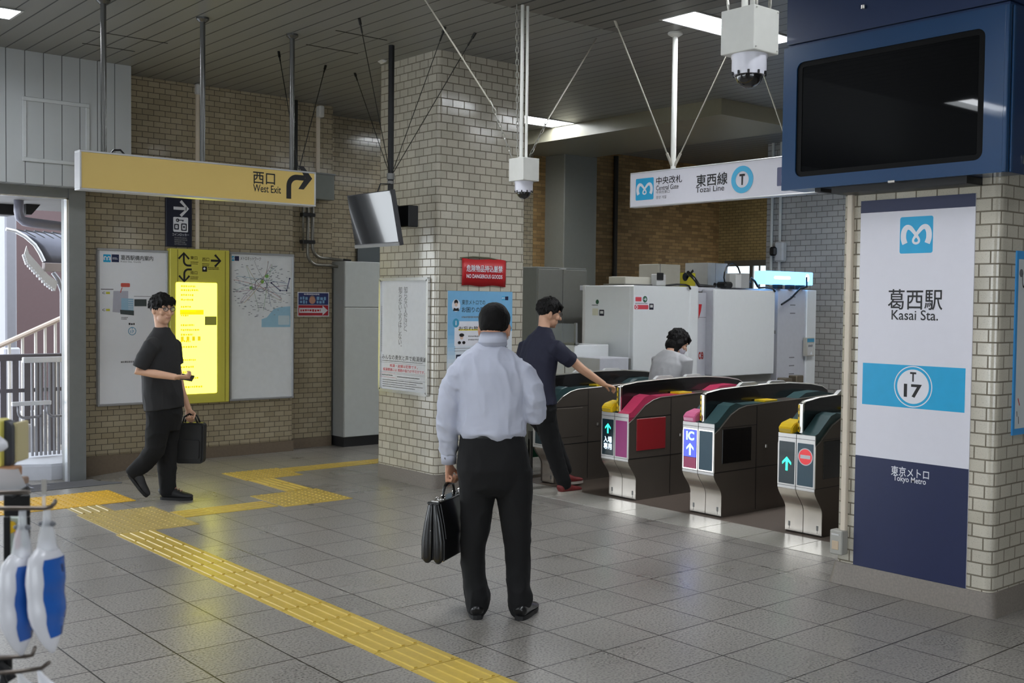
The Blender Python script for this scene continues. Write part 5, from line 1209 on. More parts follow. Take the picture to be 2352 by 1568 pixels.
# lit blue lamp box on top
a, b_ = onY(1760, 652, YB-.02), onY(1868, 626, YB-.02)
t = thing('lit_sign_box', 'glowing pale blue sign box above the ticket office', 'sign', loc=((a.x+b_.x)/2, YB+.1, a.z))
bm = B(); box(bm, a.x, YB-.02, a.z, b_.x, YB+.16, b_.z-.0, .008); mesh('light_box', bm, mat('pale_blue_light', (112, 186, 255), .4, emit=1.7, var=0), t)
s = signY(t, a.x, YB-.0215, a.z); w, h = b_.x-a.x, b_.z-a.z
HOT = mat('white_light', (240, 250, 255), .4, emit=2.6, var=0); s.disc('bright_marks', HOT, w*.87, h*.56, h*.24, 1, 24, h*.3); s.rr('bright_marks#2', HOT, w*.16, h*.40, w*.5, h*.62, .02, 1); s.done()
bm = B()
for u in (.36, .62, .84): box(bm, a.x+w*u-.05, YB+.03, a.z-.05, a.x+w*u+.05, YB+.1, a.z+.004)
mesh('feet', bm, BLACKM, t)
bm = B(); tube(bm, [V((a.x+w*.84, YB-.03, a.z+.1)), V((a.x+w*.84, YB-.035, a.z-.02)), V((a.x+w*.7, YB-.035, a.z-.04)), V((a.x+w*.5, YB-.04, a.z-.16)), V((a.x+w*.28, YB-.05, a.z-.24))], .012, 6); mesh('cable', bm, BLACKP, t)
# things standing on the partition
def on_top(name, label, cat, px0, px1, pyt, m, part, y0=YB+.07, d=.3, zb=None, extra=None):
    a, b_ = onY(px0, 650, y0), onY(px1, pyt, y0); zz = ZT+.006 if zb is None else zb
    t = thing(name, label, cat, loc=((a.x+b_.x)/2, y0+d/2, zz)); bm = B(); box(bm, a.x, y0, zz, b_.x, y0+d, b_.z, .005); mesh(part, bm, m, t); return t, a.x, b_.x, zz, b_.z
t = thing('office_top_board', 'white roof board of the ticket office carrying boxes and cables', 'roof board', loc=(9.6, 8.3, ZT-.03))
bm = B(); box(bm, XB+.07, YB+.14, ZT-.05, 11.0, YB+.9, ZT+.002, .004); mesh('board', bm, GLW2, t)
t, ax_, bx_, zz, zt_ = on_top('flat_case', 'flat cream case lying on top of the partition', 'case', 1436, 1510, 637, CREAM, 'case', YB+.2, .25); bm = B(); box(bm, ax_-.05, YB+.17, zz, bx_, YB+.48, zz+.012); mesh('tray', bm, GREYM, t)
t, ax_, bx_, zz, zt_ = on_top('alarm_device', 'small white device with a black lens on top of the partition', 'device', 1509, 1530, 630, LGREY, 'case', YB+.1, .09); bm = B(); box(bm, ax_-.01, YB+.085, zz+.06, ax_+.09, YB+.1, zz+.14, .004); mesh('lens', bm, BLACKP, t)
t, ax_, bx_, zz, zt_ = on_top('switch_box', 'upright grey beige box on top of the partition left of the yellow plate', 'box', 1512, 1563, 608, mat('box_beige_grey', (168, 164, 150), .5), 'case', YB+.35, .3); bm = B(); box(bm, ax_+.025, YB+.346, zz, ax_+.03, YB+.352, zt_); mesh('seam', bm, GREYINK, t)
t, ax_, bx_, zz, zt_ = on_top('yellow_plate', 'yellow plate with a dark mark among cables on the partition', 'plate', 1563, 1598, 627, mat('plate_yellow', (190, 178, 40), .5), 'plate', YB+.5, .03); s = signY(t, ax_, YB+.499, zz); s.disc('dark_mark', INK, .08, .12, .05, 1, 12); s.stroke('dark_mark', INK, [(.1, .1), (.22, .2)], .03, 1); s.done()
t, ax_, bx_, zz, zt_ = on_top('grey_panel_box', 'tall plain grey box standing behind the service panel', 'box', 1625, 1672, 605, mat('box_plain_grey', (160, 160, 156), .5), 'case', YB+.4, .35); bm = B(); box(bm, ax_+.14, YB+.396, zz, ax_+.145, YB+.402, zt_); mesh('seam', bm, ALU, t)
t, ax_, bx_, zz, zt_ = on_top('router_unit', 'light grey equipment unit with a looped cable on the right cupboard', 'equipment', 1700, 1722, 628, mat('unit_grey', (170, 170, 168), .45), 'case', YB+.02, .22, ZT+.0)
bm = B(); box(bm, ax_-.1, YB+.0, zz, ax_-.0, YB+.1, zz+.16, .006); mesh('side_unit', bm, LGREY, t)
bm = B(); tube(bm, [V((ax_-.16, YB+.1, zz))]+[V((ax_-.02+.15*math.cos(a), YB+.12, zz+.12+.17*math.sin(a))) for a in [math.pi*(1-i/8) for i in range(9)]], .01, 6); mesh('cable', bm, BLACKP, t)
bm = B(); box(bm, ax_-.22, YB+.05, zz, ax_-.08, YB+.2, zz+.07, .02); mesh('black_adapter', bm, BLACKP, t)
t = thing('black_adapter', 'small black plug lying on the right cupboard beside the equipment unit', 'adapter', loc=(bx_+.15, YB+.1, ZT)); bm = B(); tube(bm, [V((bx_+.05, YB+.1, ZT+.03)), V((bx_+.12, YB+.1, ZT+.13)), V((bx_+.2, YB+.1, ZT+.09)), V((bx_+.24, YB+.08, ZT+.02))], .014, 7); box(bm, bx_+.03, YB+.06, ZT, bx_+.1, YB+.16, ZT+.08, .01); mesh('plug', bm, BLACKP, t)
def cable(label, pts, r=.011):
    t = thing('loose_cable', label, 'cable', loc=tuple(pts[0])); bm = B(); tube(bm, [V(p) for p in pts], r, 7); mesh('cable', bm, BLACKP, t, smooth=True)
P_ = lambda px, py, y=YB+.05: onY(px, py, y)
cable('black cable drooping over the top of the notice panel', [P_(1530, 656), P_(1555, 653), P_(1575, 654), P_(1583, 657, YB-.02), P_(1586, 664, YB-.02)])
cable('grey black cable bundle lying behind the service panel', [P_(1580, 625, YB+.45), P_(1595, 640, YB+.3), P_(1606, 656, YB+.16), P_(1640, 659, YB+.16), P_(1643, 651, YB+.16)], .02)
cable('black cable draped over the right corner of the white cupboard', [P_(1742, 661), P_(1760, 660, YB+.02), P_(1775, 663, YB-.05), P_(1781, 670, YB-.075)])
# counter box in front of the side panel
y0 = 7.84; a, b_ = onY(1378, 823, y0), onY(1449, 823, y0)
t = thing('counter_box', 'low white box counter in front of the office side panel', 'counter', loc=((a.x+b_.x)/2, y0+.15, 0))
bm = B(); box(bm, a.x, y0, 0, b_.x-.03, y0+.36, a.z, .005); mesh('body', bm, GLW2, t)
bm = B(); box(bm, b_.x-.03, y0-.003, 0, b_.x, y0+.15, a.z-.01, .004); mesh('edge_strip', bm, GREYM, t)
# grey lockers
x0, x1 = onY(1235, 700, 9.5).x, onY(1348, 700, 9.5).x
t = thing('steel_locker', 'tall grey two door steel locker behind the man in the navy t-shirt', 'locker', loc=((x0+x1)/2, 9.75, 0))
LK = mat('locker_grey', (146, 146, 140), .4, .1)
bm = B(); box(bm, x0, 9.52, 0, x1, 10.1, 2.07, .006); mesh('body', bm, mat('locker_grey_dark', (132, 134, 130), .45, .1), t)
xm = (x0+x1)/2
for a, b_ in ((x0+.01, xm-.004), (xm+.004, x1-.006)):
    bm = B(); box(bm, a, 9.50, .05, b_, 9.522, 2.045, .004); mesh('door', bm, LK, t)
bm = B(); box(bm, xm-.04, 9.49, 2.046, xm+.04, 9.52, 2.06); mesh('latch', bm, LGREY, t)
# white counter machine with a clear guard
a, b_ = onX(1262, 790, 7.8), onX(1320, 790, 7.8)
t = thing('fare_machine', 'white fare machine with a clear guard beside the grey locker', 'machine', loc=(8.0, (a.y+b_.y)/2, 0))
bm = B(); box(bm, 7.8, b_.y, .86, 8.3, a.y, 1.22, .008); mesh('body', bm, GLW, t)
bm = B(); box(bm, 7.83, b_.y+.02, 0, 8.3, a.y-.01, .855, .004); mesh('base', bm, MATS['office_grey'], t)
bm = B(); box(bm, 7.797, b_.y, 1.04, 7.803, a.y, 1.05); box(bm, 7.797, b_.y+.14, .86, 7.803, b_.y+.15, 1.22); mesh('seams', bm, GREYM, t)
bm = B(); box(bm, 7.82, b_.y+.01, 1.225, 7.826, a.y, 1.44); mesh('clear_guard', bm, mat('clear_acrylic', (200, 210, 214), .05, alpha=.25), t)
bm = B(); box(bm, 7.8, b_.y-.01, 1.222, 7.85, a.y, 1.245); box(bm, 7.8, b_.y-.012, 1.22, 7.83, b_.y+.012, 1.45, .003); mesh('guard_frame', bm, ALU, t)
# stand with a green panel beyond the pillar
p = V((6.95, 7.95, 0))
t = thing('green_stand', 'low metal stand with a dark green panel behind the legs of the man in navy', 'stand', loc=(p.x, p.y, 0))
q0, q1 = onY(1216, 1060, p.y), onY(1251, 1060, p.y)
bm = B(); box(bm, q0.x, p.y, .16, q1.x, p.y+.02, .34); mesh('panel', bm, mat('stand_green', (22, 84, 58), .5), t)
for x in (q0.x, q1.x-.02):
    bm = B(); box(bm, x, p.y-.015, 0, x+.03, p.y+.025, .42); mesh('leg', bm, GREYM, t)
# equipment on the right far wall
t = thing('wall_conduits', 'two white conduits with a black and white switch on the far pale tiled wall', 'conduit', loc=(12.28, onX(1777, 500, 12.28).y, 2))
for px in (1774, 1793):
    y = onX(px, 500, 12.28).y; bm = B(); cyl(bm, (12.27, y, onX(px, 640, 12.28).z-.1), (12.27, y, CEIL), .02, 8); mesh('conduit', bm, MATS['pole_white'], t, smooth=40)
p = onX(1787, 577, 12.22); bm = B(); box(bm, 12.2, p.y-.09, p.z-.14, 12.3, p.y+.05, p.z+.13, .02); mesh('switch_case', bm, LGREY, t); bm = B(); box(bm, 12.15, p.y-.0, p.z-.06, 12.21, p.y+.1, p.z+.06, .02); mesh('switch_knob', bm, BLACKP, t)
t = thing('drain_pipe', 'thin dark vertical pipe on the brown brick wall beyond the gates', 'pipe', loc=(11.5, 11.35, 0)); x = onY(1412, 600, 11.34).x; bm = B(); cyl(bm, (x, 11.34, 0), (x, 11.34, 3.8), .035, 10); lathe(bm, (x, 11.34, 2.0), [(.045, 0), (.045, .05)], 10); mesh('pipe', bm, mat('pipe_dark', (52, 48, 42), .5, .3), t, smooth=40)
for i, (px, z1_) in enumerate(((1812, .98), (1838, 1.0))):
    p = onY(px, 880, 7.6); t = thing('exit_bollard', ('short dark bronze box post' if i == 0 else 'short brass coloured post')+' beyond the gates below the vented locker', 'bollard', loc=(p.x, 7.65, 0)); bm = B(); box(bm, p.x-.07, 7.6, 0, p.x+.07, 7.72, onY(px, 862 if i else 868, 7.6).z, .01); mesh('post', bm, mat('bronze', (110, 100, 84), .35, .5), t)
    bm = B(); box(bm, p.x-.08, 7.59, 0, p.x+.08, 7.73, .03); mesh('foot', bm, GREYM, t)

# ================================================================== KIOSK RACK IN THE FOREGROUND
D0 = 1.5
def kp(px, py, d=D0): return atD(px, py, d)
RACK = mat('rack_black', (24, 24, 26), .4, .3); HOOK = mat('hook_steel', (112, 104, 98), .3, .85)
t = thing('display_rack', 'black kiosk display rack with steel hooks at the lower left edge', 'display rack', loc=tuple(kp(-60, 1560, 1.55)[:2])+(0,))
rv, fv = RT.copy(), V((FW.x, FW.y, 0)).normalized(); rv = V((rv.x, rv.y, 0)).normalized()
def rbox(bm, px0, py0, px1, py1, d, th, bev=.001):
    a, b_ = kp(px0, py0, d), kp(px1, py1, d); c = (a+b_)/2; obox(bm, c+fv*th/2, rv, fv, ZU, abs((b_-a).dot(rv))/2, th/2, abs(a.z-b_.z)/2, bev)
bm = B(); base = kp(-150, 1500, 1.62); obox(bm, V((base.x, base.y, .72)), rv, fv, ZU, .02, .02, .72, .003); mesh('upright', bm, RACK, t)
bm = B(); obox(bm, V((base.x, base.y, .02)), rv, fv, ZU, .22, .22, .02, .005); mesh('foot', bm, RACK, t)
bm = B()
for py in (1150, 1535): a = kp(-30, py, 1.6); obox(bm, V(((a.x+base.x)/2, (a.y+base.y)/2, a.z)), ((a-base)*V((1, 1, 0))).normalized(), ((a-base)*V((1, 1, 0))).normalized().cross(ZU), ZU, ((a-base)*V((1, 1, 0))).length/2, .006, .012)
mesh('cross_bar', bm, RACK, t)
bm = B(); rbox(bm, 8, 1136, 66, 1186, 1.56, .006); rbox(bm, 8, 1186, 20, 1300, 1.56, .006); rbox(bm, 58, 1186, 66, 1262, 1.56, .006); tube(bm, [kp(30, 1142, 1.55), kp(52, 1128, 1.55), kp(66, 1120, 1.55)], .004, 6); mesh('hook_plate', bm, RACK, t)
bm = B(); rbox(bm, -30, 1508, 22, 1545, 1.56, .012, .003); tube(bm, [kp(-5, 1530, 1.55), kp(15, 1545, 1.55), kp(25, 1562, 1.55)], .009, 8); mesh('hook_plate', bm, RACK, t)
for pts, r in (([(-40, 1131), (66, 1130)], .0032), ([(-40, 1167), (20, 1167), (104, 1167), (118, 1163), (127, 1153), (127, 1150)], .003), ([(-40, 1512), (60, 1507), (74, 1504), (80, 1487)], .0028), ([(-40, 1548), (50, 1541), (95, 1534), (112, 1521)], .003)):
    bm = B(); tube(bm, [kp(x, y, 1.5) for x, y in pts], r, 8, round_cap=True); mesh('hook', bm, HOOK, t, smooth=True)
BAGW = mat('plastic_bag_white', (222, 222, 228), .28, var=.04, scale=40, coat=.3, trans=.0); BAGC = mat('clear_plastic', (226, 228, 232), .12, alpha=.42, spec=.8); BAGB = mat('bag_label_blue', (36, 92, 176), .25, coat=.3); BAGB2 = mat('bag_label_dark_blue', (18, 44, 100), .3)
def wrapped_bag(label, topx, topy, cx, cy0, cy1, w, d, lean):
    t = thing('wrapped_bag', label, 'packaged goods', 'wrapped bags on the kiosk hook', tuple(kp(cx, cy1, d)))
    side = (fv*.93+rv*.27).normalized()      # broad side runs away from the camera
    n = 14; pts = []; rad = []
    for i in range(n+1):
        u = i/n; py = cy0+(cy1-cy0)*u; px = cx+lean*(u-.5)*2*10-9*math.sin(u*math.pi); pts.append(kp(px, py, d)+fv*.0)
        e = min(1.0, (u/.16)**.6 if u < .16 else 1.0)*min(1.0, ((1-u)/.30)**.6 if u > .70 else 1.0); e = max(e, .12); rad.append((w*e*(.92+.08*math.sin(u*5)), .0165*e*(1+.12*math.sin(u*23))))
    bm = B(); tube(bm, pts, rad, 20, side=tuple(side)); body = mesh('pouch', bm, BAGW, t, smooth=60)
    # label on the broad right hand face, darker where it turns away
    bm = B(); fr = frames(pts, tuple(side)); sg = 1 if fr[3][2].dot(rv) > 0 else -1
    rows = []
    for i in range(2, n-1):
        p, (tt, s_, b_), (ra, rb) = pts[i], fr[i], rad[i]; row = []
        for k in range(9):
            a = -.62+1.55*k/8; aa = math.asin(max(-1, min(1, a)))
            row.append(bm.verts.new(p+s_*(ra*1.012)*math.sin(aa)+b_*sg*(rb*1.03+.0004)*math.cos(aa)))
        rows.append(row)
    for r_, (a, c) in enumerate(zip(rows, rows[1:])):
        for k in range(8):
            f = bm.faces.new((a[k], a[k+1], c[k+1], c[k])); f.material_index = 1 if k > 4 and (r_*7+k*3) % 11 < 2 else 0
    mesh('label', bm, [BAGB, BAGB2], t, smooth=True)
    # clear neck gathered up to the hook
    hp = kp(topx, topy, d-.0); bm = B(); tube(bm, [pts[0]+V((0, 0, -.012)), pts[0]+(hp-pts[0])*.25, pts[0]+(hp-pts[0])*.62, hp], [(w*.5, .012), (w*.34, .010), (w*.16, .006), (.006, .004)], 14, side=tuple(side)); mesh('clear_neck', bm, BAGC, t, smooth=60)
    bm = B(); q = pts[0]+(hp-pts[0])*.55; tube(bm, [q-rv*.008, q+rv*.008], .004, 8, round_cap=True); mesh('tie', bm, mat('tie_grey', (120, 122, 128), .4, .4), t)
wrapped_bag('left of two hanging white plastic bags with blue labels', 52, 1172, 50, 1258, 1504, .034, 1.50, 0)
wrapped_bag('right of two hanging white plastic bags with blue labels', 108, 1170, 115, 1242, 1498, .034, 1.50, .7)
t = thing('packet', 'small printed packet with a yellow badge behind the hanging bags', 'packet', loc=tuple(kp(35, 1260, 1.62)))
bm = B(); rbox(bm, 18, 1186, 58, 1300, 1.62, .008, .002); mesh('packet', bm, mat('packet_pale_green', (176, 190, 180), .35), t)
bm = B(); a = kp(25, 1210, 1.615); lathe_c = V((0, 0, 0)); tube(bm, [a, a-fv*.004], .009, 16); mesh('badge', bm, mat('badge_yellow', (232, 186, 20), .4), t)
bm = B(); rbox(bm, 33, 1215, 46, 1262, 1.617, .003); mesh('red_print', bm, mat('packet_red', (206, 116, 116), .45), t)
t = thing('hanging_case', 'dark slate rounded case with a cream edge at the left edge above the rack', 'case', loc=tuple(kp(18, 1075, 1.7)))
bm = B(); a = kp(-4, 1074, 1.7); b_ = kp(29, 966, 1.7); wv, hv = (b_-a).dot(rv), b_.z-a.z
prism(bm, rrect(0, 0, wv, hv, .012, 4), a, rv, ZU, fv, 0, .02); mesh('case', bm, mat('case_slate', (66, 68, 76), .45), t)
bm = B(); a = kp(29, 1062, 1.71); b_ = kp(41, 970, 1.71); wv, hv = (b_-a).dot(rv), b_.z-a.z; prism(bm, rrect(0, 0, wv, hv, .003, 3), a, rv, ZU, fv, 0, .04); mesh('cream_edge', bm, mat('case_cream', (196, 184, 140), .5), t)
bm = B(); a = kp(-30, 1074, 1.69); b_ = kp(4, 964, 1.69); wv, hv = (b_-a).dot(rv), b_.z-a.z; prism(bm, rrect(0, 0, wv, hv, .004, 3), a, rv, ZU, fv, 0, .03); mesh('yellow_side', bm, mat('case_yellow', (206, 196, 96), .5), t)
t = thing('white_wrapper', 'crumpled white plastic wrapper at the far left edge', 'wrapper', loc=tuple(kp(0, 1030, 1.6)))
bm = B(); tube(bm, [kp(-30, 1020, 1.6), kp(-5, 1020, 1.6), kp(10, 1024, 1.6), kp(17, 1026, 1.6)], [(.018, .012), (.016, .012), (.010, .008), (.002, .002)], 10); mesh('wrapper', bm, BAGW, t, smooth=60)
t = thing('cardboard_packets', 'brown cardboard packets in clear film behind the top of the rack', 'packets', loc=tuple(kp(15, 1120, 1.66)))
bm = B(); rbox(bm, -40, 1078, 18, 1103, 1.66, .05, .002); mesh('card_box', bm, mat('cardboard', (168, 124, 92), .6), t)
bm = B(); rbox(bm, -40, 1104, 34, 1122, 1.64, .05, .002); mesh('card_box', bm, mat('cardboard_dull', (146, 120, 104), .6), t)
bm = B(); pts = [(-20, 1075), (30, 1078), (42, 1076), (66, 1130), (60, 1136), (-20, 1126)]; f = bm.faces.new([bm.verts.new(kp(x, y, 1.62)) for x, y in pts]); o = mesh('clear_film', bm, BAGC, t); md = o.modifiers.new('t', 'SOLIDIFY'); md.thickness = .0006
t = thing('price_tag', 'small translucent price tag standing on the hook end', 'price tag', loc=tuple(kp(100, 1138, 1.5)))
bm = B(); rbox(bm, 95, 1101, 106, 1139, 1.5, .002, .0005); mesh('tag', bm, mat('tag_grey', (176, 172, 164), .3, alpha=.8), t)
bm = B(); rbox(bm, 96, 1136, 104, 1166, 1.5, .002, .0005); mesh('tag_clip', bm, BAGC, t)
# bags on the lower hook
for i, (px, w, lab) in enumerate(((8, 26, 'dark topped bag at the left end of the lowest hook'), (60, 40, 'clear white bag in the middle of the lowest hook'), (112, 34, 'clear white bag at the right end of the lowest hook'))):
    t = thing('lower_bag', lab, 'packaged goods', 'bags on the lowest hook', tuple(kp(px, 1640, 1.5)))
    hp = kp((5, 44, 88)[i], (1546, 1543, 1537)[i], 1.5); c = kp(px, 1600, 1.5)
    bm = B(); tube(bm, [hp, hp+(c-hp)*.25, c+V((0, 0, .010)), c, kp(px, 1720, 1.5)], [(.002, .002), (.0045, .004), (w*.0004, .008), (w*.00062, .012), (w*.00062, .014)], 14, side=tuple(rv)); mesh('pouch', bm, [BAGW, RACK][i == 0] if i != 1 else BAGC, t, smooth=60)

# ================================================================== PEOPLE
def voxel(ob, size, it=3, fac=.5):
    m1 = ob.modifiers.new('r', 'REMESH'); m1.mode = 'VOXEL'; m1.voxel_size = size; m1.use_smooth_shade = True
    if it: m2 = ob.modifiers.new('s', 'SMOOTH'); m2.iterations = it; m2.factor = fac
    dg = bpy.context.evaluated_depsgraph_get(); dg.update(); me = bpy.data.meshes.new_from_object(ob.evaluated_get(dg))
    old = ob.data; ob.modifiers.clear(); ob.data = me; mats = [m for m in old.materials]
    if not len(me.materials):
        for m in mats: me.materials.append(m)
    bpy.data.meshes.remove(old)
    for p in me.polygons: p.use_smooth = True
    return ob
def wrinkle(ob, fn):
    me = ob.data; ns = [v.normal.copy() for v in me.vertices]
    for v, n in zip(me.vertices, ns): v.co = v.co+n*fn(v.co)
def ell(bm, c, ax, ay, az, ra, rb, rc, n=16, m=10):
    c = V(c); rows = []
    for j in range(m+1):
        a = math.pi*(j/m-.5); a = max(-1.5, min(1.5, a)); rows.append([bm.verts.new(c+ax*ra*math.cos(a)*math.cos(2*math.pi*k/n)+ay*rb*math.cos(a)*math.sin(2*math.pi*k/n)+az*rc*math.sin(a)) for k in range(n)])
    for p, q in zip(rows, rows[1:]):
        for k in range(n): bm.faces.new((p[k], p[(k+1) % n], q[(k+1) % n], q[k]))
    bm.faces.new(rows[0][::-1]); bm.faces.new(rows[-1])
def frame_of(F, up=(0, 0, 1)):
    F = V(F).normalized(); R = F.cross(V(up)).normalized(); return F, R, R.cross(F).normalized()
def head_flesh(bm, C, F, k=1.0):
    F, R, U = frame_of(F); C = V(C)
    ell(bm, C, R, F, U, .075*k, .093*k, .100*k, 20, 14)
    ell(bm, C+F*.032*k-U*.070*k, R, F, U, .057*k, .058*k, .058*k)
    ell(bm, C+F*.066*k-U*.108*k, R, F, U, .022*k, .020*k, .018*k)
    tube(bm, [C+F*.086*k+U*.008*k, C+F*.100*k-U*.018*k, C+F*.110*k-U*.036*k], [.009*k, .011*k, .014*k], 8, round_cap=True)
    ell(bm, C+F*.092*k-U*.040*k, R, F, U, .018*k, .014*k, .009*k)
    ell(bm, C+F*.080*k+U*.022*k, R, F, U, .056*k, .014*k, .011*k)
    ell(bm, C+F*.086*k-U*.067*k, R, F, U, .022*k, .011*k, .006*k); ell(bm, C+F*.084*k-U*.077*k, R, F, U, .019*k, .011*k, .006*k)
    for s in (-1, 1):
        ell(bm, C+R*s*.044*k+F*.070*k-U*.032*k, R, F, U, .022*k, .018*k, .022*k)
        e = C+R*s*.079*k-U*.018*k-F*.006*k; ell(bm, e, (R*s*.9-F*.42).normalized(), F, U, .010*k, .018*k, .032*k, 10, 8)
        ell(bm, e-U*.026*k+F*.006*k, R, F, U, .008*k, .010*k, .010*k, 8, 6)
    return F, R, U
def face_details(body, C, F, R, U, k=1.0, mouth=True):
    C = V(C)
    for s in (-1, 1):
        bm = B(); ell(bm, C+R*s*.031*k+F*.0815*k+U*.001*k, R, F, U, .013*k, .008*k, .006*k, 10, 8); e = mesh('eye', bm, mat('eye_white', (150, 142, 136), .35), body, smooth=True)
        bm = B(); ell(bm, C+R*s*.031*k+F*.0865*k+U*.001*k, R, F, U, .006*k, .0045*k, .0058*k, 10, 8); mesh('iris', bm, mat('iris_dark', (24, 18, 16), .2), e, smooth=True)
        bm = B(); tube(bm, [C+R*s*.014*k+F*.094*k+U*.022*k, C+R*s*.032*k+F*.091*k+U*.028*k, C+R*s*.050*k+F*.080*k+U*.022*k], [.0035, .0042, .002], 6); mesh('eyebrow', bm, mat('brow_black', (26, 22, 20), .7), body, smooth=True)
    if mouth:
        bm = B(); tube(bm, [C-R*.022*k+F*.088*k-U*.072*k, C+F*.0975*k-U*.0715*k, C+R*.022*k+F*.088*k-U*.072*k], .0022, 6); mesh('mouth', bm, mat('lip', (150, 84, 78), .5), body, smooth=True)
def hand(bm, Wp, D, N, T, curls=(60, 60, 40), k=1.0, thumb=.5, spread=0.0):
    """palm and five separate fingers: D towards the fingertips, N the way the palm faces, T the thumb side"""
    Wp, D, N, T = V(Wp), V(D).normalized(), V(N).normalized(), V(T).normalized()
    tube(bm, [Wp-D*.03, Wp, Wp+D*.035*k, Wp+D*.085*k], [(.026*k, .019*k), (.028*k, .018*k), (.037*k, .015*k), (.038*k, .0125*k)], 14, side=tuple(T), round_cap=True)
    ell(bm, Wp+D*.03*k+T*.020*k+N*.010*k, T, N, D, .016*k, .012*k, .028*k, 10, 8)
    for i, (off, L) in enumerate(((.028, .074), (.0095, .083), (-.0095, .077), (-.0275, .060))):
        p = Wp+D*.080*k+T*off*k; pts = [p-D*.012, p]; a = 0; d = D
        for seg, c in zip((.46, .31, .23), curls):
            a += math.radians(c*(1+.06*i)); d = D*math.cos(a)+N*math.sin(a)+T*(spread*(1.5-i)*.12); p = p+d.normalized()*L*seg*k; pts.append(p)
        tube(bm, pts, [.0095*k, .0092*k, .0086*k, .0080*k, .0068*k], 9, round_cap=True)
    p = Wp+D*.022*k+T*.026*k+N*.006*k; d1 = (D*.62+T*.62+N*.35).normalized(); q = p+d1*.042*k; d2 = (D*(.8)+T*(.25-.6*thumb)+N*(.3+.6*thumb)).normalized(); q2 = q+d2*.034*k; q3 = q2+(d2+N*.3*thumb).normalized()*.026*k
    tube(bm, [p-d1*.015, p, q, q2, q3], [.012*k, .0125*k, .0105*k, .0095*k, .0078*k], 9, round_cap=True)
def shoe(parent, heel, toe, w, m, sole, h=.075, name='shoe', laces=None, tilt=0.0):
    heel, toe = V(heel), V(toe); d = (toe-heel); L = d.length; d.normalize(); sd = V((d.y, -d.x, 0)).normalized(); up = sd.cross(d).normalized()
    if up.z < 0: up = -up
    bm = B(); ring = [(-.0, .55, .75), (.06, .85, 1.0), (.25, .88, 1.0), (.42, .92, .86), (.62, 1.05, .62), (.82, 1.0, .48), (.95, .72, .38), (1.0, .35, .28)]
    tube(bm, [heel+d*L*u+up*(h*hh/2+.012) for u, ww, hh in ring], [(w*ww, h*hh/2) for u, ww, hh in ring], 16, side=tuple(sd), round_cap=False)
    o = mesh(name, bm, m, parent); voxel(o, .006, 3)
    bm = B(); n = 20; poly = []
    for i in range(n):
        a = 2*math.pi*i/n; u = .5+.51*math.cos(a); ww = w*(1.02 if u > .5 else .90)*abs(math.sin(a))**.6*(1 if math.sin(a) >= 0 else -1); poly.append((u*L, ww))
    prism(bm, poly, heel, d, sd, up, 0, .022); mesh('sole', bm, sole, o)
    if laces:
        bm = B()
        for i in range(4): q = heel+d*L*(.40+.085*i)+up*(h*(.93-.10*i)+.012); tube(bm, [q-sd*w*.5, q+up*.006, q+sd*w*.5], .003, 5)
        mesh('laces', bm, laces, o)
    return o
def hair_cap(parent, C, F, R, U, m, k=1.0, dx=0.0, du=0.0, amp=.003, fr=30, sx=1, sy=1, sz=1, extra=None, fringe=False, tufts=230, lift=0.0):
    bm = B(); C = V(C); ell(bm, C-F*(.016+dx)*k+U*(.020+du)*k, R, F, U, .0835*k*sx, .098*k*sy, .098*k*sz, 28, 18)
    if extra: extra(bm)
    if fringe:
        for i in range(9):
            a = -.9+1.8*i/8; p = C+U*.088*k+F*.045*k+R*.055*k*a
            tube(bm, [p, C+U*.062*k+F*.088*k+R*.066*k*a, C+U*(.026+.008*math.sin(i*2.1))*k+F*(.098-.018*abs(a))*k+R*.074*k*a], [.016, .013, .004], 6)
    rh = random.Random(int(fr*10)+int(C.x*1000)); n_ = tufts
    for i in range(n_):       # tapered locks laid over the cap, combed down and forward
        a = rh.uniform(-math.pi, math.pi); h_ = rh.uniform(-.15, 1.0); rr_ = math.sqrt(max(0, 1-h_*h_))
        nrm = R*math.cos(a)*rr_+F*math.sin(a)*rr_+U*h_
        if F.dot(nrm) > .55 and h_ < .55: continue
        p = C-F*(.016+dx)*k+U*(.020+du)*k+R*math.cos(a)*rr_*.083*k*sx+F*math.sin(a)*rr_*.097*k*sy+U*h_*.097*k*sz
        d_ = (-U*.9+F*.5*(1 if h_ > .4 else .1)+R*rh.uniform(-.22, .22)); d_ = (d_-nrm*d_.dot(nrm)).normalized(); L_ = rh.uniform(.030, .055)*k
        tube(bm, [p-nrm*.006, p+d_*L_*.5+nrm*.004*lift, p+d_*L_+nrm*(.001+.004*lift*rh.random())], [.0054*k, .0044*k, .0016*k], 6)
    o = mesh('hair', bm, m, parent); voxel(o, .0036, 3); wrinkle(o, lambda c: amp*(noise.noise(c*fr)+.6*noise.noise(c*fr*2.7))); return o
def fold(c, f1, a1, f2, a2, stretch=(1, 1, .35)):
    q = V((c.x*stretch[0], c.y*stretch[1], c.z*stretch[2])); r = 1-abs(noise.noise(q*f1)); return a1*(r*r*r-.45)+a2*noise.noise(q*f2)
HAIR = mat('hair_black', (13, 11, 11), .65, var=.3, scale=60, spec=.25); SKIN = mat('skin_tan', (198, 146, 118), .5, var=.07, scale=25, bump=.02); SKIN2 = mat('skin_light', (214, 168, 140), .5, var=.06, scale=25)
TROUS = mat('trousers_black', (6, 6, 8), .9, var=.15, scale=30); SHIRT = mat('shirt_pale_blue', (188, 192, 208), .7, var=.03, scale=14, bump=.03)
YROT = -_yaw
def torso(bm, rings, side, n=24): tube(bm, [r[:3] for r in rings], [(r[3], r[4]) for r in rings], n, side=tuple(side))

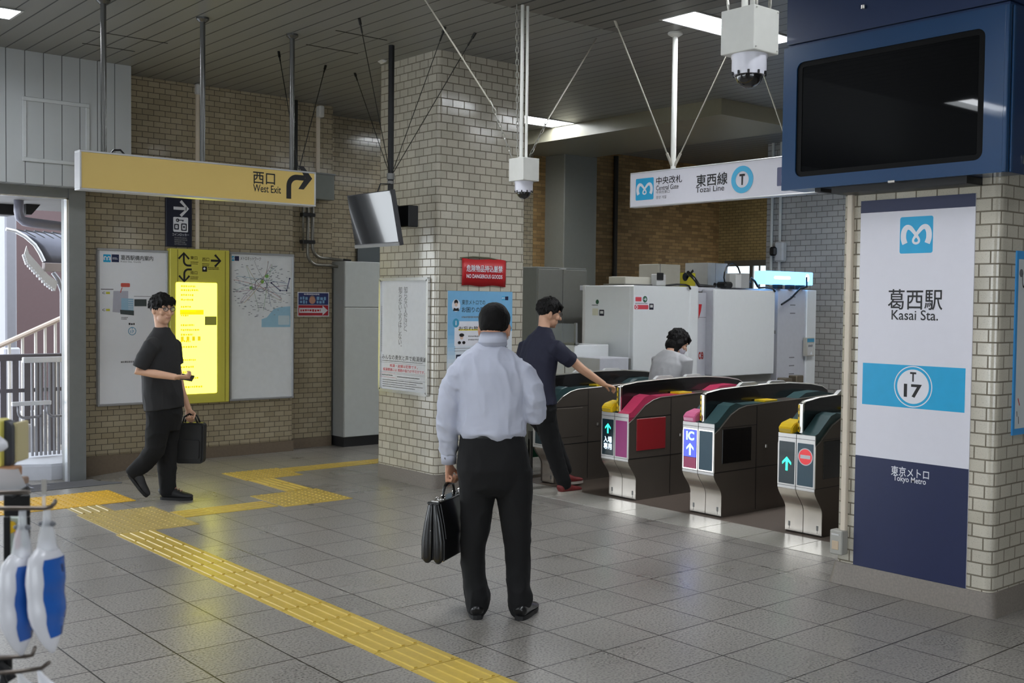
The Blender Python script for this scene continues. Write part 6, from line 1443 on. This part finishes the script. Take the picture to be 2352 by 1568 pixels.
# ---------------------------------------------------------------- the man in the white shirt, seen from behind
loc = onZ(1150, 1414, 0)
man = thing('person', 'person in pale blue dress shirt seen from behind, head bowed, holding a briefcase', 'person', loc=(loc.x, loc.y, 0), rz=YROT, local=True)
C = V((-.048, .045, 1.527)); Fh = V((.20, .93, -.36))
bm = B(); F, R, U = head_flesh(bm, C, Fh)
tube(bm, [(-.06, .0, 1.36), (-.058, .012, 1.44), C-U*.045-F*.030], [(.062, .058), (.055, .054), (.054, .052)], 16, side=(1, 0, 0))
torso(bm, [(-.057, 0, .80, .15, .10), (-.06, 0, 1.0, .145, .095), (-.066, 0, 1.22, .165, .09), (-.066, .01, 1.34, .14, .07), (-.06, .02, 1.40, .06, .055)], (1, 0, 0))
La = [(-.235, 0, 1.30), (-.285, -.008, 1.14), (-.293, .005, 1.02), (-.288, .035, .90), (-.284, .05, .80)]
tube(bm, La, [.045, .040, .036, .031, .025], 12)
Ra = [(.11, 0, 1.31), (.160, -.012, 1.18), (.172, -.005, 1.085), (.145, .11, 1.095), (.085, .23, 1.14), (.05, .29, 1.165)]
tube(bm, Ra, [.045, .042, .038, .034, .030, .025], 12)
for leg in ([(-.125, 0, .80), (-.14, 0, .46), (-.135, 0, .08)], [(.06, 0, .80), (.08, 0, .46), (.098, 0, .08)]): tube(bm, leg, [.075, .052, .036], 12)
BL = V((.34, .94, 0)).normalized(); BW = V((.94, -.34, 0)).normalized()
hand(bm, (-.284, .052, .795), (0, .06, -1), tuple(BW), tuple(BL), (62, 78, 52), 1.0, .9)
hand(bm, (.05, .29, 1.165), (-.75, .5, .3), (.2, .2, 1), (.5, .8, .0), (25, 35, 25), .98, .5)
body = mesh('body', bm, SKIN, man); voxel(body, .0048, 2)
face_details(body, C, F, R, U)
def ex(bm):
    ell(bm, C-F*.060-U*.016, R, F, U, .066, .038, .038, 16, 10); ell(bm, C-F*.03+U*.01, R, F, U, .082, .08, .075, 16, 10)
hair_cap(man, C, F, R, U, mat('hair_dark_brown', (12, 10, 9), .7, var=.45, scale=95, bump=.15, spec=.2), 1.0, .006, .014, .002, 34, 1.0, 1.02, .90, ex, False, 0, .3)
bm = B(); ell(bm, C+F*.046-U*.062, R, F, U, .062, .066, .052, 18, 12); mk = mesh('face_mask', bm, mat('mask_white_blue', (206, 214, 226), .7), man, smooth=True)
bm = B()
for s in (-1, 1): tube(bm, [C+R*s*.060+F*.06-U*.05, C+R*s*.083-U*.03+F*.0, C+R*s*.084+U*.004-F*.012], .0022, 5)
mesh('ear_loop', bm, mat('mask_loop', (220, 222, 228), .6), mk)
bm = B()
for s in (-1, 1):
    k_ = 14; q = C+R*s*.033+F*.102+U*.0; tube(bm, [q+R*.021*math.cos(2*math.pi*i/k_)+U*.016*math.sin(2*math.pi*i/k_) for i in range(k_+1)], .0016, 5); tube(bm, [C+R*s*.056+F*.098+U*.006, C+R*s*.080+F*.04+U*.008, C+R*s*.084-F*.012+U*.004], .0022, 5)
tube(bm, [C-R*.012+F*.106, C+R*.012+F*.106], .0016, 5); mesh('glasses', bm, mat('frame_silver', (150, 150, 156), .3, .8), man)
# shirt
bm = B()
torso(bm, [(-.057, 0, .945, .160, .118), (-.057, 0, .972, .183, .140), (-.057, .0, 1.02, .182, .136), (-.060, 0, 1.10, .180, .128), (-.065, 0, 1.20, .190, .122), (-.068, .004, 1.285, .205, .116), (-.067, .012, 1.345, .185, .098), (-.064, .018, 1.395, .125, .078), (-.06, .022, 1.43, .078, .066)], (1, 0, 0), 32)
tube(bm, [(-.165, .005, 1.315), (-.228, 0, 1.275), (-.270, -.006, 1.20), (-.286, -.008, 1.12), (-.292, .0, 1.02), (-.288, .03, .92), (-.285, .045, .855)], [.066, .071, .065, .060, .057, .053, .049], 20)
tube(bm, [(.04, .005, 1.315), (.098, 0, 1.282), (.142, -.008, 1.215), (.166, -.012, 1.14), (.168, .0, 1.075), (.142, .105, 1.085), (.095, .21, 1.13), (.065, .26, 1.15)], [.066, .071, .067, .064, .063, .057, .049, .042], 20)
sh = mesh('shirt', bm, SHIRT, man); voxel(sh, .0062, 4)
def shirtfold(c):
    arm = 1.0 if (c.x < -.225 or c.x > .10 or c.y > .14) else 0.0
    w = fold(c, 12, .0085, 34, .0018, (1.2, 1, .45)) if not arm else fold(c+V((0, 0, c.x*.6)), 11, .0075, 36, .0022, (1.1, 1.1, 1.3))
    if not arm:   # folds that gather towards the belt, and pull lines from the shoulder blades
        low = max(0, 1-(c.z-.95)/.16); w += low*.011*math.sin(c.x*42+c.z*9)*.5+low*.004*noise.noise(V((c.x*20, c.y*20, c.z*50)))
        w += .005*math.sin((c.x*.8-c.z*.55)*62)*max(0, noise.noise(V((c.x*5, 3, c.z*5))))
    return w
wrinkle(sh, shirtfold)
bm = B(); ct = [(-.060, .016, 1.425, .072, .064), (-.058, .014, 1.46, .0715, .068), (-.055, .022, 1.498, .068, .066)]
n = 32; rows = []
for x, y, z, ra, rb in ct: rows.append([bm.verts.new((x+ra*math.cos(2*math.pi*k/n), y+rb*math.sin(2*math.pi*k/n)-.004, z-.030*max(0, math.sin(2*math.pi*k/n)))) for k in range(n)])
rows.append([bm.verts.new((-.059+.078*math.cos(2*math.pi*k/n), .014+.074*math.sin(2*math.pi*k/n), 1.437-.034*max(0, math.sin(2*math.pi*k/n)))) for k in range(n)])
for a, c in zip(rows, rows[1:]):
    for k in range(n): bm.faces.new((a[k], a[(k+1) % n], c[(k+1) % n], c[k]))
co = mesh('collar', bm, SHIRT, man, smooth=True); md = co.modifiers.new('t', 'SOLIDIFY'); md.thickness = .003
for nm, pts, rr in (('cuff', [(-.285, .043, .865), (-.284, .050, .80)], [(.047, .044), (.043, .040)]), ('cuff', [(.088, .225, 1.137), (.056, .28, 1.16)], [(.043, .043), (.038, .038)])):
    bm = B(); tube(bm, pts, rr, 20, cap=False); cf = mesh(nm, bm, SHIRT, man, smooth=True); md = cf.modifiers.new('t', 'SOLIDIFY'); md.thickness = .003
    if pts[0][2] < 1: bm = B(); lathe(bm, (0, 0, 0), [(.006, 0), (.006, .003)], 10); bmesh.ops.rotate(bm, matrix=Matrix.Rotation(math.pi/2, 3, 'X'), verts=bm.verts[:]); bmesh.ops.translate(bm, vec=(-.300, .007, .832), verts=bm.verts[:]); mesh('button', bm, GREYINK, cf)
# trousers and belt
bm = B()
torso(bm, [(-.057, 0, .972, .165, .122), (-.055, 0, .92, .176, .13), (-.050, -.004, .86, .188, .138), (-.046, -.008, .79, .196, .146), (-.044, -.002, .70, .186, .13), (-.042, 0, .65, .15, .10)], (1, 0, 0), 32)
tube(bm, [(-.130, 0, .78), (-.131, 0, .66), (-.134, 0, .56), (-.140, -.004, .46), (-.150, -.002, .38), (-.150, .002, .27), (-.138, -.006, .17), (-.122, -.010, .105), (-.122, -.002, .065), (-.125, .006, .032)], [(.100, .118), (.096, .108), (.086, .096), (.077, .088), (.069, .080), (.064, .078), (.062, .078), (.066, .084), (.061, .084), (.052, .082)], 24, side=(1, 0, 0))
tube(bm, [(.058, 0, .78), (.066, 0, .66), (.072, 0, .56), (.079, -.004, .46), (.084, -.002, .38), (.089, .002, .27), (.094, -.004, .16), (.100, -.010, .09), (.100, -.002, .055), (.096, .006, .026)], [(.100, .118), (.097, .108), (.087, .096), (.077, .088), (.070, .080), (.065, .077), (.062, .078), (.066, .084), (.058, .082), (.052, .080)], 24, side=(1, 0, 0))
tr = mesh('trousers', bm, TROUS, man); voxel(tr, .007, 4); wrinkle(tr, lambda c: fold(c, 9, .005, 26, .0015, (1.2, 1, .8))*(1.0 if c.z > .2 else 1.9))
bm = B(); tube(bm, [(-.057, 0, .955), (-.057, 0, .985)], [(.169, .127), (.167, .125)], 32, side=(1, 0, 0)); mesh('belt', bm, BLACKP, man, smooth=40)
SHOEB = mat('shoe_black_leather', (18, 18, 20), .28, coat=.3); SOLEB = mat('sole_black', (22, 21, 22), .7)
shoe(man, (-.122, -.082, .0), (-.145, .19, .0), .046, SHOEB, SOLEB); shoe(man, (.095, -.085, .0), (.178, .165, .0), .046, SHOEB, SOLEB)
# briefcase: a gusseted leather case hanging from his left hand
bz = .322; e0 = V((-.352, -.135, 0)); ctr = e0+BL*.20
t = thing('briefcase', 'black leather gusset briefcase held by the man in the pale blue shirt', 'briefcase', loc=(loc.x, loc.y, 0), rz=YROT, local=True)
LEATH = mat('briefcase_leather', (17, 17, 18), .3, var=.15, scale=40, bump=.03, coat=.25)
sec = [(-.066, .004), (-.060, 0), (-.036, .006), (-.032, 0), (-.004, .0), (.0, .007), (.004, 0), (.032, 0), (.036, .006), (.060, 0), (.066, .004), (.066, .10), (.052, .19), (.030, .292), (-.030, .292), (-.052, .19), (-.066, .10)]
bm = B(); prism(bm, sec, (e0.x, e0.y, bz), BW, ZU, BL, .0, .40); o = mesh('case', bm, LEATH, t)
md = o.modifiers.new('b', 'BEVEL'); md.width = .006; md.segments = 2; md.limit_method = 'ANGLE'
bm = B()       # pleated end gussets: vertical rolls
for u in (-.031, .031):
    for q in (-.002,): tube(bm, [e0+BW*u+BL*q+V((0, 0, bz+.014)), e0+BW*u*.97+BL*q+V((0, 0, bz+.10)), e0+BW*u*.72+BL*q+V((0, 0, bz+.20)), e0+BW*u*.40+BL*q+V((0, 0, bz+.285))], [(.029, .014), (.029, .014), (.021, .012), (.011, .007)], 10, side=tuple(BW), round_cap=True)
mesh('gusset', bm, LEATH, t, smooth=True)
bm = B(); top = [e0+BL*q+V((0, 0, bz+.296)) for q in (-.002, .402)]; obox(bm, (top[0]+top[1])/2, BW, BL, ZU, .034, .203, .007, .004); fl = [(.034, .292), (.056, .19), (.068, .115), (.071, .115), (.060, .19), (.038, .297)]; prism(bm, fl, (e0.x, e0.y, bz), BW, ZU, BL, .01, .39); mesh('flap', bm, LEATH, t)
bm = B()
hc = ctr+V((0, 0, bz+.300)); hp = [hc+BL*u+V((0, 0, z)) for u, z in ((-.075, .0), (-.07, .035), (-.055, .062), (-.03, .070), (.03, .070), (.055, .062), (.07, .035), (.075, .0))]; tube(bm, hp, [.006, .007, .009, .011, .011, .009, .007, .006], 10); mesh('handle', bm, LEATH, t, smooth=True)
bm = B()
for u in (-.15, -.075, .075, .15): q = hc+BL*u; tube(bm, [q+V((.012*math.cos(a), 0, .008+.012*math.sin(a))) for a in [i*math.pi/4 for i in range(9)]], .003, 6)
for u in (-.17, -.1, .1, .17): obox(bm, hc+BL*u+V((0, 0, .004)), BW, BL, ZU, .02, .008, .003, .001)
mesh('fittings', bm, CHROME, t)
bm = B(); lathe(bm, tuple(e0+BW*-.008-BL*.012+V((0, 0, bz+.155))), [(.003, 0), (.003, .004)], 8); mesh('stud', bm, CHROME, t)
bm = B()
for u in (-.045, .0, .045):
    for q in (.03, .37): lathe(bm, tuple(e0+BW*u+BL*q+V((0, 0, bz-.008))), [(.006, 0), (.008, .010)], 8)
mesh('feet', bm, CHROME, t)

# ---------------------------------------------------------------- the walker in black
loc = onZ(395, 1150, 0); loc = V((loc.x, loc.y, 0)); k = 278.0
px = lambda x, y, d=0.0: V(((x-395)/k, d, (1148-y)/k))
wm = thing('person', 'person with glasses in black t-shirt and trousers striding past the station map', 'person', loc=tuple(loc), rz=YROT, local=True)
C = px(374, 710, -.02); Fh = (.80, -.60, -.06)
bm = B(); F, R, U = head_flesh(bm, C, Fh, .98)
S = V((-.25, -.97, 0)).normalized()
tube(bm, [px(370, 772), px(371, 752), C-U*.05-F*.028], [(.062, .058), (.052, .050), (.050, .050)], 16, side=tuple(S))
torso(bm, [px(378, 930)[:]+(.14, .09), px(372, 870)[:]+(.14, .095), px(370, 815)[:]+(.15, .1), px(372, 782)[:]+(.12, .07), px(371, 768)[:]+(.055, .05)], S)
Ra = [px(366, 785, -.17), px(350, 820, -.195), px(338, 850, -.205), px(375, 854, -.225), px(424, 861, -.235)]
tube(bm, Ra, [.046, .042, .037, .035, .026], 12)
La = [px(380, 785, .17), px(388, 850, .20), px(398, 900, .215), px(414, 945, .225)]
tube(bm, La, [.044, .040, .034, .025], 12)
hand(bm, px(424, 861, -.235), (1, -.05, -.02), (.05, .55, .8), (-.05, .8, -.55), (35, 45, 30), .95, .7)
hand(bm, px(414, 945, .225), (.25, 0, -1), (0, -1, 0), (1, 0, .25), (65, 75, 50), .95, .8)
for pts in ([px(380, 930, .07), px(378, 1010, .07), px(378, 1120, .06)], [px(374, 930, -.07), px(362, 1035, -.08), px(312, 1082, -.085)]): tube(bm, pts, [.075, .055, .036], 12)
body = mesh('body', bm, SKIN2, wm); voxel(body, .0048, 2); face_details(body, C, F, R, U, .98)
hair_cap(wm, C, F, R, U, HAIR, 1.0, .0, .010, .0035, 28, 1.04, 1.04, 1.0, None, True)
bm = B()
for s in (-1, 1):
    q = C+R*s*.032+F*.098+U*.0; tube(bm, [q+R*.024*math.cos(2*math.pi*i/14)+U*.017*math.sin(2*math.pi*i/14) for i in range(15)], .0022, 6); tube(bm, [C+R*s*.056+F*.094+U*.008, C+R*s*.078+F*.04+U*.01, C+R*s*.082-F*.01+U*.004], .0026, 6)
tube(bm, [C-R*.01+F*.104+U*.003, C+R*.01+F*.104+U*.003], .002, 5); gl = mesh('glasses', bm, BLACKP, wm, smooth=True)
bm = B()
for s in (-1, 1): q = C+R*s*.032+F*.098; bm.faces.new([bm.verts.new(q+R*.022*math.cos(2*math.pi*i/14)+U*.015*math.sin(2*math.pi*i/14)) for i in range(14)])
mesh('lenses', bm, mat('lens_clear', (200, 206, 210), .03, alpha=.25), gl)
BLKT = mat('tshirt_black', (34, 34, 36), .8, var=.1, scale=20)
bm = B()
torso(bm, [px(378, 938)[:]+(.185, .145), px(375, 910)[:]+(.19, .148), px(371, 870)[:]+(.185, .136), px(370, 825)[:]+(.19, .134), px(371, 792)[:]+(.185, .115), px(372, 774)[:]+(.145, .085), px(372, 762)[:]+(.095, .070), px(372, 753)[:]+(.066, .060)], S, 28)
tube(bm, [px(370, 792, -.13), px(364, 795, -.175), px(352, 820, -.198), px(343, 842, -.207)], [.07, .072, .066, .064], 18)
tube(bm, [px(376, 792, .13), px(382, 795, .175), px(386, 840, .198)], [.07, .072, .064], 18)
ts = mesh('tshirt', bm, BLKT, wm); voxel(ts, .0075, 4); wrinkle(ts, lambda c: fold(c, 10, .006, 28, .0015, (1, 1, .5)))
bm = B()
torso(bm, [px(378, 915)[:]+(.16, .12), px(379, 945)[:]+(.17, .13), px(378, 985)[:]+(.15, .11)], S, 24)
tube(bm, [px(384, 945, .075), px(380, 985, .075), px(377, 1020, .07), px(378, 1060, .065), px(379, 1100, .06), px(380, 1126, .06), px(380, 1136, .06)], [(.09, .115), (.085, .098), (.078, .088), (.074, .082), (.068, .075), (.064, .066), (.055, .062)], 20, side=tuple(S))
tube(bm, [px(372, 945, -.07), px(368, 990, -.075), px(362, 1030, -.08), px(342, 1058, -.082), px(318, 1078, -.085), px(309, 1086, -.086)], [(.09, .11), (.085, .095), (.078, .083), (.068, .073), (.06, .063), (.052, .056)], 20, side=tuple(S))
tr = mesh('trousers', bm, TROUS, wm); voxel(tr, .0075, 4); wrinkle(tr, lambda c: fold(c, 9, .006, 26, .0015, (1, 1, 1)))
SNK = mat('sneaker_black', (26, 26, 28), .6); LACE = mat('lace_red_grey', (170, 120, 112), .6)
shoe(wm, px(363, 1149, .07)*V((1, 1, 0)), px(438, 1149, .045)*V((1, 1, 0)), .048, SNK, SOLEB, .10, 'shoe', LACE)
shoe(wm, px(303, 1084, -.085), px(345, 1136, -.085), .046, SNK, SOLEB, .085, 'shoe')
t = thing('phone_wallet', 'dark folded wallet in the outstretched hand of the person in black', 'wallet', loc=tuple(loc), rz=YROT, local=True)
hw_ = px(447, 862, -.215); bm = B(); obox(bm, hw_, V((.9, 0, -.15)).normalized(), V((.08, .8, .55)).normalized(), V((-.1, -.55, .8)).normalized(), .05, .035, .006, .003); mesh('wallet', bm, mat('wallet_olive', (56, 54, 44), .5), t)
t = thing('shoulder_bag', 'black soft bag carried low by the person in black t-shirt', 'bag', loc=tuple(loc), rz=YROT, local=True)
bm = B(); a = px(419, 1070, .17); prism(bm, rrect(-.115, 0, .115, .34, .03, 4), a, (1, 0, 0), (.03, 0, 1), (0, 1, 0), 0, .11); bmesh.ops.bevel(bm, geom=[e for e in bm.edges if abs(e.verts[0].co.y-e.verts[1].co.y) < .01], offset=.015, segments=2, affect='EDGES'); mesh('bag_body', bm, mat('bag_nylon', (20, 20, 21), .6, var=.12, bump=.04, scale=50), t)
bm = B(); prism(bm, rrect(-.085, .04, .085, .20, .02, 3), a, (1, 0, 0), (.03, 0, 1), (0, 1, 0), -.012, .003); mesh('pocket', bm, MATS['bag_nylon'], t)
for yy in (.195, .265):
    bm = B(); h0 = V((a.x, yy, a.z+.33)); tube(bm, [h0+V((-.06, 0, 0)), h0+V((-.045, 0, .06)), h0+V((.0, 0, .085)), h0+V((.045, 0, .06)), h0+V((.07, 0, 0))], .008, 8); mesh('handle', bm, BLACKP, t, smooth=True)

# ---------------------------------------------------------------- the man in navy stepping into the gate
loc = onZ(1290, 1133, 0); loc = V((loc.x, loc.y, 0)); k = 263.5
px = lambda x, y, d=0.0: V(((x-1290)/k, d, (1132-y)/k))
gm = thing('person', 'person in navy t-shirt stepping into the gate lane with an arm reaching out', 'person', loc=tuple(loc), rz=YROT, local=True)
Fb = V((.77, .64, 0)).normalized(); S = Fb.cross(ZU).normalized()
C = px(1256, 717, -.06); Fh = (.93, .22, -.22)
bm = B(); F, R, U = head_flesh(bm, C, Fh, 1.0)
tube(bm, [px(1240, 775, -.11), px(1244, 755, -.10), C-U*.05-F*.03], [(.062, .058), (.053, .050), (.051, .050)], 16, side=tuple(S))
torso(bm, [px(1234, 925, -.15)[:]+(.15, .10), px(1229, 880, -.15)[:]+(.15, .095), px(1231, 830, -.14)[:]+(.16, .1), px(1236, 795, -.12)[:]+(.14, .075), px(1240, 772, -.11)[:]+(.06, .055)], S)
sr = px(1237, 796, -.125)+S*.19; sl = px(1237, 796, -.125)-S*.19
tube(bm, [sr, px(1305, 822, -.24), px(1328, 842, -.20), px(1356, 862, -.13), px(1382, 879, -.07)], [.046, .042, .039, .034, .026], 12)
tube(bm, [sl, sl+V((-.05, .02, -.27)), sl+V((-.0, .12, -.50))], [.046, .04, .027], 12)
hand(bm, px(1382, 879, -.07), (.85, .45, -.25), (.1, .3, -.9), (-.5, .85, .2), (30, 45, 35), .98, .8)
hand(bm, sl+V((-.0, .12, -.50)), (0.1, .3, -1), (.7, -.6, 0), (.5, .7, .3), (40, 45, 30), .95, .5)
for pts in ([px(1245, 925, -.19), px(1262, 1010, -.10), px(1300, 1116, 0)], [px(1225, 925, -.10), px(1268, 1010, .16), px(1305, 1100, .36)]): tube(bm, pts, [.075, .055, .036], 12)
body = mesh('body', bm, SKIN2, gm); voxel(body, .0048, 2); face_details(body, C, F, R, U, 1.0)
hair_cap(gm, C, F, R, U, HAIR, 1.02, .0, .012, .0045, 26, 1.03, 1.04, 1.0, None, True)
bm = B()
for s in (-1, 1):
    q = C+R*s*.032+F*.100; tube(bm, [q+R*.023*math.cos(2*math.pi*i/14)+U*.015*math.sin(2*math.pi*i/14) for i in range(15)], .0024, 6); tube(bm, [C+R*s*.056+F*.096+U*.006, C+R*s*.078+F*.04+U*.008, C+R*s*.082-F*.01+U*.004], .0026, 6)
tube(bm, [C-R*.01+F*.106, C+R*.01+F*.106], .002, 5); mesh('glasses', bm, mat('frame_brown', (60, 44, 36), .4), gm, smooth=True)
bm = B()
torso(bm, [px(1232, 925, -.15)[:]+(.195, .14), px(1229, 895, -.15)[:]+(.19, .135), px(1229, 860, -.145)[:]+(.19, .13), px(1231, 825, -.135)[:]+(.205, .128), px(1236, 796, -.125)[:]+(.20, .108), px(1240, 776, -.115)[:]+(.155, .085), px(1244, 762, -.105)[:]+(.098, .072), px(1246, 752, -.10)[:]+(.066, .060)], S, 28)
tube(bm, [sr-S*.05, sr, px(1292, 815, -.265), px(1306, 826, -.235)], [.072, .074, .070, .068], 18)
tube(bm, [sl+S*.05, sl, sl+V((-.045, .015, -.19))], [.072, .074, .066], 18)
ts = mesh('tshirt', bm, mat('tshirt_navy', (32, 34, 54), .8, var=.1, scale=20), gm); voxel(ts, .0075, 4); wrinkle(ts, lambda c: fold(c, 10, .007, 28, .0015, (1, 1, .5)))
bm = B()
torso(bm, [px(1233, 905, -.15)[:]+(.165, .12), px(1235, 935, -.15)[:]+(.175, .13), px(1240, 960, -.14)[:]+(.15, .11)], S, 24)
tube(bm, [px(1247, 940, -.20), px(1256, 980, -.15), px(1264, 1015, -.10), px(1280, 1065, -.05), px(1296, 1108, -.01), px(1299, 1119, 0)], [(.09, .11), (.084, .095), (.076, .084), (.066, .074), (.058, .062), (.05, .054)], 20, side=tuple(S))
tube(bm, [px(1226, 940, -.10), px(1248, 975, .04), px(1268, 1012, .16), px(1288, 1060, .27), px(1302, 1092, .35), px(1305, 1100, .36)], [(.09, .11), (.084, .095), (.076, .084), (.066, .074), (.058, .062), (.05, .054)], 20, side=tuple(S))
tr = mesh('trousers', bm, TROUS, gm); voxel(tr, .0075, 4); wrinkle(tr, lambda c: fold(c, 9, .006, 26, .0015, (1, 1, 1)))
SNR = mat('sneaker_dark_red', (120, 44, 44), .55); SOLEW = mat('sole_pale', (176, 166, 156), .6)
h = px(1297, 1132)*V((1, 1, 0)); shoe(gm, h-Fb*.07, h+Fb*.19, .046, SNR, SOLEW, .085)
h = V((.06, .37, .02)); shoe(gm, h-Fb*.07, h+Fb*.19, .046, SNR, SOLEW, .085)

# ---------------------------------------------------------------- the woman bowed between the gates
loc = onY(1535, 900, 6.93); loc = V((loc.x, loc.y, 0)); k = 245.6
px = lambda x, y, d=0.0: V(((x-1535)/k, d, (1104-y)/k))
ww_ = thing('person', 'person with bobbed hair and face mask in light grey top bowed between the gates', 'person', loc=tuple(loc), rz=YROT, local=True)
Fb = V((.72, .69, 0)).normalized(); S = Fb.cross(ZU).normalized()
C = px(1558, 785, .06); Fh = (.86, .18, -.46)
bm = B(); F, R, U = head_flesh(bm, C, Fh, .95)
tube(bm, [px(1540, 812, .0), C-U*.06-F*.03], [(.055, .052), (.045, .045)], 14, side=tuple(S))
torso(bm, [px(1520, 905, -.05)[:]+(.14, .09), px(1528, 870, -.03)[:]+(.13, .09), px(1536, 835, -.0)[:]+(.15, .085), px(1540, 815, .01)[:]+(.11, .06)], S)
sr = px(1543, 826, .01)+S*.165; sl = px(1543, 826, .01)-S*.165
for a, sg in ((sr, 1), (sl, -1)):
    e = a+V((-.0, .02, -.24)); w = e+Fb*.20+V((0, 0, .03)); tube(bm, [a, e, w], [.04, .036, .024], 10); hand(bm, w, Fb+V((0, 0, -.1)), (0, 0, -1), -S*sg, (30, 40, 25), .88, .6)
for s in (-1, 1): hp = px(1520, 905, -.05)+S*.07*s; tube(bm, [hp, V((hp.x, hp.y, .45)), V((hp.x, hp.y, .07))], [.07, .05, .034], 12)
body = mesh('body', bm, SKIN2, ww_); voxel(body, .005, 2); face_details(body, C, F, R, U, .95, False)
def ex(bm):
    ell(bm, C-F*.045-U*.045, R, F, U, .082, .060, .075, 18, 12); ell(bm, C-F*.02+U*.0, R, F, U, .088, .085, .085, 18, 12)
    for s in (-1, 1): tube(bm, [C+R*s*.06+U*.06, C+R*s*.085-U*.02-F*.005, C+R*s*.078-U*.10-F*.01], [(.03, .02), (.035, .018), (.02, .012)], 10, side=tuple(F), round_cap=True)
hair_cap(ww_, C, F, R, U, HAIR, .98, .0, .012, .004, 26, 1.06, 1.06, 1.02, ex, True, 120, .4)
bm = B(); ell(bm, C+F*.046-U*.058, R, F, U, .058, .062, .048, 18, 12); mesh('face_mask', bm, mat('mask_lilac_white', (222, 216, 228), .7), ww_, smooth=True)
GT = mat('top_light_grey', (176, 176, 178), .85, var=.06, scale=30)
bm = B(); torso(bm, [px(1516, 918, -.06)[:]+(.18, .13), px(1522, 890, -.04)[:]+(.175, .125), px(1528, 862, -.02)[:]+(.172, .122), px(1535, 838, .0)[:]+(.185, .115), px(1540, 820, .01)[:]+(.16, .092), px(1543, 806, .015)[:]+(.085, .066)], S, 28)
for a in (sr, sl): e = a+V((-.0, .02, -.24)); tube(bm, [a-(a-px(1543, 826, .01))*.3, a, e, e+Fb*.15+V((0, 0, .02))], [.066, .066, .056, .042], 16)
ts = mesh('knit_top', bm, GT, ww_); voxel(ts, .0075, 4); wrinkle(ts, lambda c: fold(c, 11, .005, 30, .001, (1.2, 1.2, .35)))
bm = B(); torso(bm, [px(1518, 908, -.05)[:]+(.16, .12), px(1518, 930, -.05)[:]+(.17, .13), px(1518, 960, -.05)[:]+(.15, .11)], S, 24)
for s in (-1, 1): hp = px(1520, 930, -.05)+S*.08*s; tube(bm, [hp, V((hp.x, hp.y, .45)), V((hp.x, hp.y, .05))], [(.085, .10), (.075, .08), (.062, .066)], 18, side=tuple(S))
tr = mesh('trousers', bm, mat('trousers_charcoal', (44, 44, 50), .8), ww_); voxel(tr, .008, 3)
for s in (-1, 1): hp = px(1520, 930, -.05)+S*.08*s; hp.z = 0; shoe(ww_, hp-Fb*.08, hp+Fb*.16, .04, SHOEB, SOLEB, .07)
